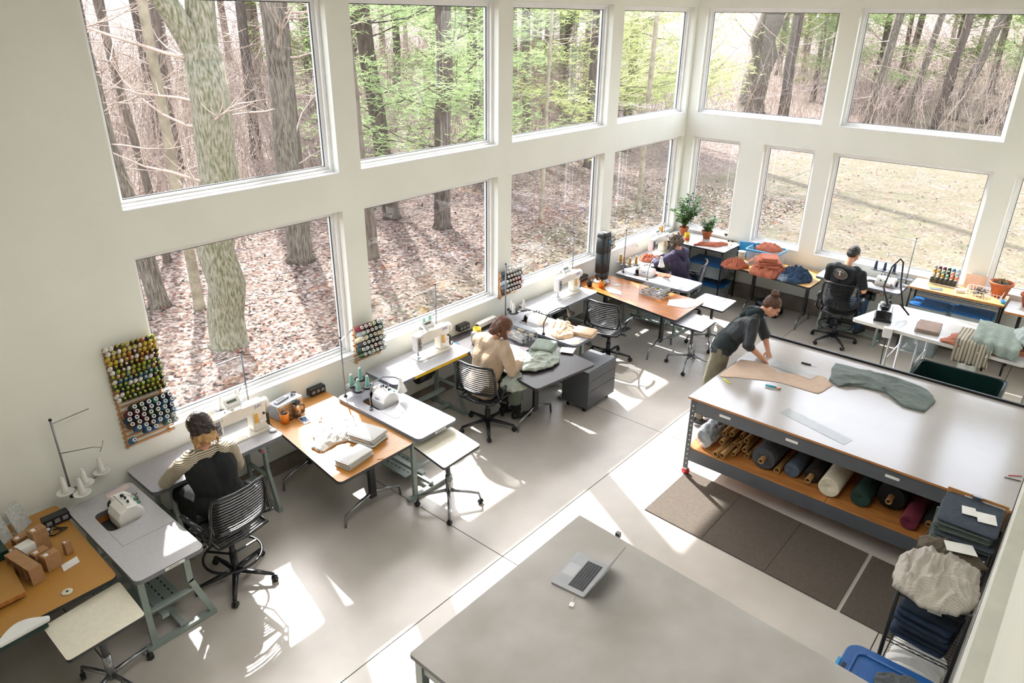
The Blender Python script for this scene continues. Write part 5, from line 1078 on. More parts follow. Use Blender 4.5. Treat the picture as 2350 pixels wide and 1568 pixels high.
tube_('fabric_roll', 'dark green cloth roll right of the cream one', -4.72, .425, .083, cl('bottle_green', '#1f3c33', '#1a332b'), -5.16, 1.3)
tube_('fabric_roll', 'fat black cloth roll with cardboard core in the dark of the shelf', -4.93, .46, .115, cl('soft_black', '#1e1e1d'), -5.02, 1.2, True, coreoff=.08)
tube_('fabric_roll', 'maroon knit roll near the right end of the shelf', -5.13, .41, .068, cl('maroon_knit', '#6d2236', '#5b1a2c'), -5.22, 1.2)
tube_('fabric_roll', 'thin dark grey roll with pale core beside the maroon one', -5.26, .392, .048, cl('dark_grey_knit', '#33373a'), -5.08, 1.1, True, coreoff=.03)
tube_('fabric_roll', 'pale greenish roll deep in the right end of the shelf', -5.38, .40, .058, cl('pale_green_cloth', '#8b8f80'), -4.88, .9)
tube_('fabric_roll', 'second pale greenish roll at the far right of the shelf', -5.56, .40, .058, cl('pale_green_cloth', '#8b8f80'), -4.85, .9)
tube_('cardboard_tube', 'kraft tube lying between the charcoal and slate rolls', -3.975, .372, .030, KT, -5.15, 1.2)
tubes = [(-3.385, .50, .026, -5.06), (-3.455, .51, .028, -5.04), (-3.60, .485, .028, -5.02), (-3.405, .44, .026, -5.14), (-3.50, .425, .022, -5.08), (-3.55, .43, .026, -5.06), (-3.475, .372, .030, -5.26), (-3.545, .372, .024, -5.16), (-3.62, .415, .028, -5.08), (-3.66, .37, .024, -5.1), (-3.415, .372, .028, -5.28), (-3.70, .42, .020, -5.0), (-3.535, .495, .022, -4.98)]
WH = ['top-left of the bundle', 'second of the upper row', 'upper right with a dark mouth', 'left of the wrinkled paper', 'centre, wrapped by paper', 'centre right of the bundle', 'bottom, sticking out', 'thin, just above the bottom', 'right middle of the bundle', 'low right beside the charcoal roll', 'lowest, at the shelf edge', 'thin, touching the charcoal roll', 'thin, set back at the top']
for (y, z, r_, x0), w_ in zip(tubes, WH): tube_('cardboard_tube', 'bare kraft tube on the shelf, %s' % w_, y, z, r_, KT, x0, 1.25, group='bare cardboard tubes under the cutting table')
t = thing('wrapped_roll', 'dark roll bundled in crinkled clear plastic by the red-footed post', 'roll', (-5.20, -3.24, .45)); x = mb(cl('dark_teal_cloth', '#1d2f33')); x.cyl((0.02, 0, 0), (1.2, 0, 0), .075, n=22); obj('cloth_roll', x, None, t)
blob('plastic_wrap', [('t', [(-.03, 0, 0), (.2, 0, .0), (.6, 0, .005), (1.22, 0, 0)], [.095, .103, .098, .09])], mat('crinkled_plastic', '#e4eaf0', .12, alpha=.38, spec=.8), t, .012, 2, (22, .016))
heap('crumpled_paper', [(-5.25, -3.36), (-5.12, -3.38), (-5.1, -3.5), (-5.22, -3.5)], .02, KRAFT, 3, .015, 20, .004, .341, label='torn kraft paper scraps on the shelf below the bare tubes', cat='paper')
# on the cutting table
BEIGE = mat('beige_pink_linen', '#cdb49f', .9, col2='#c4aa95', scale=10, bump=.4, bscale=220)
heap('cut_cloth', [(-4.70, -3.10), (-4.18, -3.10), (-4.10, -3.35), (-4.20, -3.55), (-4.08, -3.72), (-3.98, -3.90), (-4.12, -4.05), (-4.40, -4.00), (-4.42, -3.62), (-4.58, -3.3)], .002, BEIGE, 41, .004, 5, .003, .901, p=6, wb=.12, label='beige cloth panel being cut in front of the woman in black jacket')
def ruler(name, label, quad, z):
    a_, b_, c_, d_ = [Vector((*q, z)) for q in quad]; x = mb(mat('clear_ruler', '#dfe2e2', .1, alpha=.28)); x.prism([q[:2] for q in quad], z, z+.0025); gm = mat('ruler_lines', '#868b92', .6); x.use(gm); L_ = (b_-a_).length; W_ = (d_-a_).length
    n = int(L_/.0254)
    for i in range(n+1): p = a_.lerp(b_, i/n); q = d_.lerp(c_, i/n); x.bar(p+Vector((0, 0, .0030)), q+Vector((0, 0, .0030)), .0009, .0004)
    m_ = max(3, int(W_/.0254))
    for i in range(m_+1): p = a_.lerp(d_, i/m_); q = b_.lerp(c_, i/m_); x.bar(p+Vector((0, 0, .0034)), q+Vector((0, 0, .0034)), .0009, .0004)
    c0 = Vector((sum(q[0] for q in quad)/4, sum(q[1] for q in quad)/4, z)); x.v = [(v[0]-c0.x, v[1]-c0.y, v[2]-z) for v in x.v]
    return tag(obj(name, x, None, None, loc=c0), label, 'ruler')
ruler('quilting_ruler', 'long transparent gridded ruler lying free on the cutting table', [(-5.01, -3.86), (-5.19, -4.50), (-5.06, -4.53), (-4.88, -3.89)], .9015)
ruler('quilting_ruler', 'transparent ruler under the hands of the woman in black jacket', [(-4.10, -3.38), (-4.16, -3.84), (-4.02, -3.86), (-3.96, -3.40)], .912)
GREENG = mat('grey_green_garment', '#76807d', .9, col2='#6a7471', scale=8, bump=.5, bscale=180)
heap('trousers', [(-3.86, -3.95), (-3.60, -3.90), (-3.56, -4.2), (-3.52, -4.5), (-3.60, -4.78), (-3.80, -4.92), (-4.10, -4.88), (-4.12, -4.7), (-3.94, -4.5), (-4.0, -4.2), (-4.12, -4.1), (-4.02, -3.98)], .02, GREENG, 44, .022, 5, .01, .901, label='grey-green garment laid out flat on the cutting table', cat='garment', stretch=(1.6, .5), p=3, wb=.3)
obj_ = thing('utility_knife', 'small black knife lying behind the cut cloth panel', 'knife', (-3.81, -3.68, .902), R(-85)); obj('handle', mb(BLK).box(-.06, .04, -.011, .011, 0, .014), None, obj_, bevel=.003); obj('blade', mb(CHROME).bar((.04, 0, .006), (.09, 0, .004), .008, .002), None, obj_)
t = thing('rotary_cutter', 'teal and orange rotary cutter in front of the beige panel', 'cutter', (-4.58, -3.62, .902), R(-80)); obj('handle', mb(mat('teal_grip', '#1f93a5', .4)).tube([(-.075, 0, .012), (-.02, 0, .014), (.03, .004, .012)], [.012, .014, .011], 10, flat=.8), None, t); obj('guard', mb(ORANGEP).box(.03, .07, -.008, .010, .003, .018), None, t, bevel=.003); obj('blade', mb(CHROME).cyl((.065, -.009, .014), (.065, -.0105, .014), .013, n=18), None, t)
tag(obj('highlighter', mb(mat('bright_yellow', '#e4e431', .5)).tube([(0, 0, .006), (-.055, -.10, .006)], .006, 8), None, None, loc=(-4.73, -3.16, .901)), 'yellow marker lying near the left end of the cutting table', 'marker')
tag(obj('pencil', mb(REDP).tube([(0, 0, .005), (.06, -.085, .005)], .004, 6), None, None, loc=(-4.78, -5.66, .901)), 'red pencil at the right edge of the cutting table', 'pencil')
tag(obj('pencil', mb(BLK).tube([(0, 0, .005), (.02, -.11, .005)], .004, 6), None, None, loc=(-4.83, -5.64, .901)), 'dark pencil beside the red one at the right edge', 'pencil')
# ------------------------------------------------------------------ near table with laptop
t = thing('near_table', 'large grey-white work table in the foreground under the laptop', 'table', (-8.33, -4.4, 0)); x = mb(); top_slab(x, rquad([(-.86, -1.3), (.68, -1.34), (.84, 1.06), (-.84, 1.06)], .015), .868, .90, mat('foreground_board', '#9c9892', .22, col2='#aeaba7', scale=2), mat('dark_edge', '#3a3c44', .5)); obj('tabletop', x, None, t)
for sx, sy in ((-.80, 1.0), (.76, 1.0), (-.80, -1.24), (.40, -1.24)): obj('leg', mb(GREYM).bar((sx, sy, .001), (sx, sy, .867), .055), None, t)
obj('side_rail', mb(GREYM).bar((-.80, .97, .82), (-.80, -1.2, .82), .03, .08).bar((-.80, .97, .25), (-.80, -1.2, .25), .03, .05), None, t); obj('clip', mb(CHROME).box(.832, .862, .71, .745, .87, .915), None, t, bevel=.004)
obj('lower_shelf', mb(PLY).box(-.80, .60, -1.2, .97, .26, .28), None, t)
bin_('blue-lidded bin on the lower shelf of the foreground table, at its left corner', (-8.95, -3.80, .285), .34, .46, .24, BLUEP)
t = thing('laptop', 'open silver laptop on the foreground table', 'laptop', (-8.0, -3.71, .902), 0); A_ = Vector((-.18, .11)); ALU = mat('aluminium', '#a9abae', .35, metal=.6)
ax = Vector((.356, .04, 0)).normalized(); ay = Vector((-.03, .235, 0)); ay = Vector((-ax.y, ax.x, 0)); M0 = fr((0, 0, 0), ax, ay)
x = mb(ALU); x.T = M0; x.prism(rrect(-.175, .175, -.12, .12, .012), 0, .013); obj('base', x, None, t)
x = mb(mat('key_black', '#202226', .5)); x.T = M0; 
for r_ in range(6):
    for c_ in range(14): x.box(-.135+c_*.0195, -.135+c_*.0195+.0165, -.095+r_*.0185, -.095+r_*.0185+.0155, .0131, .0148)
kb = obj('keyboard', x, None, t); x = mb(mat('trackpad', '#b6b8bb', .3)); x.T = M0; x.box(-.06, .06, .025, .105, .0131, .0135); obj('trackpad', x, None, t)
sc_dir = Vector((0, -.45, .89)); x = mb(ALU); M1 = M0 @ Matrix.Translation((0, -.12, .014)) @ Matrix.Rotation(R(27), 4, 'X'); x.T = M1; x.box(-.175, .175, -.006, .0, .0, .235); obj('lid', x, None, t); x = mb(mat('laptop_screen', '#15171b', .08)); x.T = M1; x.box(-.168, .168, .0001, .0008, .008, .228); obj('screen', x, None, t)
# the laptop's keys face the left wall side
tag(obj('adapter_cable', mb(WHITEP).tube([(0, 0, .004), (-.03, .01, .004), (-.06, -.005, .004)], .0025, 6).box(-.095, -.06, -.014, .014, 0, .01), None, None, loc=(-8.18, -3.80, .901), rotz=R(20)), 'short white adapter plugged into the side of the laptop', 'adapter')
# floor tiles
MATM = mat('brown_rubber_mat', '#5a5046', .85, col2='#50473e', scale=50, bump=.4, bscale=300)
ml = lambda y: (-6.05+(y+3.12)*.055, -5.19+(y+3.12)*.06)
for i, (b_, a_) in enumerate(((-3.12, -3.716), (-3.72, -4.316), (-4.32, -4.916), (-4.95, -5.72))):
    tag(obj('floor_mat', mb(MATM).prism([(ml(a_)[0], a_), (ml(a_)[1], a_), (ml(b_)[1], b_), (ml(b_)[0], b_)], .0005, .012)), 'brown floor mat by the cutting table, %s' % ('nearest the red-footed post', 'second from the red-footed post', 'third, next to the wire rack tile', 'partly under the wire rack')[i], 'mat')
# ------------------------------------------------------------------ wire rack with folded cloth against the right wall
t = thing('wire_rack', 'black wire rack against the right wall, loaded with folded dark cloth', 'rack', (-6.30, -5.54, 0))
for sx in (-.52, .52):
    for sy in (-.195, .195): obj('post', mb(BLKM).cyl((sx, sy, .0), (sx, sy, .99), .0135, n=10).use(BLK).cyl((sx, sy, .99), (sx, sy, 1.0), .015, n=10), None, t)
for z in (.95, .56, .14): obj('wire_shelf', wire_shelf(mb(BLKM), -.52, .52, -.195, .195, z, r=.0035), None, t)
DK = [cl('charcoal_blue_cloth', '#3d4653', '#343c48'), cl('grey_green_cloth', '#4c5450', '#434a47'), cl('slate_cloth_dark', '#3a424a'), cl('denim_dark', '#26384f', '#1f2f44'), cl('denim_navy', '#1d2a3a'), cl('dark_teal', '#203438')]
z = .563
for i in range(8):
    folded('folded_denim', -6.58+(i % 3)*.008, -5.54, z, .42, .32, 2, .015, DK[3+i % 2], R(-6+i % 4), 'folded dark denim on the near end of the wire rack, %s in the stack' % ('lowest', 'second', 'third', 'fourth', 'fifth', 'sixth', 'seventh', 'topmost')[i], 'folded cloth', i+60, .012, 'denim stack in the wire rack'); z += .030
z = .955
for i in range(9):
    folded('folded_cloth', -5.99+(i % 3)*.01, -5.54, z, .40, .34, 2, .0115, DK[(1, 2, 1, 1, 2, 1, 1, 1, 0)[i]], R(3-i % 3), 'folded dark cloth on the far end of the wire rack, %s in the stack' % ('lowest', 'second', 'third', 'fourth', 'fifth', 'sixth', 'seventh', 'eighth', 'topmost slate')[i], 'folded cloth', i+80, .014, 'dark stack on the wire rack'); z += .0225
TOPZ = z+.016
sheet('price_tag', [(-6.03, -5.50), (-5.93, -5.48), (-5.91, -5.56), (-6.01, -5.59)], TOPZ, PAPER, 'small white tag on the topmost slate cloth', 'tag')
sheet('note_sheet', [(-6.06, -5.60), (-5.94, -5.57), (-5.91, -5.68), (-6.03, -5.71)], TOPZ, PAPER, 'larger white note beside the small tag on the slate cloth', 'paper')
t = thing('clipboard', 'brown clipboard with paper behind the slate cloth stack', 'clipboard', (-5.76, -5.55, .955), 0); obj('board', mb(mat('hardboard', '#b07c48', .6)).bar((0, -.19, .1), (0, .19, .1), .006, .26), None, t); obj('paper', mb(PAPER).bar((-.0055, -.17, .1), (-.0055, .08, .1), .001, .22), None, t); obj('clip', mb(CHROME).box(-.02, .008, -.03, .03, .20, .235), None, t)
GAUZE = stripe_mat('pale_grey_gauze', '#b9b2a8', '#a7a096', 22, 'X', .75, wob=2)
heap('gauze_cloth', [(-6.82, -5.30), (-6.55, -5.26), (-6.34, -5.36), (-6.27, -5.52), (-6.36, -5.72), (-6.62, -5.75), (-6.84, -5.68), (-6.90, -5.48)], .05, GAUZE, 71, .05, 5, .02, .957, label='pale grey gauze cloth heaped over the near top of the wire rack', stretch=(.7, 1.6))
heap('brown_cloth', [(-6.32, -5.33), (-6.18, -5.32), (-6.16, -5.6), (-6.26, -5.74), (-6.36, -5.6)], .07, cl('olive_brown_cloth', '#5d5448'), 75, .02, 9, .02, .957, label='olive brown cloth between gauze and slate stack')
sheet('note_sheet', [(-6.36, -5.50), (-6.26, -5.46), (-6.20, -5.62), (-6.30, -5.67)], 1.066, PAPER, 'white note clipped on the olive brown cloth', 'paper')
sheet('card', [(-6.72, -5.52), (-6.62, -5.50), (-6.61, -5.58), (-6.71, -5.60)], .812, PAPER, 'white card with a red and green cross mark on the denim stack', 'card')
for i in range(5): heap('paper_roll' if 0 else 'white_package', [(-6.78+i*.09, -5.38), (-6.71+i*.09, -5.38), (-6.71+i*.09, -5.7), (-6.78+i*.09, -5.7)], .07, PAPER, 90+i, .006, 8, .05, .143, label='white wrapped package low in the wire rack, %s from the near post' % NUM[i], cat='package', group='white packages low in the wire rack')
t = thing('blue_tub', 'large blue lidded tub at the bottom right corner of the view', 'storage tub', (-7.40, -5.46, .002)); BT = mat('royal_blue_plastic', '#1e5596', .45, col2='#1b4f8c', scale=30)
x = mb(mat('grey_tub_body', '#4a6f9a', .5)); o1 = rrect(-.33, .33, -.25, .25, .07); n = len(o1); x.add([(q[0]*s_, q[1]*s_, zz) for s_, zz in ((.85, 0), (.96, .57)) for q in o1], [(k, (k+1) % n, n+(k+1) % n, n+k) for k in range(n)]+[tuple(range(n-1, -1, -1))]); obj('body', x, None, t)
x = mb(BT); x.prism(rrect(-.36, .36, -.28, .27, .09, 6), .571, .592); x.add([(q[0], q[1], .5921) for q in rrect(-.30, .30, -.215, .205, .05, 5)], [tuple(range(24))]); obj('lid', x, None, t, bevel=.008); x = mb(BT); q_ = rrect(-.29, .29, -.21, .20, .05, 5); x.tube([(a_, b_, .594) for a_, b_ in q_]+[(q_[0][0], q_[0][1], .594)], .011, 6); obj('lid_ridge', x, None, t)
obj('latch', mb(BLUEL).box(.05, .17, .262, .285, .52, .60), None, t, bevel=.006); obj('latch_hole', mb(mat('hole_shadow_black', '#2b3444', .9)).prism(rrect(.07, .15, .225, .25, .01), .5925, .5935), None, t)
heap('scrap_cloth', [(-7.42, -5.42), (-7.22, -5.40), (-7.12, -5.56), (-7.2, -5.7), (-7.44, -5.66)], .02, cl('grey_scrap', '#565a5c'), 96, .02, 10, .008, .606, label='dark grey cloth scraps lying on the blue tub lid')
# ------------------------------------------------------------------ small things along the window wall
def power_strip(label, x_, z_, y_=-.05):
    t = thing('power_outlet', label, 'power outlet', (x_, y_, z_)); obj('housing', mb(BLK).box(-.09, .09, -.03, .045, 0, .075), None, t, bevel=.006)
    x = mb(mat('socket_grey', '#8a8d90', .4))
    for k in (-.055, 0, .055): x.box(k-.018, k+.018, -.032, -.0301, .022, .055)
    obj('sockets', x, None, t); return t
power_strip('black outlet box at the wall end of the desk with striped shirts', -7.47, .722); power_strip('black outlet box at the wall beside the display pole of the yellow-taped table', -5.33, .742); power_strip('black outlet box left of the air purifier', -2.80, .722); power_strip('black outlet box with coiled cable at the leftmost desk', -9.99, .722, -.30)
cordpile('coiled_cable', 'black cable coil with white tag on the leftmost desk', (-10.04, -.42, .722), .085, 9, BLK, 4, thick=.006, zr=.02)
sheet('cable_tag', [(-10.12, -.36), (-10.06, -.33), (-10.04, -.39), (-10.10, -.42)], .735, PAPER, 'white paper tag on the coiled cable', 'tag')
# cartons on the leftmost desk
def carton(label, x_, y_, w_, d_, h_, z_=.722, m=KRAFT, rz=.2, tags=1, group=None):
    t = thing('carton', label, 'box', (x_, y_, z_), rz, group); obj('box', mb(m).box(-w_/2, w_/2, -d_/2, d_/2, 0, h_), None, t, bevel=.002)
    x = mb(PAPER)
    for k in range(tags): x.box(-w_*.35+k*w_*.42, -w_*.35+k*w_*.42+w_*.26, -d_*.25, d_*.2, h_+.0001, h_+.0008)
    if tags: x.use(REDP).box(-w_*.08, w_*.02, -d_*.25, -d_*.05, h_+.0001, h_+.0009); obj('label_sticker', x, None, t)
    return t
for a_ in [('small kraft carton nearest the wall among the boxes', -10.25, -.40, .10, .07, .09), ('kraft carton on top of another, right of the printed white box', -10.17, -.53, .10, .08, .10, .802), ('lower kraft carton of the right-hand pair', -10.17, -.53, .10, .08, .078), ('tiny kraft carton left of the printed white box', -10.33, -.50, .06, .05, .08), ('kraft carton in front of the printed white box', -10.22, -.68, .10, .07, .10), ('front kraft carton beside the white slip', -10.19, -.79, .10, .07, .12), ('narrow kraft carton standing alone at right', -10.06, -.72, .05, .04, .10)]: carton(*a_)
carton('printed white box in the middle of the small cartons', -10.27, -.58, .10, .08, .13, m=PAPER, tags=0)
t = thing('cubby_box', 'open kraft organiser lying with its cells towards the left', 'box', (-10.33, -.72, .722), .18); x = mb(KRAFT)
x.box(.03, .034, -.17, .13, 0, .13).box(-.05, .034, -.17, .13, .126, .13).box(-.05, .034, -.17, .13, 0, .004)
for k in range(5): x.box(-.05, .03, -.17+k*.074, -.166+k*.074, .004, .126)
obj('cells', x, None, t)
sheet('paper_slip', [(-10.16, -.90), (-10.05, -.88), (-10.04, -.80), (-10.15, -.82)], .722, PAPER, 'white slip in front of the cartons', 'paper')
for i, (x_, y_, rz, lb) in enumerate(((-10.33, -.28, .5, 'acrylic stand with printed sheet behind the cartons'), (-10.17, -.20, .7, 'thicker picture panel leaning right of the printed sheet'))):
    t = thing('display_stand', lb, 'sign', (x_, y_, .722), rz); x = mb(mat('printed_sheet_grey', '#c9cbc8', .4, col2='#a9aba8', scale=60)); x.T = Matrix.Rotation(R(-14), 4, 'X'); x.box(-.075, .075, 0, .004+.01*i, 0, .21); obj('panel', x, None, t); obj('foot', mb(CLEARP).box(-.07, .07, .0, .06, 0, .004), None, t)
t = thing('pen_tray', 'dark green organiser with pens at the left edge of the leftmost desk', 'organiser', (-10.44, -.42, .722)); obj('tray', mb(GREENP).box(-.08, .08, -.12, .1, .052, .12), None, t, bevel=.006)
for k in range(3): obj('pen', mb([BLUETX, ORANGEP, REDP][k]).cyl((-.03+k*.03, -.10, .10), (-.05+k*.035, -.13, .20), .004, n=6), None, t)
tag(obj('tape_roll', mb(mat('hot_pink', '#c93f79', .5)).torus((0, 0, .012), .028, .010, 20, 8), None, None, loc=(-10.50, -.60, .775)), 'pink tape roll at the left edge of the leftmost desk', 'tape')
# paper note on first overlock table
sheet('instruction_card', [(-9.63, -.34), (-9.45, -.32), (-9.45, -.25), (-9.62, -.27)], .761, mat('pink_printed_card', '#d9c4c4', .7), 'pink printed card taped at the wall end of the leftmost grey table', 'card')
# desk with striped shirts
t = thing('drawer_box', 'small grey parts cabinet with clear drawers at the wall end of the shirt desk', 'drawer box', (-7.90, -.17, .722), R(8)); obj('case', mb(mat('grey_case', '#9a9da0', .45)).box(-.15, .15, -.07, .08, 0, .15), None, t, bevel=.005)
for r_ in range(3):
    for c_ in range(4): d_ = obj('drawer', mb(mat('amber_drawer', '#c9a57c', .25)).box(-.14+c_*.07, -.075+c_*.07, -.078, -.0702, .01+r_*.046, .05+r_*.046), None, t); obj('pull', mb(mat('grey_case', '#9a9da0', .45)).box(-.115+c_*.07, -.10+c_*.07, -.084, -.0781, .026+r_*.046, .034+r_*.046), None, d_)
t = thing('remote_control', 'pale remote and dark strap lying on the parts cabinet', 'remote', (-7.93, -.16, .873), R(15)); obj('body', mb(mat('pale_remote', '#b9bcc0', .4)).box(-.09, .07, -.022, .022, 0, .02), None, t, bevel=.004); obj('buttons', mb(DGREY).box(-.07, .03, -.012, .012, .0201, .022), None, t)
cordpile('strap', 'dark strap coiled on the parts cabinet', (-7.80, -.15, .873), .035, 10, BLK, 5, thick=.005, zr=.02)
def mug(label, loc, m, stick=True):
    t = thing('mug', label, 'mug', loc); obj('cup', mb(m).lathe([(.04, 0), (.044, .10), (.041, .10), (.037, .01), (.001, .01)], 22), None, t); obj('handle', mb(BLK).tube([(.044*.7, -.044*.7, .08), (.06, -.055, .07), (.06, -.055, .035), (.032, -.032, .02)], .005, 6), None, t)
    obj('contents', mb(BLK).lathe([(.035, .07), (.02, .11), (.001, .10)], 12).use(OAK).cyl((0, 0, .02), (-.055, .02, .16), .004, n=6), None, t); return t
mug('orange ribbed mug holding tools on the shirt desk', (-8.01, -.30, .721), ORANGEP)
t = thing('thermos', 'steel travel press with black lid beside the orange ribbed mug', 'thermos', (-7.87, -.30, .721)); obj('cup', mb(mat('polished_steel', '#b9a99a', .15, metal=.9)).lathe([(.036, 0), (.037, .14), (.034, .145)], 24), None, t); obj('lid', mb(BLK).lathe([(.038, .145), (.038, .17), (.01, .175), (.01, .185)], 22), None, t); obj('handle', mb(BLK).tube([(.034, -.02, .13), (.06, -.035, .12), (.06, -.035, .05), (.035, -.02, .04)], .006, 6), None, t)
t = thing('smartphone', 'white phone lying on the shirt desk', 'phone', (-7.87, -.41, .721), R(-8)); obj('case', mb(WHITEP).prism(rrect(-.036, .036, -.068, .068, .01), 0, .009), None, t); obj('screen', mb(mat('phone_screen', '#27384f', .1)).box(-.032, .032, -.052, .052, .0091, .0098), None, t)
t = thing('snips', 'two thread snips crossed on the shirt desk', 'scissors', (-7.76, -.50, .722), R(60)); obj('blade', mb(STEEL).bar((-.06, -.01, .004), (.05, .012, .004), .010, .004), None, t); obj('blade', mb(STEEL).bar((-.06, .012, .010), (.045, -.02, .010), .010, .004), None, t)
SHIRT = stripe_mat('striped_shirting', '#d6d3cc', '#83868c', 17, 'X', .86, wob=.8)
heap('striped_shirt', [(-7.98, -.70), (-7.80, -.66), (-7.66, -.60), (-7.50, -.74), (-7.55, -.95), (-7.72, -1.05), (-7.92, -.98), (-8.08, -1.0), (-8.14, -.88), (-8.02, -.8)], .045, SHIRT, 51, .024, 6, .012, .721, label='loosely crumpled striped shirt on the orange desk', cat='shirt', stretch=(.7, 1.5))
z = .721
for i in range(4): folded('folded_shirt', -7.68, -1.12, z, .22, .27, 3, .0075, SHIRT, R(14), 'folded striped shirt under the crumpled one, %s of four' % ('lowest', 'second', 'third', 'top')[i], 'shirt', 30+i, .009, 'folded striped shirts, back stack'); z += .021
z = .721
for i in range(3): folded('folded_shirt', -7.98, -1.30, z, .30, .17, 3, .0075, SHIRT, R(8), 'folded striped shirt in the front stack, %s of three' % ('lowest', 'middle', 'top')[i], 'shirt', 35+i, .009, 'folded striped shirts, front stack'); z += .021
tag(obj('measure_tag', mb(PINE).box(0, .06, 0, .008, 0, .003), None, None, loc=(-7.84, -1.44, .721), rotz=R(-40)), 'short wooden stick by the front shirt stack', 'stick')
# lamps
def lamp(label, base, pts, hd, m, tube_m):
    t = thing('gooseneck_lamp', label, 'lamp', base); obj('neck', mb(tube_m).tube(pts, .007, 8), None, t); e_ = Vector(pts[-1]); d = Vector(hd).normalized()
    x = mb(m); x.tube([e_-d*.02, e_+d*.02, e_+d*.055, e_+d*.13], [.016, .02, .028, .052], 18, cap=True); obj('shade', x, None, t); obj('base', mb(tube_m).cyl((0, 0, 0), (0, 0, .02), .02, n=14), None, t); return t
lamp('white gooseneck lamp on the overlock table with teal cones', (-7.36, -.78, .761), [(0, 0, .01), (-.01, 0, .18), (.05, .0, .28), (.16, -.01, .30), (.28, -.04, .26), (.33, -.06, .22)], (.1, -.05, -1), MACHW, STEEL)
lamp('black gooseneck lamp arching over the cream cloth', (-4.82, -.90, .761), [(0, 0, .01), (.0, 0, .15), (.10, .0, .25), (.25, -.02, .27), (.40, -.05, .25)], (.5, -.1, -.8), BLK, BLKM)
lamp('white gooseneck lamp at the machine beside the purple hoodie', (-2.25, -.80, .761), [(0, 0, .01), (.01, 0, .16), (.10, .0, .26), (.22, -.02, .29), (.30, -.04, .27)], (.08, -.05, -1), MACHW, STEEL)
# coasters on machine beds
tag(obj('pin_dish', mb(mat('glassy_dish', '#9fa4a8', .15)).lathe([(.028, 0), (.036, .012), (.03, .012), (.001, .004)], 18), None, None, loc=(-8.20, -.40, .751)), 'small pin dish on the pinafore woman\'s sewing table', 'dish')
t = thing('screwdriver_set', 'small tool and cloth at the right end of the yellow-taped table', 'tool', (-5.76, -.26, .761), R(30)); obj('handle', mb(TAUPE).box(-.04, .04, -.02, .02, 0, .02), None, t, bevel=.004); obj('shaft', mb(BLUEL).cyl((.02, -.02, .01), (.0, -.11, .006), .004, n=6), None, t)
# dark desk
t = thing('glass_jar', 'glass jar of dark coffee beside the coffee can', 'jar', (-5.50, -.40, .741)); obj('glass', mb(CLEARP).lathe([(.038, 0), (.04, .01), (.04, .10), (.034, .115), (.034, .125)], 22), None, t); obj('coffee', mb(mat('coffee', '#2c2321', .3)).lathe([(.036, .004), (.037, .08)], 20), None, t)
def bobbin_box(label, loc, rz, w_, d_, h_, n, seed, gname, place):
    t = thing('clear_box', label, 'box', loc, rz); x = mb(mat('clear_acrylic', '#d4dade', .1, alpha=.25, spec=.7)); 
    x.box(-w_/2, w_/2, -d_/2, d_/2, 0, .003).box(-w_/2, w_/2, -d_/2, -d_/2+.003, .003, h_).box(-w_/2, w_/2, d_/2-.003, d_/2, .003, h_).box(-w_/2, -w_/2+.003, -d_/2+.003, d_/2-.003, .003, h_).box(w_/2-.003, w_/2, -d_/2+.003, d_/2-.003, .003, h_); obj('walls', x, None, t)
    rn = random.Random(seed); M_ = Matrix.Rotation(rz, 4, 'Z'); cols = ['grey', 'charcoal', 'silver', 'brown', 'cream', 'olive', 'charcoal', 'brown']; nx = int(w_/.06); ny = int(d_/.055); k = 0
    for l_ in range(3):
        for j in range(ny):
            for i in range(nx):
                if k >= n: break
                q = M_ @ Vector((-w_/2+.035+i*(w_-.07)/max(1, nx-1), -d_/2+.03+j*(d_-.06)/max(1, ny-1), 0)); 
                col = rn.choice(cols); spool('small', col, (loc[0]+q.x, loc[1]+q.y, loc[2]+.024+l_*.036), '%s spool, %s in row %s of the %s layer, %s' % (col, NUM[i], NUM[j], ('bottom', 'middle', 'top')[l_], place), gname, 'white', (R(90), 0, rz+rn.uniform(-.5, .5)), s=.95); k += 1
bobbin_box('clear box of mixed spools on the dark desk behind the beige blouse', (-5.02, -.70, .741), R(-6), .26, .34, .13, 30, 4, 'spools in the clear box on the dark desk', 'the dark desk box')
bobbin_box('clear box full of dark spools on the reddish desk', (-2.62, -1.14, .721), R(-4), .24, .36, .13, 48, 5, 'spools in the clear box on the reddish desk', 'the reddish desk box')
OLIV = mat('grey_sage_linen', '#8a9488', .9, col2='#7c867b', scale=15, bump=.45, bscale=170)
folded('folded_garment', -5.14, -1.16, .741, .30, .26, 4, .022, OLIV, R(20), 'folded sage garment on the dark plum desk', 'garment', 9, .012)
PALEG = mat('pale_sage_linen', '#aeb5ab', .9, col2='#9ea69b', scale=15, bump=.4, bscale=170)
heap('sage_garment', [(-5.62, -1.10), (-5.42, -1.0), (-5.25, -1.12), (-5.08, -1.30), (-5.22, -1.45), (-5.42, -1.50), (-5.66, -1.42), (-5.72, -1.25)], .03, PALEG, 54, .025, 8, .008, .741, label='pale sage garment under the hands of the woman in beige', cat='garment')
heap('hanging_garment', [(-5.95, -1.20), (-5.72, -1.16), (-5.70, -1.36), (-5.80, -1.44), (-5.96, -1.38)], .10, PALEG, 56, .03, 9, .03, .60, label='green-grey cloth gathered on the lap of the woman in beige', cat='cloth')
sheet('paper_sheet', [(-5.62, -.55), (-5.35, -.52), (-5.2, -1.0), (-5.55, -1.05)], .7405, mat('pale_tissue', '#bfb4b8', .8), 'thin pattern paper lying across the dark plum desk', 'paper')
sheet('paper_scrap', [(-5.05, -1.32), (-4.93, -1.26), (-4.84, -1.40), (-4.99, -1.46)], .741, PAPER, 'white notched paper beside the folded sage garment', 'paper')
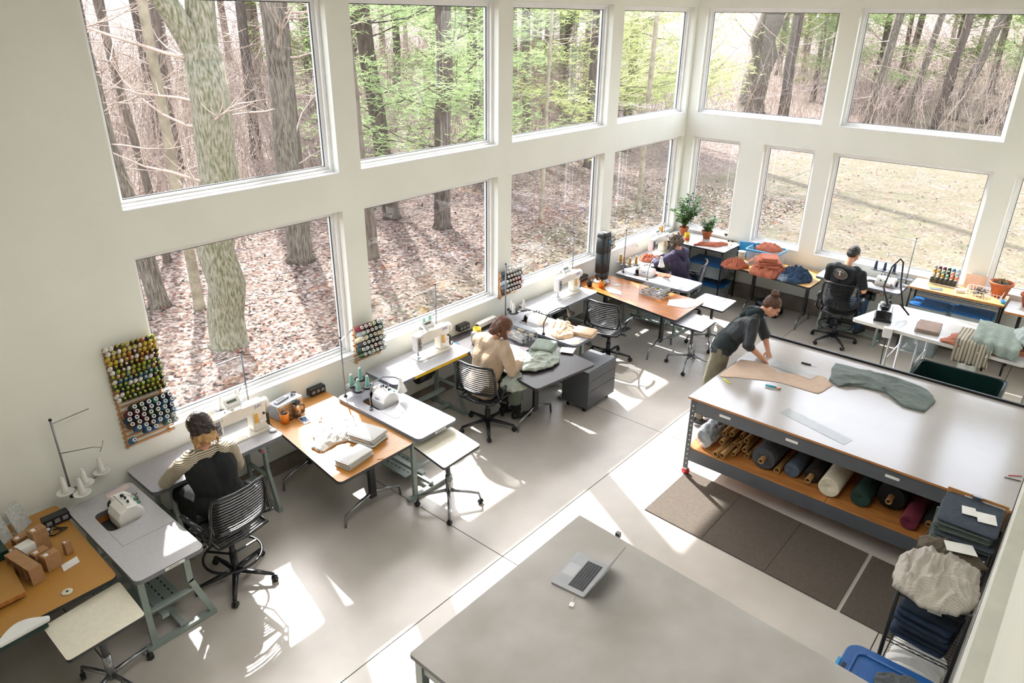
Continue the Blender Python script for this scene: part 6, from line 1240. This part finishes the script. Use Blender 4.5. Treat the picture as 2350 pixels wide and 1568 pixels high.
t = thing('bolt_box', 'cream long metal heater box against the wall behind the beige blouse', 'box', (-5.02, -.14, .741), R(4)); obj('housing', mb(MACH).box(-.16, .18, -.035, .035, 0, .06), None, t, bevel=.006); obj('end_cap', mb(BLK).box(-.166, -.161, -.02, .02, .015, .045), None, t)
PEACHC = mat('cream_peach_cloth', '#dcc0a2', .9, col2='#d2b495', scale=12, bump=.35, bscale=190)
heap('cream_cloth', [(-4.78, -.98), (-4.55, -.80), (-4.42, -.78), (-4.36, -.95), (-4.48, -1.12), (-4.66, -1.22), (-4.83, -1.12)], .05, PEACHC, 57, .035, 6, .012, .761, label='cream cloth rippling over the overlock table', stretch=(.7, 1.4))
folded('folded_cream_cloth', -4.48, -1.26, .761, .20, .26, 3, .022, PEACHC, R(12), 'folded cream cloth at the front end of the overlock table', 'folded cloth', 12, .01)
sheet('cream_pattern_piece', [(-4.83, -1.20), (-4.68, -1.16), (-4.63, -1.30), (-4.76, -1.39), (-4.84, -1.33)], .7615, mat('cream_card', '#e0d0bb', .8), 'loose cream cloth piece left of the folded cream cloth', 'cloth', .003)
# reddish desk
t = thing('air_purifier', 'tall black tower air purifier on a silver foot', 'air purifier', (-2.66, -.28, .721)); x = mb(); x.use(mat('satin_black', '#1c2023', .65, spec=.6)); 
for (z0, w0, z1, w1) in ((.05, .085, .15, .105), (.15, .105, .45, .118), (.45, .118, .68, .108), (.68, .108, .74, .088)): 
    pa = rrect(-w0, w0, -.075, .075, .05, 5); pb = rrect(-w1, w1, -.075, .075, .05, 5); n = len(pa); x.add([(q[0], q[1], z0) for q in pa]+[(q[0], q[1], z1) for q in pb], [(k, (k+1) % n, n+(k+1) % n, n+k) for k in range(n)]+[tuple(range(n-1, -1, -1)), tuple(range(n, 2*n))], True)
x.use(BLK).box(-.005, .005, -.079, -.0751, .1, .66); obj('tower', x, None, t); obj('foot', mb(mat('silver_plastic', '#b8b7b5', .3, metal=.3)).lathe([(.13, 0), (.13, .012), (.06, .045), (.05, .05)], 26), None, t); obj('top_panel', mb(mat('silver_plastic', '#b8b7b5', .3)).box(-.05, .05, -.06, .03, .741, .748), None, t); obj('badge', mb(BLUEL).box(.02, .052, -.0765, -.0755, .585, .63), None, t)
mug('orange mug at the wall end of the reddish desk', (-2.87, -.42, .721), ORANGEP)
tag(obj('dark_mug', mb(BLK).lathe([(.036, 0), (.04, .09), (.037, .09), (.033, .01), (.001, .01)], 20), None, None, loc=(-2.95, -.27, .721)), 'small black mug left of the orange mug', 'mug')
sheet('paper_scrap', [(-2.98, -.62), (-2.86, -.46), (-2.76, -.5), (-2.82, -.72), (-2.95, -.82)], .722, PAPER, 'white pattern strip beside the orange mug', 'paper')
sheet('paper_scrap', [(-2.72, -.50), (-2.58, -.50), (-2.62, -.62)], .722, PAPER, 'white paper triangle at the foot of the air purifier', 'paper')
sheet('pattern_piece', [(-2.86, -1.48), (-2.66, -1.40), (-2.50, -1.52), (-2.40, -1.72), (-2.62, -1.80), (-2.80, -1.72)], .722, PAPER, 'large white pattern piece near the corner of the reddish desk', 'pattern')
heap('salmon_bundle', [(-1.50, -.20), (-1.36, -.22), (-1.28, -.34), (-1.38, -.46), (-1.52, -.42), (-1.56, -.30)], .05, PINK, 61, .03, 14, .015, .761, label='salmon cloth bundle beside the hands of the person in purple')
heap('salmon_scrap', [(-2.0, -.80), (-1.86, -.76), (-1.82, -.96), (-1.96, -1.0)], .008, PINK, 62, .01, 14, .004, .761, label='salmon scrap under the gold-coned overlock machine')
t = thing('metal_stick', 'steel bar hanging on a hook by the second small spool rack', 'bar', (-4.31, -.05, 1.20)); obj('bar', mb(STEEL).bar((0, 0, .0), (.32, -.04, -.07), .014, .006), None, t); obj('hook', mb(STEEL).cyl((0, .045, .0), (0, -.01, .0), .006, n=8), None, t)
sheet('label_note', [(-8.98, -.20), (-8.72, -.2), (-8.72, -.42), (-8.98, -.42)], .751, mat('bluish_white_cloth', '#cfd4de', .8), 'pale cloth in front of the pinafore woman\'s needle', 'cloth', .004)
# ------------------------------------------------------------------ people
def V(*a): return Vector(a)
def head_matrix(c_, face, up=(0, 0, 1)):
    F = Vector(face).normalized(); X = F.cross(Vector(up)).normalized(); U = X.cross(F)
    return Matrix(((X.x, F.x, U.x, c_[0]), (X.y, F.y, U.y, c_[1]), (X.z, F.z, U.z, c_[2]), (0, 0, 0, 1)))
def head_prims(M):
    Rm = M.to_3x3().to_4x4()
    def e(p, r_): return ('e', M @ Vector(p), r_, Rm)
    def c(p, q, a_, b_): return ('c', M @ Vector(p), M @ Vector(q), a_, b_)
    return [e((0, -.012, .028), (.072, .090, .088)), e((0, .028, -.02), (.058, .062, .078)), e((0, .05, -.068), (.034, .036, .030)), c((0, .088, .008), (0, .103, -.022), .008, .012),
            e((.075, -.005, -.015), (.010, .020, .032)), e((-.075, -.005, -.015), (.010, .020, .032)), c((-.03, .078, .028), (.03, .078, .028), .012, .012), e((.035, .055, -.025), (.024, .026, .022)), e((-.035, .055, -.025), (.024, .026, .022)), c((0, .07, -.052), (0, .084, -.05), .014, .013)]
def hand_prims(W, d, n, side, curl=.5, spread=.10, scale=1.0):
    "W wrist, d towards the fingers, n out of the back of the hand, side=+1: thumb on d x n side"
    d = Vector(d).normalized(); n = Vector(n); n = (n-d*n.dot(d)).normalized(); s = d.cross(n)*side; W = Vector(W); P = []
    P.append(('c', W, W+d*.04, .021, .019))
    for k in (-1.2, -.4, .4, 1.2): P.append(('c', W+d*.02+s*k*.010, W+d*.082*scale+s*k*.0185, .0145, .0105))
    for k, L_ in ((1.2, .070), (.4, .078), (-.4, .073), (-1.2, .058)):
        a_ = W+d*.082*scale+s*k*.0185; d1 = (d-n*curl*.35+s*k*spread*.5).normalized(); d2 = (d-n*curl+s*k*spread*.4).normalized(); d3 = (d*.8-n*curl*1.5+s*k*spread*.2).normalized()
        b_ = a_+d1*L_*.45; c_ = b_+d2*L_*.32; e_ = c_+d3*L_*.23; P += [('c', a_, b_, .0092, .0086), ('c', b_, c_, .0086, .0078), ('c', c_, e_, .0078, .0068)]
    t0 = W+d*.022+s*.020; t1 = t0+(d*.55+s*.75-n*.2).normalized()*.035; t2 = t1+(d*.85+s*.3-n*.3).normalized()*.030; t3 = t2+(d*.95-n*.35).normalized()*.022
    P += [('c', t0, t1, .0135, .0108), ('c', t1, t2, .0108, .0095), ('c', t2, t3, .0095, .008)]
    return P
def person(label, J, face, top, top_sleeve, trousers, shoes, hairf, skin=SKIN, up=(0, 0, 1), top_disp=(14, .006), extra=None, vtop=.009, puff=0):
    "J: joints in world coordinates"
    J = {k: Vector(v) for k, v in J.items()}; base = V(J['pelvis'].x, J['pelvis'].y, 0); t = thing('person', label, 'person', base)
    L = {k: v-base for k, v in J.items()}; M = head_matrix(L['head'], face, up); B = []
    chest = L['pelvis'].lerp(L['neck'], .62); waist = L['pelvis'].lerp(L['neck'], .3); sh = (L['shR']-L['shL']).normalized()
    hp = {s: L['pelvis']+(sh if s == 'R' else -sh)*.085-V(0, 0, .01) for s in 'LR'}
    fw = Vector(face); fw.z = 0; fw.normalize()
    torso = [('c', L['pelvis']-sh*.07, L['pelvis']+sh*.07, .105, .105), ('c', L['pelvis'], waist, .115, .10), ('c', waist-sh*.035, chest-sh*.06, .10, .108), ('c', waist+sh*.035, chest+sh*.06, .10, .108), ('c', chest-sh*.06, L['neck'].lerp(L['shL'], .6), .105, .062), ('c', chest+sh*.06, L['neck'].lerp(L['shR'], .6), .105, .062), ('c', L['shL'].lerp(L['neck'], .3), L['shR'].lerp(L['neck'], .3), .055, .055)]
    neck = [('c', L['neck'], M @ V(0, -.02, -.06), .05, .046)]
    arms = []; legs = []
    for s in 'LR': arms += [('c', L['sh'+s], L['el'+s], .050, .040), ('c', L['el'+s], L['wr'+s], .039, .026)]; legs += [('c', hp[s], L['kn'+s], .088, .060), ('c', L['kn'+s], L['an'+s], .056, .036)]
    hands = []
    for s in 'LR':
        hd = L.get('hd'+s); d = (hd if hd else (L['wr'+s]-L['el'+s])); 
        if 'hd'+s in J: d = J['hd'+s]
        hands += hand_prims(L['wr'+s], d, J.get('hn'+s, V(0, 0, 1)), 1 if s == 'L' else -1)
    body = torso+neck+head_prims(M)+arms+legs+hands
    for s in 'LR': body += [('c', L['an'+s]-fw*.02-V(0, 0, .03), L['an'+s]+fw*.13-V(0, 0, .05), .032, .026)]
    blob('body', body, skin, t, .0062, 3)
    inf = lambda P, k: [(p[0], p[1], p[2], p[3]+k, p[4]+k) for p in P]
    tp = inf(torso, .014+puff)
    sl = []
    for s in 'LR':
        if top_sleeve == 'short': sl += [('c', L['sh'+s], L['sh'+s].lerp(L['el'+s], .72), .066, .062)]
        elif top_sleeve == 'elbow': sl += [('c', L['sh'+s], L['el'+s], .072, .062), ('c', L['el'+s], L['el'+s].lerp(L['wr'+s], .12), .062, .056)]
        elif top_sleeve == 'long': sl += [('c', L['sh'+s], L['el'+s], .064, .054), ('c', L['el'+s], L['el'+s].lerp(L['wr'+s], .86), .053, .038)]
    blob('top', tp+inf(sl, puff*.6), top, t, vtop, 4, top_disp)
    if extra: extra(t, L, M, torso, inf, sh, fw, hp, chest, waist)
    lg = [('c', L['pelvis']-sh*.06, L['pelvis']+sh*.06, .112, .112)]+inf(legs, .016)
    lg = lg[:1]+[(p[0], p[1], p[2] if i % 2 == 0 else p[1].lerp(p[2], .93), p[3], p[4]) for i, p in enumerate(lg[1:])]
    if trousers: blob('trousers', lg, trousers, t, .011, 4, (12, .007))
    for s in 'LR': blob('shoe', [('c', L['an'+s]-fw*.03-V(0, 0, .045), L['an'+s]+fw*.15-V(0, 0, .058), .042, .036), ('c', L['an'+s], L['an'+s]-V(0, 0, .03), .043, .043)], shoes, t, .009, 3)
    hairf(t, M)
    # face: eyes, brows, mouth
    for sx in (-1, 1):
        x = mb(mat('eye_dark', '#2a1d18', .3)); q = M @ V(sx*.030, .083, .008); x.T = Matrix.Translation(q) @ M.to_3x3().to_4x4(); x.ball((0, 0, 0), .011, .006, .005, 10, 6); obj('eye', x, None, t)
        x = mb(mat('brow_brown', '#4a3428', .8)); x.tube([M @ V(sx*.018, .089, .028), M @ V(sx*.032, .088, .033), M @ V(sx*.047, .080, .028)], .0028, 6); obj('eyebrow', x, None, t)
    x = mb(mat('lips', '#b5665a', .5)); x.tube([M @ V(-.02, .088, -.052), M @ V(0, .097, -.050), M @ V(.02, .088, -.052)], [.003, .0055, .003], 8, flat=.8); obj('mouth', x, None, t)
    return t
def hair(name, prims, m, t, M, vox=.008, disp=(30, .010, (1, 1, .35))):
    Rm = M.to_3x3().to_4x4(); P = []
    for p in prims:
        if p[0] == 'e': P.append(('e', M @ Vector(p[1]), p[2], Rm))
        else: P.append(('c', M @ Vector(p[1]), M @ Vector(p[2]), p[3], p[4]))
    return blob(name, P, m, t, vox, 3, disp)
BRH = mat('brown_hair', '#5d3b26', .5, col2='#43291b', scale=50, stretch=(1, 1, .2), bump=.5, bscale=140)
DKH = mat('dark_brown_hair', '#33251f', .5, col2='#241a17', scale=50, stretch=(1, 1, .2), bump=.5, bscale=140)
BLH = mat('blonde_hair', '#c29a66', .55, col2='#9c7446', scale=40, stretch=(1, 1, .2), bump=.5, bscale=140)
GRH = mat('greyish_brown_hair', '#6b5a4a', .6, col2='#4d4036', scale=40, bump=.5, bscale=120)
AUB = mat('auburn_hair', '#6a4128', .5, col2='#4e2d1b', scale=40, stretch=(1, 1, .2), bump=.5, bscale=140)
# 1: black pinafore over striped shirt, seen from behind
def hair1(t, M):
    hair('hair', [('e', (0, -.025, .035), (.088, .098, .092)), ('e', (0, -.06, -.02), (.085, .06, .08)), ('c', (-.06, -.04, -.02), (-.075, -.04, -.07), .035, .03), ('c', (.06, -.04, -.02), (.075, -.04, -.07), .035, .03)], DKH, t, M, disp=(26, .018))
    rn_ = random.Random(9); ends = []
    for k in range(22):
        q = -1.25+2.5*k/21; X_, Y_ = math.sin(q)*.088, -math.cos(q)*.088; z0 = -.06; dz = rn_.uniform(.06, .10); ends.append(('c', (X_, Y_, z0), (X_*1.08+rn_.uniform(-.012, .012), Y_*1.05+rn_.uniform(-.01, .01), z0-dz), .019, .007))
    hair('hair_ends', ends, BLH, t, M, vox=.006, disp=(40, .006))
    x = mb(mat('tan_headband', '#8a6a3f', .7)); x.T = M; x.torus((0, 0, 0), .095, .006, 24, 6, 'X'); x.T = Matrix.Identity(4)
    hb = [M @ V(math.cos(a_)*.096, -.03+math.sin(a_)*.03, .03+math.sin(a_)*.10) for a_ in [i*PI/14 for i in range(-2, 17)]]; obj('headband', mb(mat('tan_headband', '#8a6a3f', .7)).tube(hb, .0055, 6), None, t)
def pinafore(t, L, M, torso, inf, sh, fw, hp, chest, waist):
    P = [('c', L['pelvis']-sh*.07, L['pelvis']+sh*.07, .145, .145), ('c', L['pelvis'], waist, .15, .136), ('c', waist-sh*.04, chest-sh*.065+V(0, 0, .02), .136, .138), ('c', waist+sh*.04, chest+sh*.065+V(0, 0, .02), .136, .138), ('c', chest-sh*.075, L['neck'].lerp(L['shL'], .55), .105, .070), ('c', chest+sh*.075, L['neck'].lerp(L['shR'], .55), .105, .070)]
    for s in 'LR': P.append(('c', hp[s], L['kn'+s], .112, .090))
    blob('pinafore_dress', P, mat('black_linen', '#101317', .85, bump=.4, bscale=150), t, .009, 4, (12, .006))
STSH = stripe_mat('cream_striped_jersey', '#cbbfa8', '#5d544c', 24, 'Z', .68, wob=.3)
person('person in a black pinafore over a striped shirt, seated at the leftmost machine', dict(pelvis=(-9.0, -.90, .70), neck=(-9.03, -.83, 1.13), head=(-8.99, -.74, 1.28), shL=(-9.22, -.82, 1.08), shR=(-8.84, -.86, 1.08), elL=(-9.27, -.58, .84), elR=(-8.77, -.80, .86), wrL=(-9.06, -.34, .80), wrR=(-8.72, -.55, .80), knL=(-9.12, -.47, .60), knR=(-8.90, -.47, .60), anL=(-9.08, -.42, .20), anR=(-8.90, -.42, .20)),
       (.10, .75, -.65), STSH, 'long', mat('black_legging', '#15171a', .8), BLK, hair1, extra=pinafore)
# 2: beige blouse
def hair2(t, M):
    hair('hair', [('e', (0, -.02, .035), (.088, .102, .092)), ('e', (0, -.07, -.02), (.08, .06, .08)), ('c', (-.05, -.03, .0), (-.085, .03, -.07), .045, .03), ('c', (.05, -.03, .0), (.085, .03, -.07), .045, .03), ('c', (0, -.08, -.03), (0, -.09, -.10), .06, .04)], AUB, t, M, disp=(22, .016))
    obj('hair_clip', mb(mat('brass_clip', '#9a7a4a', .4, metal=.5)).bar(M @ V(.02, -.125, .0), M @ V(-.04, -.12, -.05), .008, .005), None, t)
def apron(t, L, M, torso, inf, sh, fw, hp, chest, waist):
    blob('skirt', [('c', L['pelvis'], L['pelvis'].lerp(L['knL'], .9), .13, .10), ('c', L['pelvis'], L['pelvis'].lerp(L['knR'], .95), .13, .105), ('c', L['knR'], L['knR']-V(-.02, .0, .20), .10, .09)], mat('grey_green_apron', '#6d766a', .9, bump=.4, bscale=150), t, .010, 5, (10, .012))
    yk = []
    for k in range(13):
        a_ = -1.3+2.6*k/12; yk.append(chest+V(0, 0, .0)-fw*math.cos(a_)*.150+sh*math.sin(a_)*.205+V(0, 0, .02))
    obj('back_seam', mb(mat('seam_brown', '#8f7a63', .9)).tube(yk, .0035, 6), None, t)
    nb = [M @ V(math.cos(a_)*.062, -.02+math.sin(a_)*.055, -.095) for a_ in [i*PI/10 for i in range(20)]]; nb.append(nb[0]); obj('bead_necklace', mb(mat('dark_beads', '#4a3a34', .5)).tube(nb, .005, 6), None, t)
person('person in a loose beige blouse sewing at the dark plum desk', dict(pelvis=(-6.0, -.97, .56), neck=(-5.84, -1.02, 1.04), head=(-5.76, -1.07, 1.20), shL=(-5.86, -.82, 1.01), shR=(-5.88, -1.21, 1.00), elL=(-5.72, -.72, .83), elR=(-5.90, -1.32, .81), wrL=(-5.62, -.98, .79), wrR=(-5.70, -1.24, .80), knL=(-5.62, -.92, .53), knR=(-5.66, -1.16, .52), anL=(-5.55, -.92, .09), anR=(-5.56, -1.12, .09)),
       (.72, -.30, -.62), mat('beige_linen_blouse', '#bda58b', .9, col2='#ac947b', scale=5, bump=.7, bscale=90), 'long', mat('black_trousers', '#141517', .85), BLK, hair2, top_disp=(8, .018, (1, 1, .55)), puff=.024, extra=apron)
# 3: purple hoodie
def hair3(t, M): hair('hair', [('e', (0, -.015, .035), (.092, .102, .092)), ('e', (0, -.06, -.025), (.088, .062, .07)), ('c', (-.06, .0, .0), (-.08, .01, -.06), .04, .035), ('c', (.06, .0, .0), (.08, .01, -.06), .04, .035)], GRH, t, M, disp=(34, .022))
PURP = mat('purple_jersey', '#3b3350', .85, col2='#332c47', scale=14, bump=.4, bscale=170)
def hood(t, L, M, torso, inf, sh, fw, hp, chest, waist): blob('hood', [('c', L['neck']-fw*.06-sh*.07, L['neck']-fw*.06+sh*.07, .055, .055), ('c', L['neck']-fw*.08, L['neck']-fw*.12-V(0, 0, .10), .06, .03), ('c', L['neck']-sh*.08, L['neck']-sh*.06+fw*.05, .035, .03), ('c', L['neck']+sh*.08, L['neck']+sh*.06+fw*.05, .035, .03)], PURP, t, .009, 4, (14, .008))
person('person in a purple hooded top with short wavy grey-brown hair in the far corner', dict(pelvis=(-1.42, -.93, .56), neck=(-1.46, -.86, 1.02), head=(-1.44, -.78, 1.17), shL=(-1.65, -.84, .98), shR=(-1.28, -.88, .98), elL=(-1.66, -.62, .82), elR=(-1.14, -.66, .82), wrL=(-1.42, -.42, .80), wrR=(-1.24, -.42, .80), knL=(-1.52, -.50, .54), knR=(-1.30, -.50, .54), anL=(-1.5, -.45, .10), anR=(-1.32, -.45, .10)),
       (.15, .8, -.5), PURP, 'long', mat('dark_jeans', '#22293a', .85), BLK, hair3, extra=hood)
# 4: man in black T-shirt
def hair4(t, M): hair('hair', [('e', (0, -.022, .042), (.078, .093, .084)), ('e', (0, -.055, .0), (.073, .055, .06)), ('c', (-.06, .0, .02), (-.068, .01, -.005), .02, .012), ('c', (.06, .0, .02), (.068, .01, -.005), .02, .012)], mat('near_black_hair', '#2b2724', .6, bump=.4, bscale=200), t, M, disp=(40, .004))
def logo(t, L, M, torso, inf, sh, fw, hp, chest, waist):
    c_ = L['pelvis'].lerp(L['neck'], .85)-fw*.128; back = -fw; upv = (L['neck']-L['pelvis']).normalized(); upv = (upv-back*upv.dot(back)).normalized(); rt = upv.cross(back); Mx = fr(c_, rt, upv)
    n = 30; e1 = [(.105*math.cos(2*PI*k/n), .068*math.sin(2*PI*k/n)) for k in range(n)]
    def curved(x_, y_, z_): return Mx @ V(x_, y_, z_-x_*x_*1.1-y_*y_*.3)
    x = mb(mat('logo_ring', '#9a9a92', .7)); x.tube([curved(a_, b_, .006) for a_, b_ in e1]+[curved(*e1[0], .006)], .0022, 5); obj('logo_oval', x, None, t)
    x = mb(mat('logo_ground', '#4c483f', .8)); rings = [[curved(a_*q, b_*q, .004) for a_, b_ in e1] for q in (1, .7, .4, .1)]; x.add([p for r_ in rings for p in r_], [(j*n+k, j*n+(k+1) % n, (j+1)*n+(k+1) % n, (j+1)*n+k) for j in range(3) for k in range(n)]+[tuple(range(3*n, 4*n))]); obj('logo_ground', x, None, t)
    x = mb(mat('logo_white', '#d8d5cd', .7))
    for a_, b_, c2 in (((-.004, .045), (-.004, .0), .012), ((0, .035), (-.045, .035), .006), ((0, .035), (.04, .038), .006), ((-.045, .035), (-.055, .022), .005), ((.04, .038), (.052, .024), .005), ((-.006, .0), (-.012, -.022), .006), ((.002, .0), (.004, -.02), .006)): x.tube([curved(*a_, .0075), curved((a_[0]+b_[0])/2, (a_[1]+b_[1])/2, .0075), curved(*b_, .0075)], c2*.7, 6, flat=.4)
    obj('logo_figure', x, None, t)
    tx = text_mb('Casa Gallo', .026, mat('logo_red', '#a8403a', .7), Matrix.Identity(4)); tx.v = [tuple(curved(v[0], v[1]-.038, .009+v[2])) for v in tx.v]; obj('logo_script', tx, None, t)
person('person in black T-shirt with oval back logo and jeans, seated by the back wall', dict(pelvis=(-.98, -3.13, .66), neck=(-.97, -3.15, 1.17), head=(-.87, -3.17, 1.33), shL=(-1.0, -2.95, 1.13), shR=(-1.02, -3.36, 1.12), elL=(-.86, -2.90, .90), elR=(-.98, -3.42, .89), wrL=(-.66, -3.04, .89), wrR=(-.72, -3.30, .89), knL=(-.58, -3.02, .60), knR=(-.60, -3.36, .60), anL=(-.5, -3.0, .16), anR=(-.5, -3.34, .16)),
       (.8, -.25, -.45), mat('black_cotton', '#14181a', .9, bump=.3, bscale=180), 'short', mat('blue_jeans', '#2f4a6a', .9, col2='#273f5c', scale=20, bump=.4, bscale=200), BLK, hair4, top_disp=(10, .008), extra=logo)
# 5: woman leaning over the cutting table
def hair5(t, M):
    hair('hair', [('e', (0, -.024, .040), (.079, .095, .086)), ('e', (0, -.055, .0), (.073, .055, .055)), ('c', (-.05, .04, .075), (.05, .04, .075), .02, .02)], BRH, t, M, disp=(50, .004))
    hair('hair_bun', [('e', (0, -.085, .125), (.048, .046, .042)), ('e', (.02, -.07, .135), (.03, .03, .03)), ('e', (-.02, -.1, .13), (.03, .03, .03))], BRH, t, M, disp=(38, .012))
    x = mb(BLK); x.T = M @ Matrix.Translation((0, -.065, .098)) @ Matrix.Rotation(R(25), 4, 'X'); x.torus((0, 0, 0), .034, .007, 18, 6); obj('hair_tie', x, None, t)
JK = mat('black_waxed_jacket', '#20262b', .5, col2='#191e22', scale=9, bump=.3, bscale=60)
def jacket(t, L, M, torso, inf, sh, fw, hp, chest, waist):
    fr_ = (L['neck']-L['pelvis']).normalized(); ff = Vector(face5).normalized(); front = (ff-fr_*ff.dot(fr_)).normalized()
    blob('hood', [('c', L['neck']-front*.05-sh*.06, L['neck']-front*.05+sh*.06, .05, .05), ('c', L['neck']-front*.07, L['neck']-front*.09-fr_*.10, .055, .03), ('c', L['neck'], L['neck'].lerp(L['head'], .22), .072, .066)], mat('dark_green_hood', '#1c2a2c', .85, bump=.4, bscale=170), t, .009, 4, (14, .006))
    z0 = L['neck']+front*.045-fr_*.05; z1 = chest+front*.118; z2 = waist+front*.118
    obj('zip', mb(CHROME).tube([z0, z1, z2], .004, 6), None, t)
    blob('jacket_hem', [('c', L['pelvis']+fr_*.03-sh*.06, L['pelvis']+fr_*.03+sh*.06, .125, .125), ('c', L['pelvis']+fr_*.10-sh*.05, L['pelvis']+fr_*.10+sh*.05, .13, .13), ('c', waist+fr_*.06, chest, .13, .125)], mat('dark_green_jersey', '#1a2527', .85, bump=.4, bscale=170), t, .010, 4, (12, .008))
    blob('undershirt_hem', [('c', L['pelvis']+fr_*.0-sh*.055, L['pelvis']+fr_*.0+sh*.055, .121, .121)], PAPER, t, .010, 3)
    for k in (-1, 1): obj('snap_button', mb(CHROME).ball(chest+front*.13+sh*k*.07-fr_*.02, .008, n=8, m=6), None, t)
face5 = (.22, -.72, -.62)
person('person with a hair bun in a black jacket leaning over the cutting table', dict(pelvis=(-4.16, -2.86, .98), neck=(-3.97, -3.10, 1.36), head=(-3.875, -3.225, 1.46), shL=(-3.80, -3.04, 1.33), shR=(-4.12, -3.14, 1.32), elL=(-3.76, -3.16, 1.08), elR=(-4.24, -3.18, 1.12), wrL=(-3.86, -3.26, .955), wrR=(-4.10, -3.30, .955), knL=(-4.10, -2.82, .52), knR=(-4.28, -2.82, .52), anL=(-4.08, -2.78, .10), anR=(-4.28, -2.76, .10)),
       face5, JK, 'elbow', mat('khaki_trousers', '#7a7562', .9, col2='#6d6856', scale=14, bump=.4, bscale=180), BLK, hair5, top_disp=(11, .010), extra=jacket)
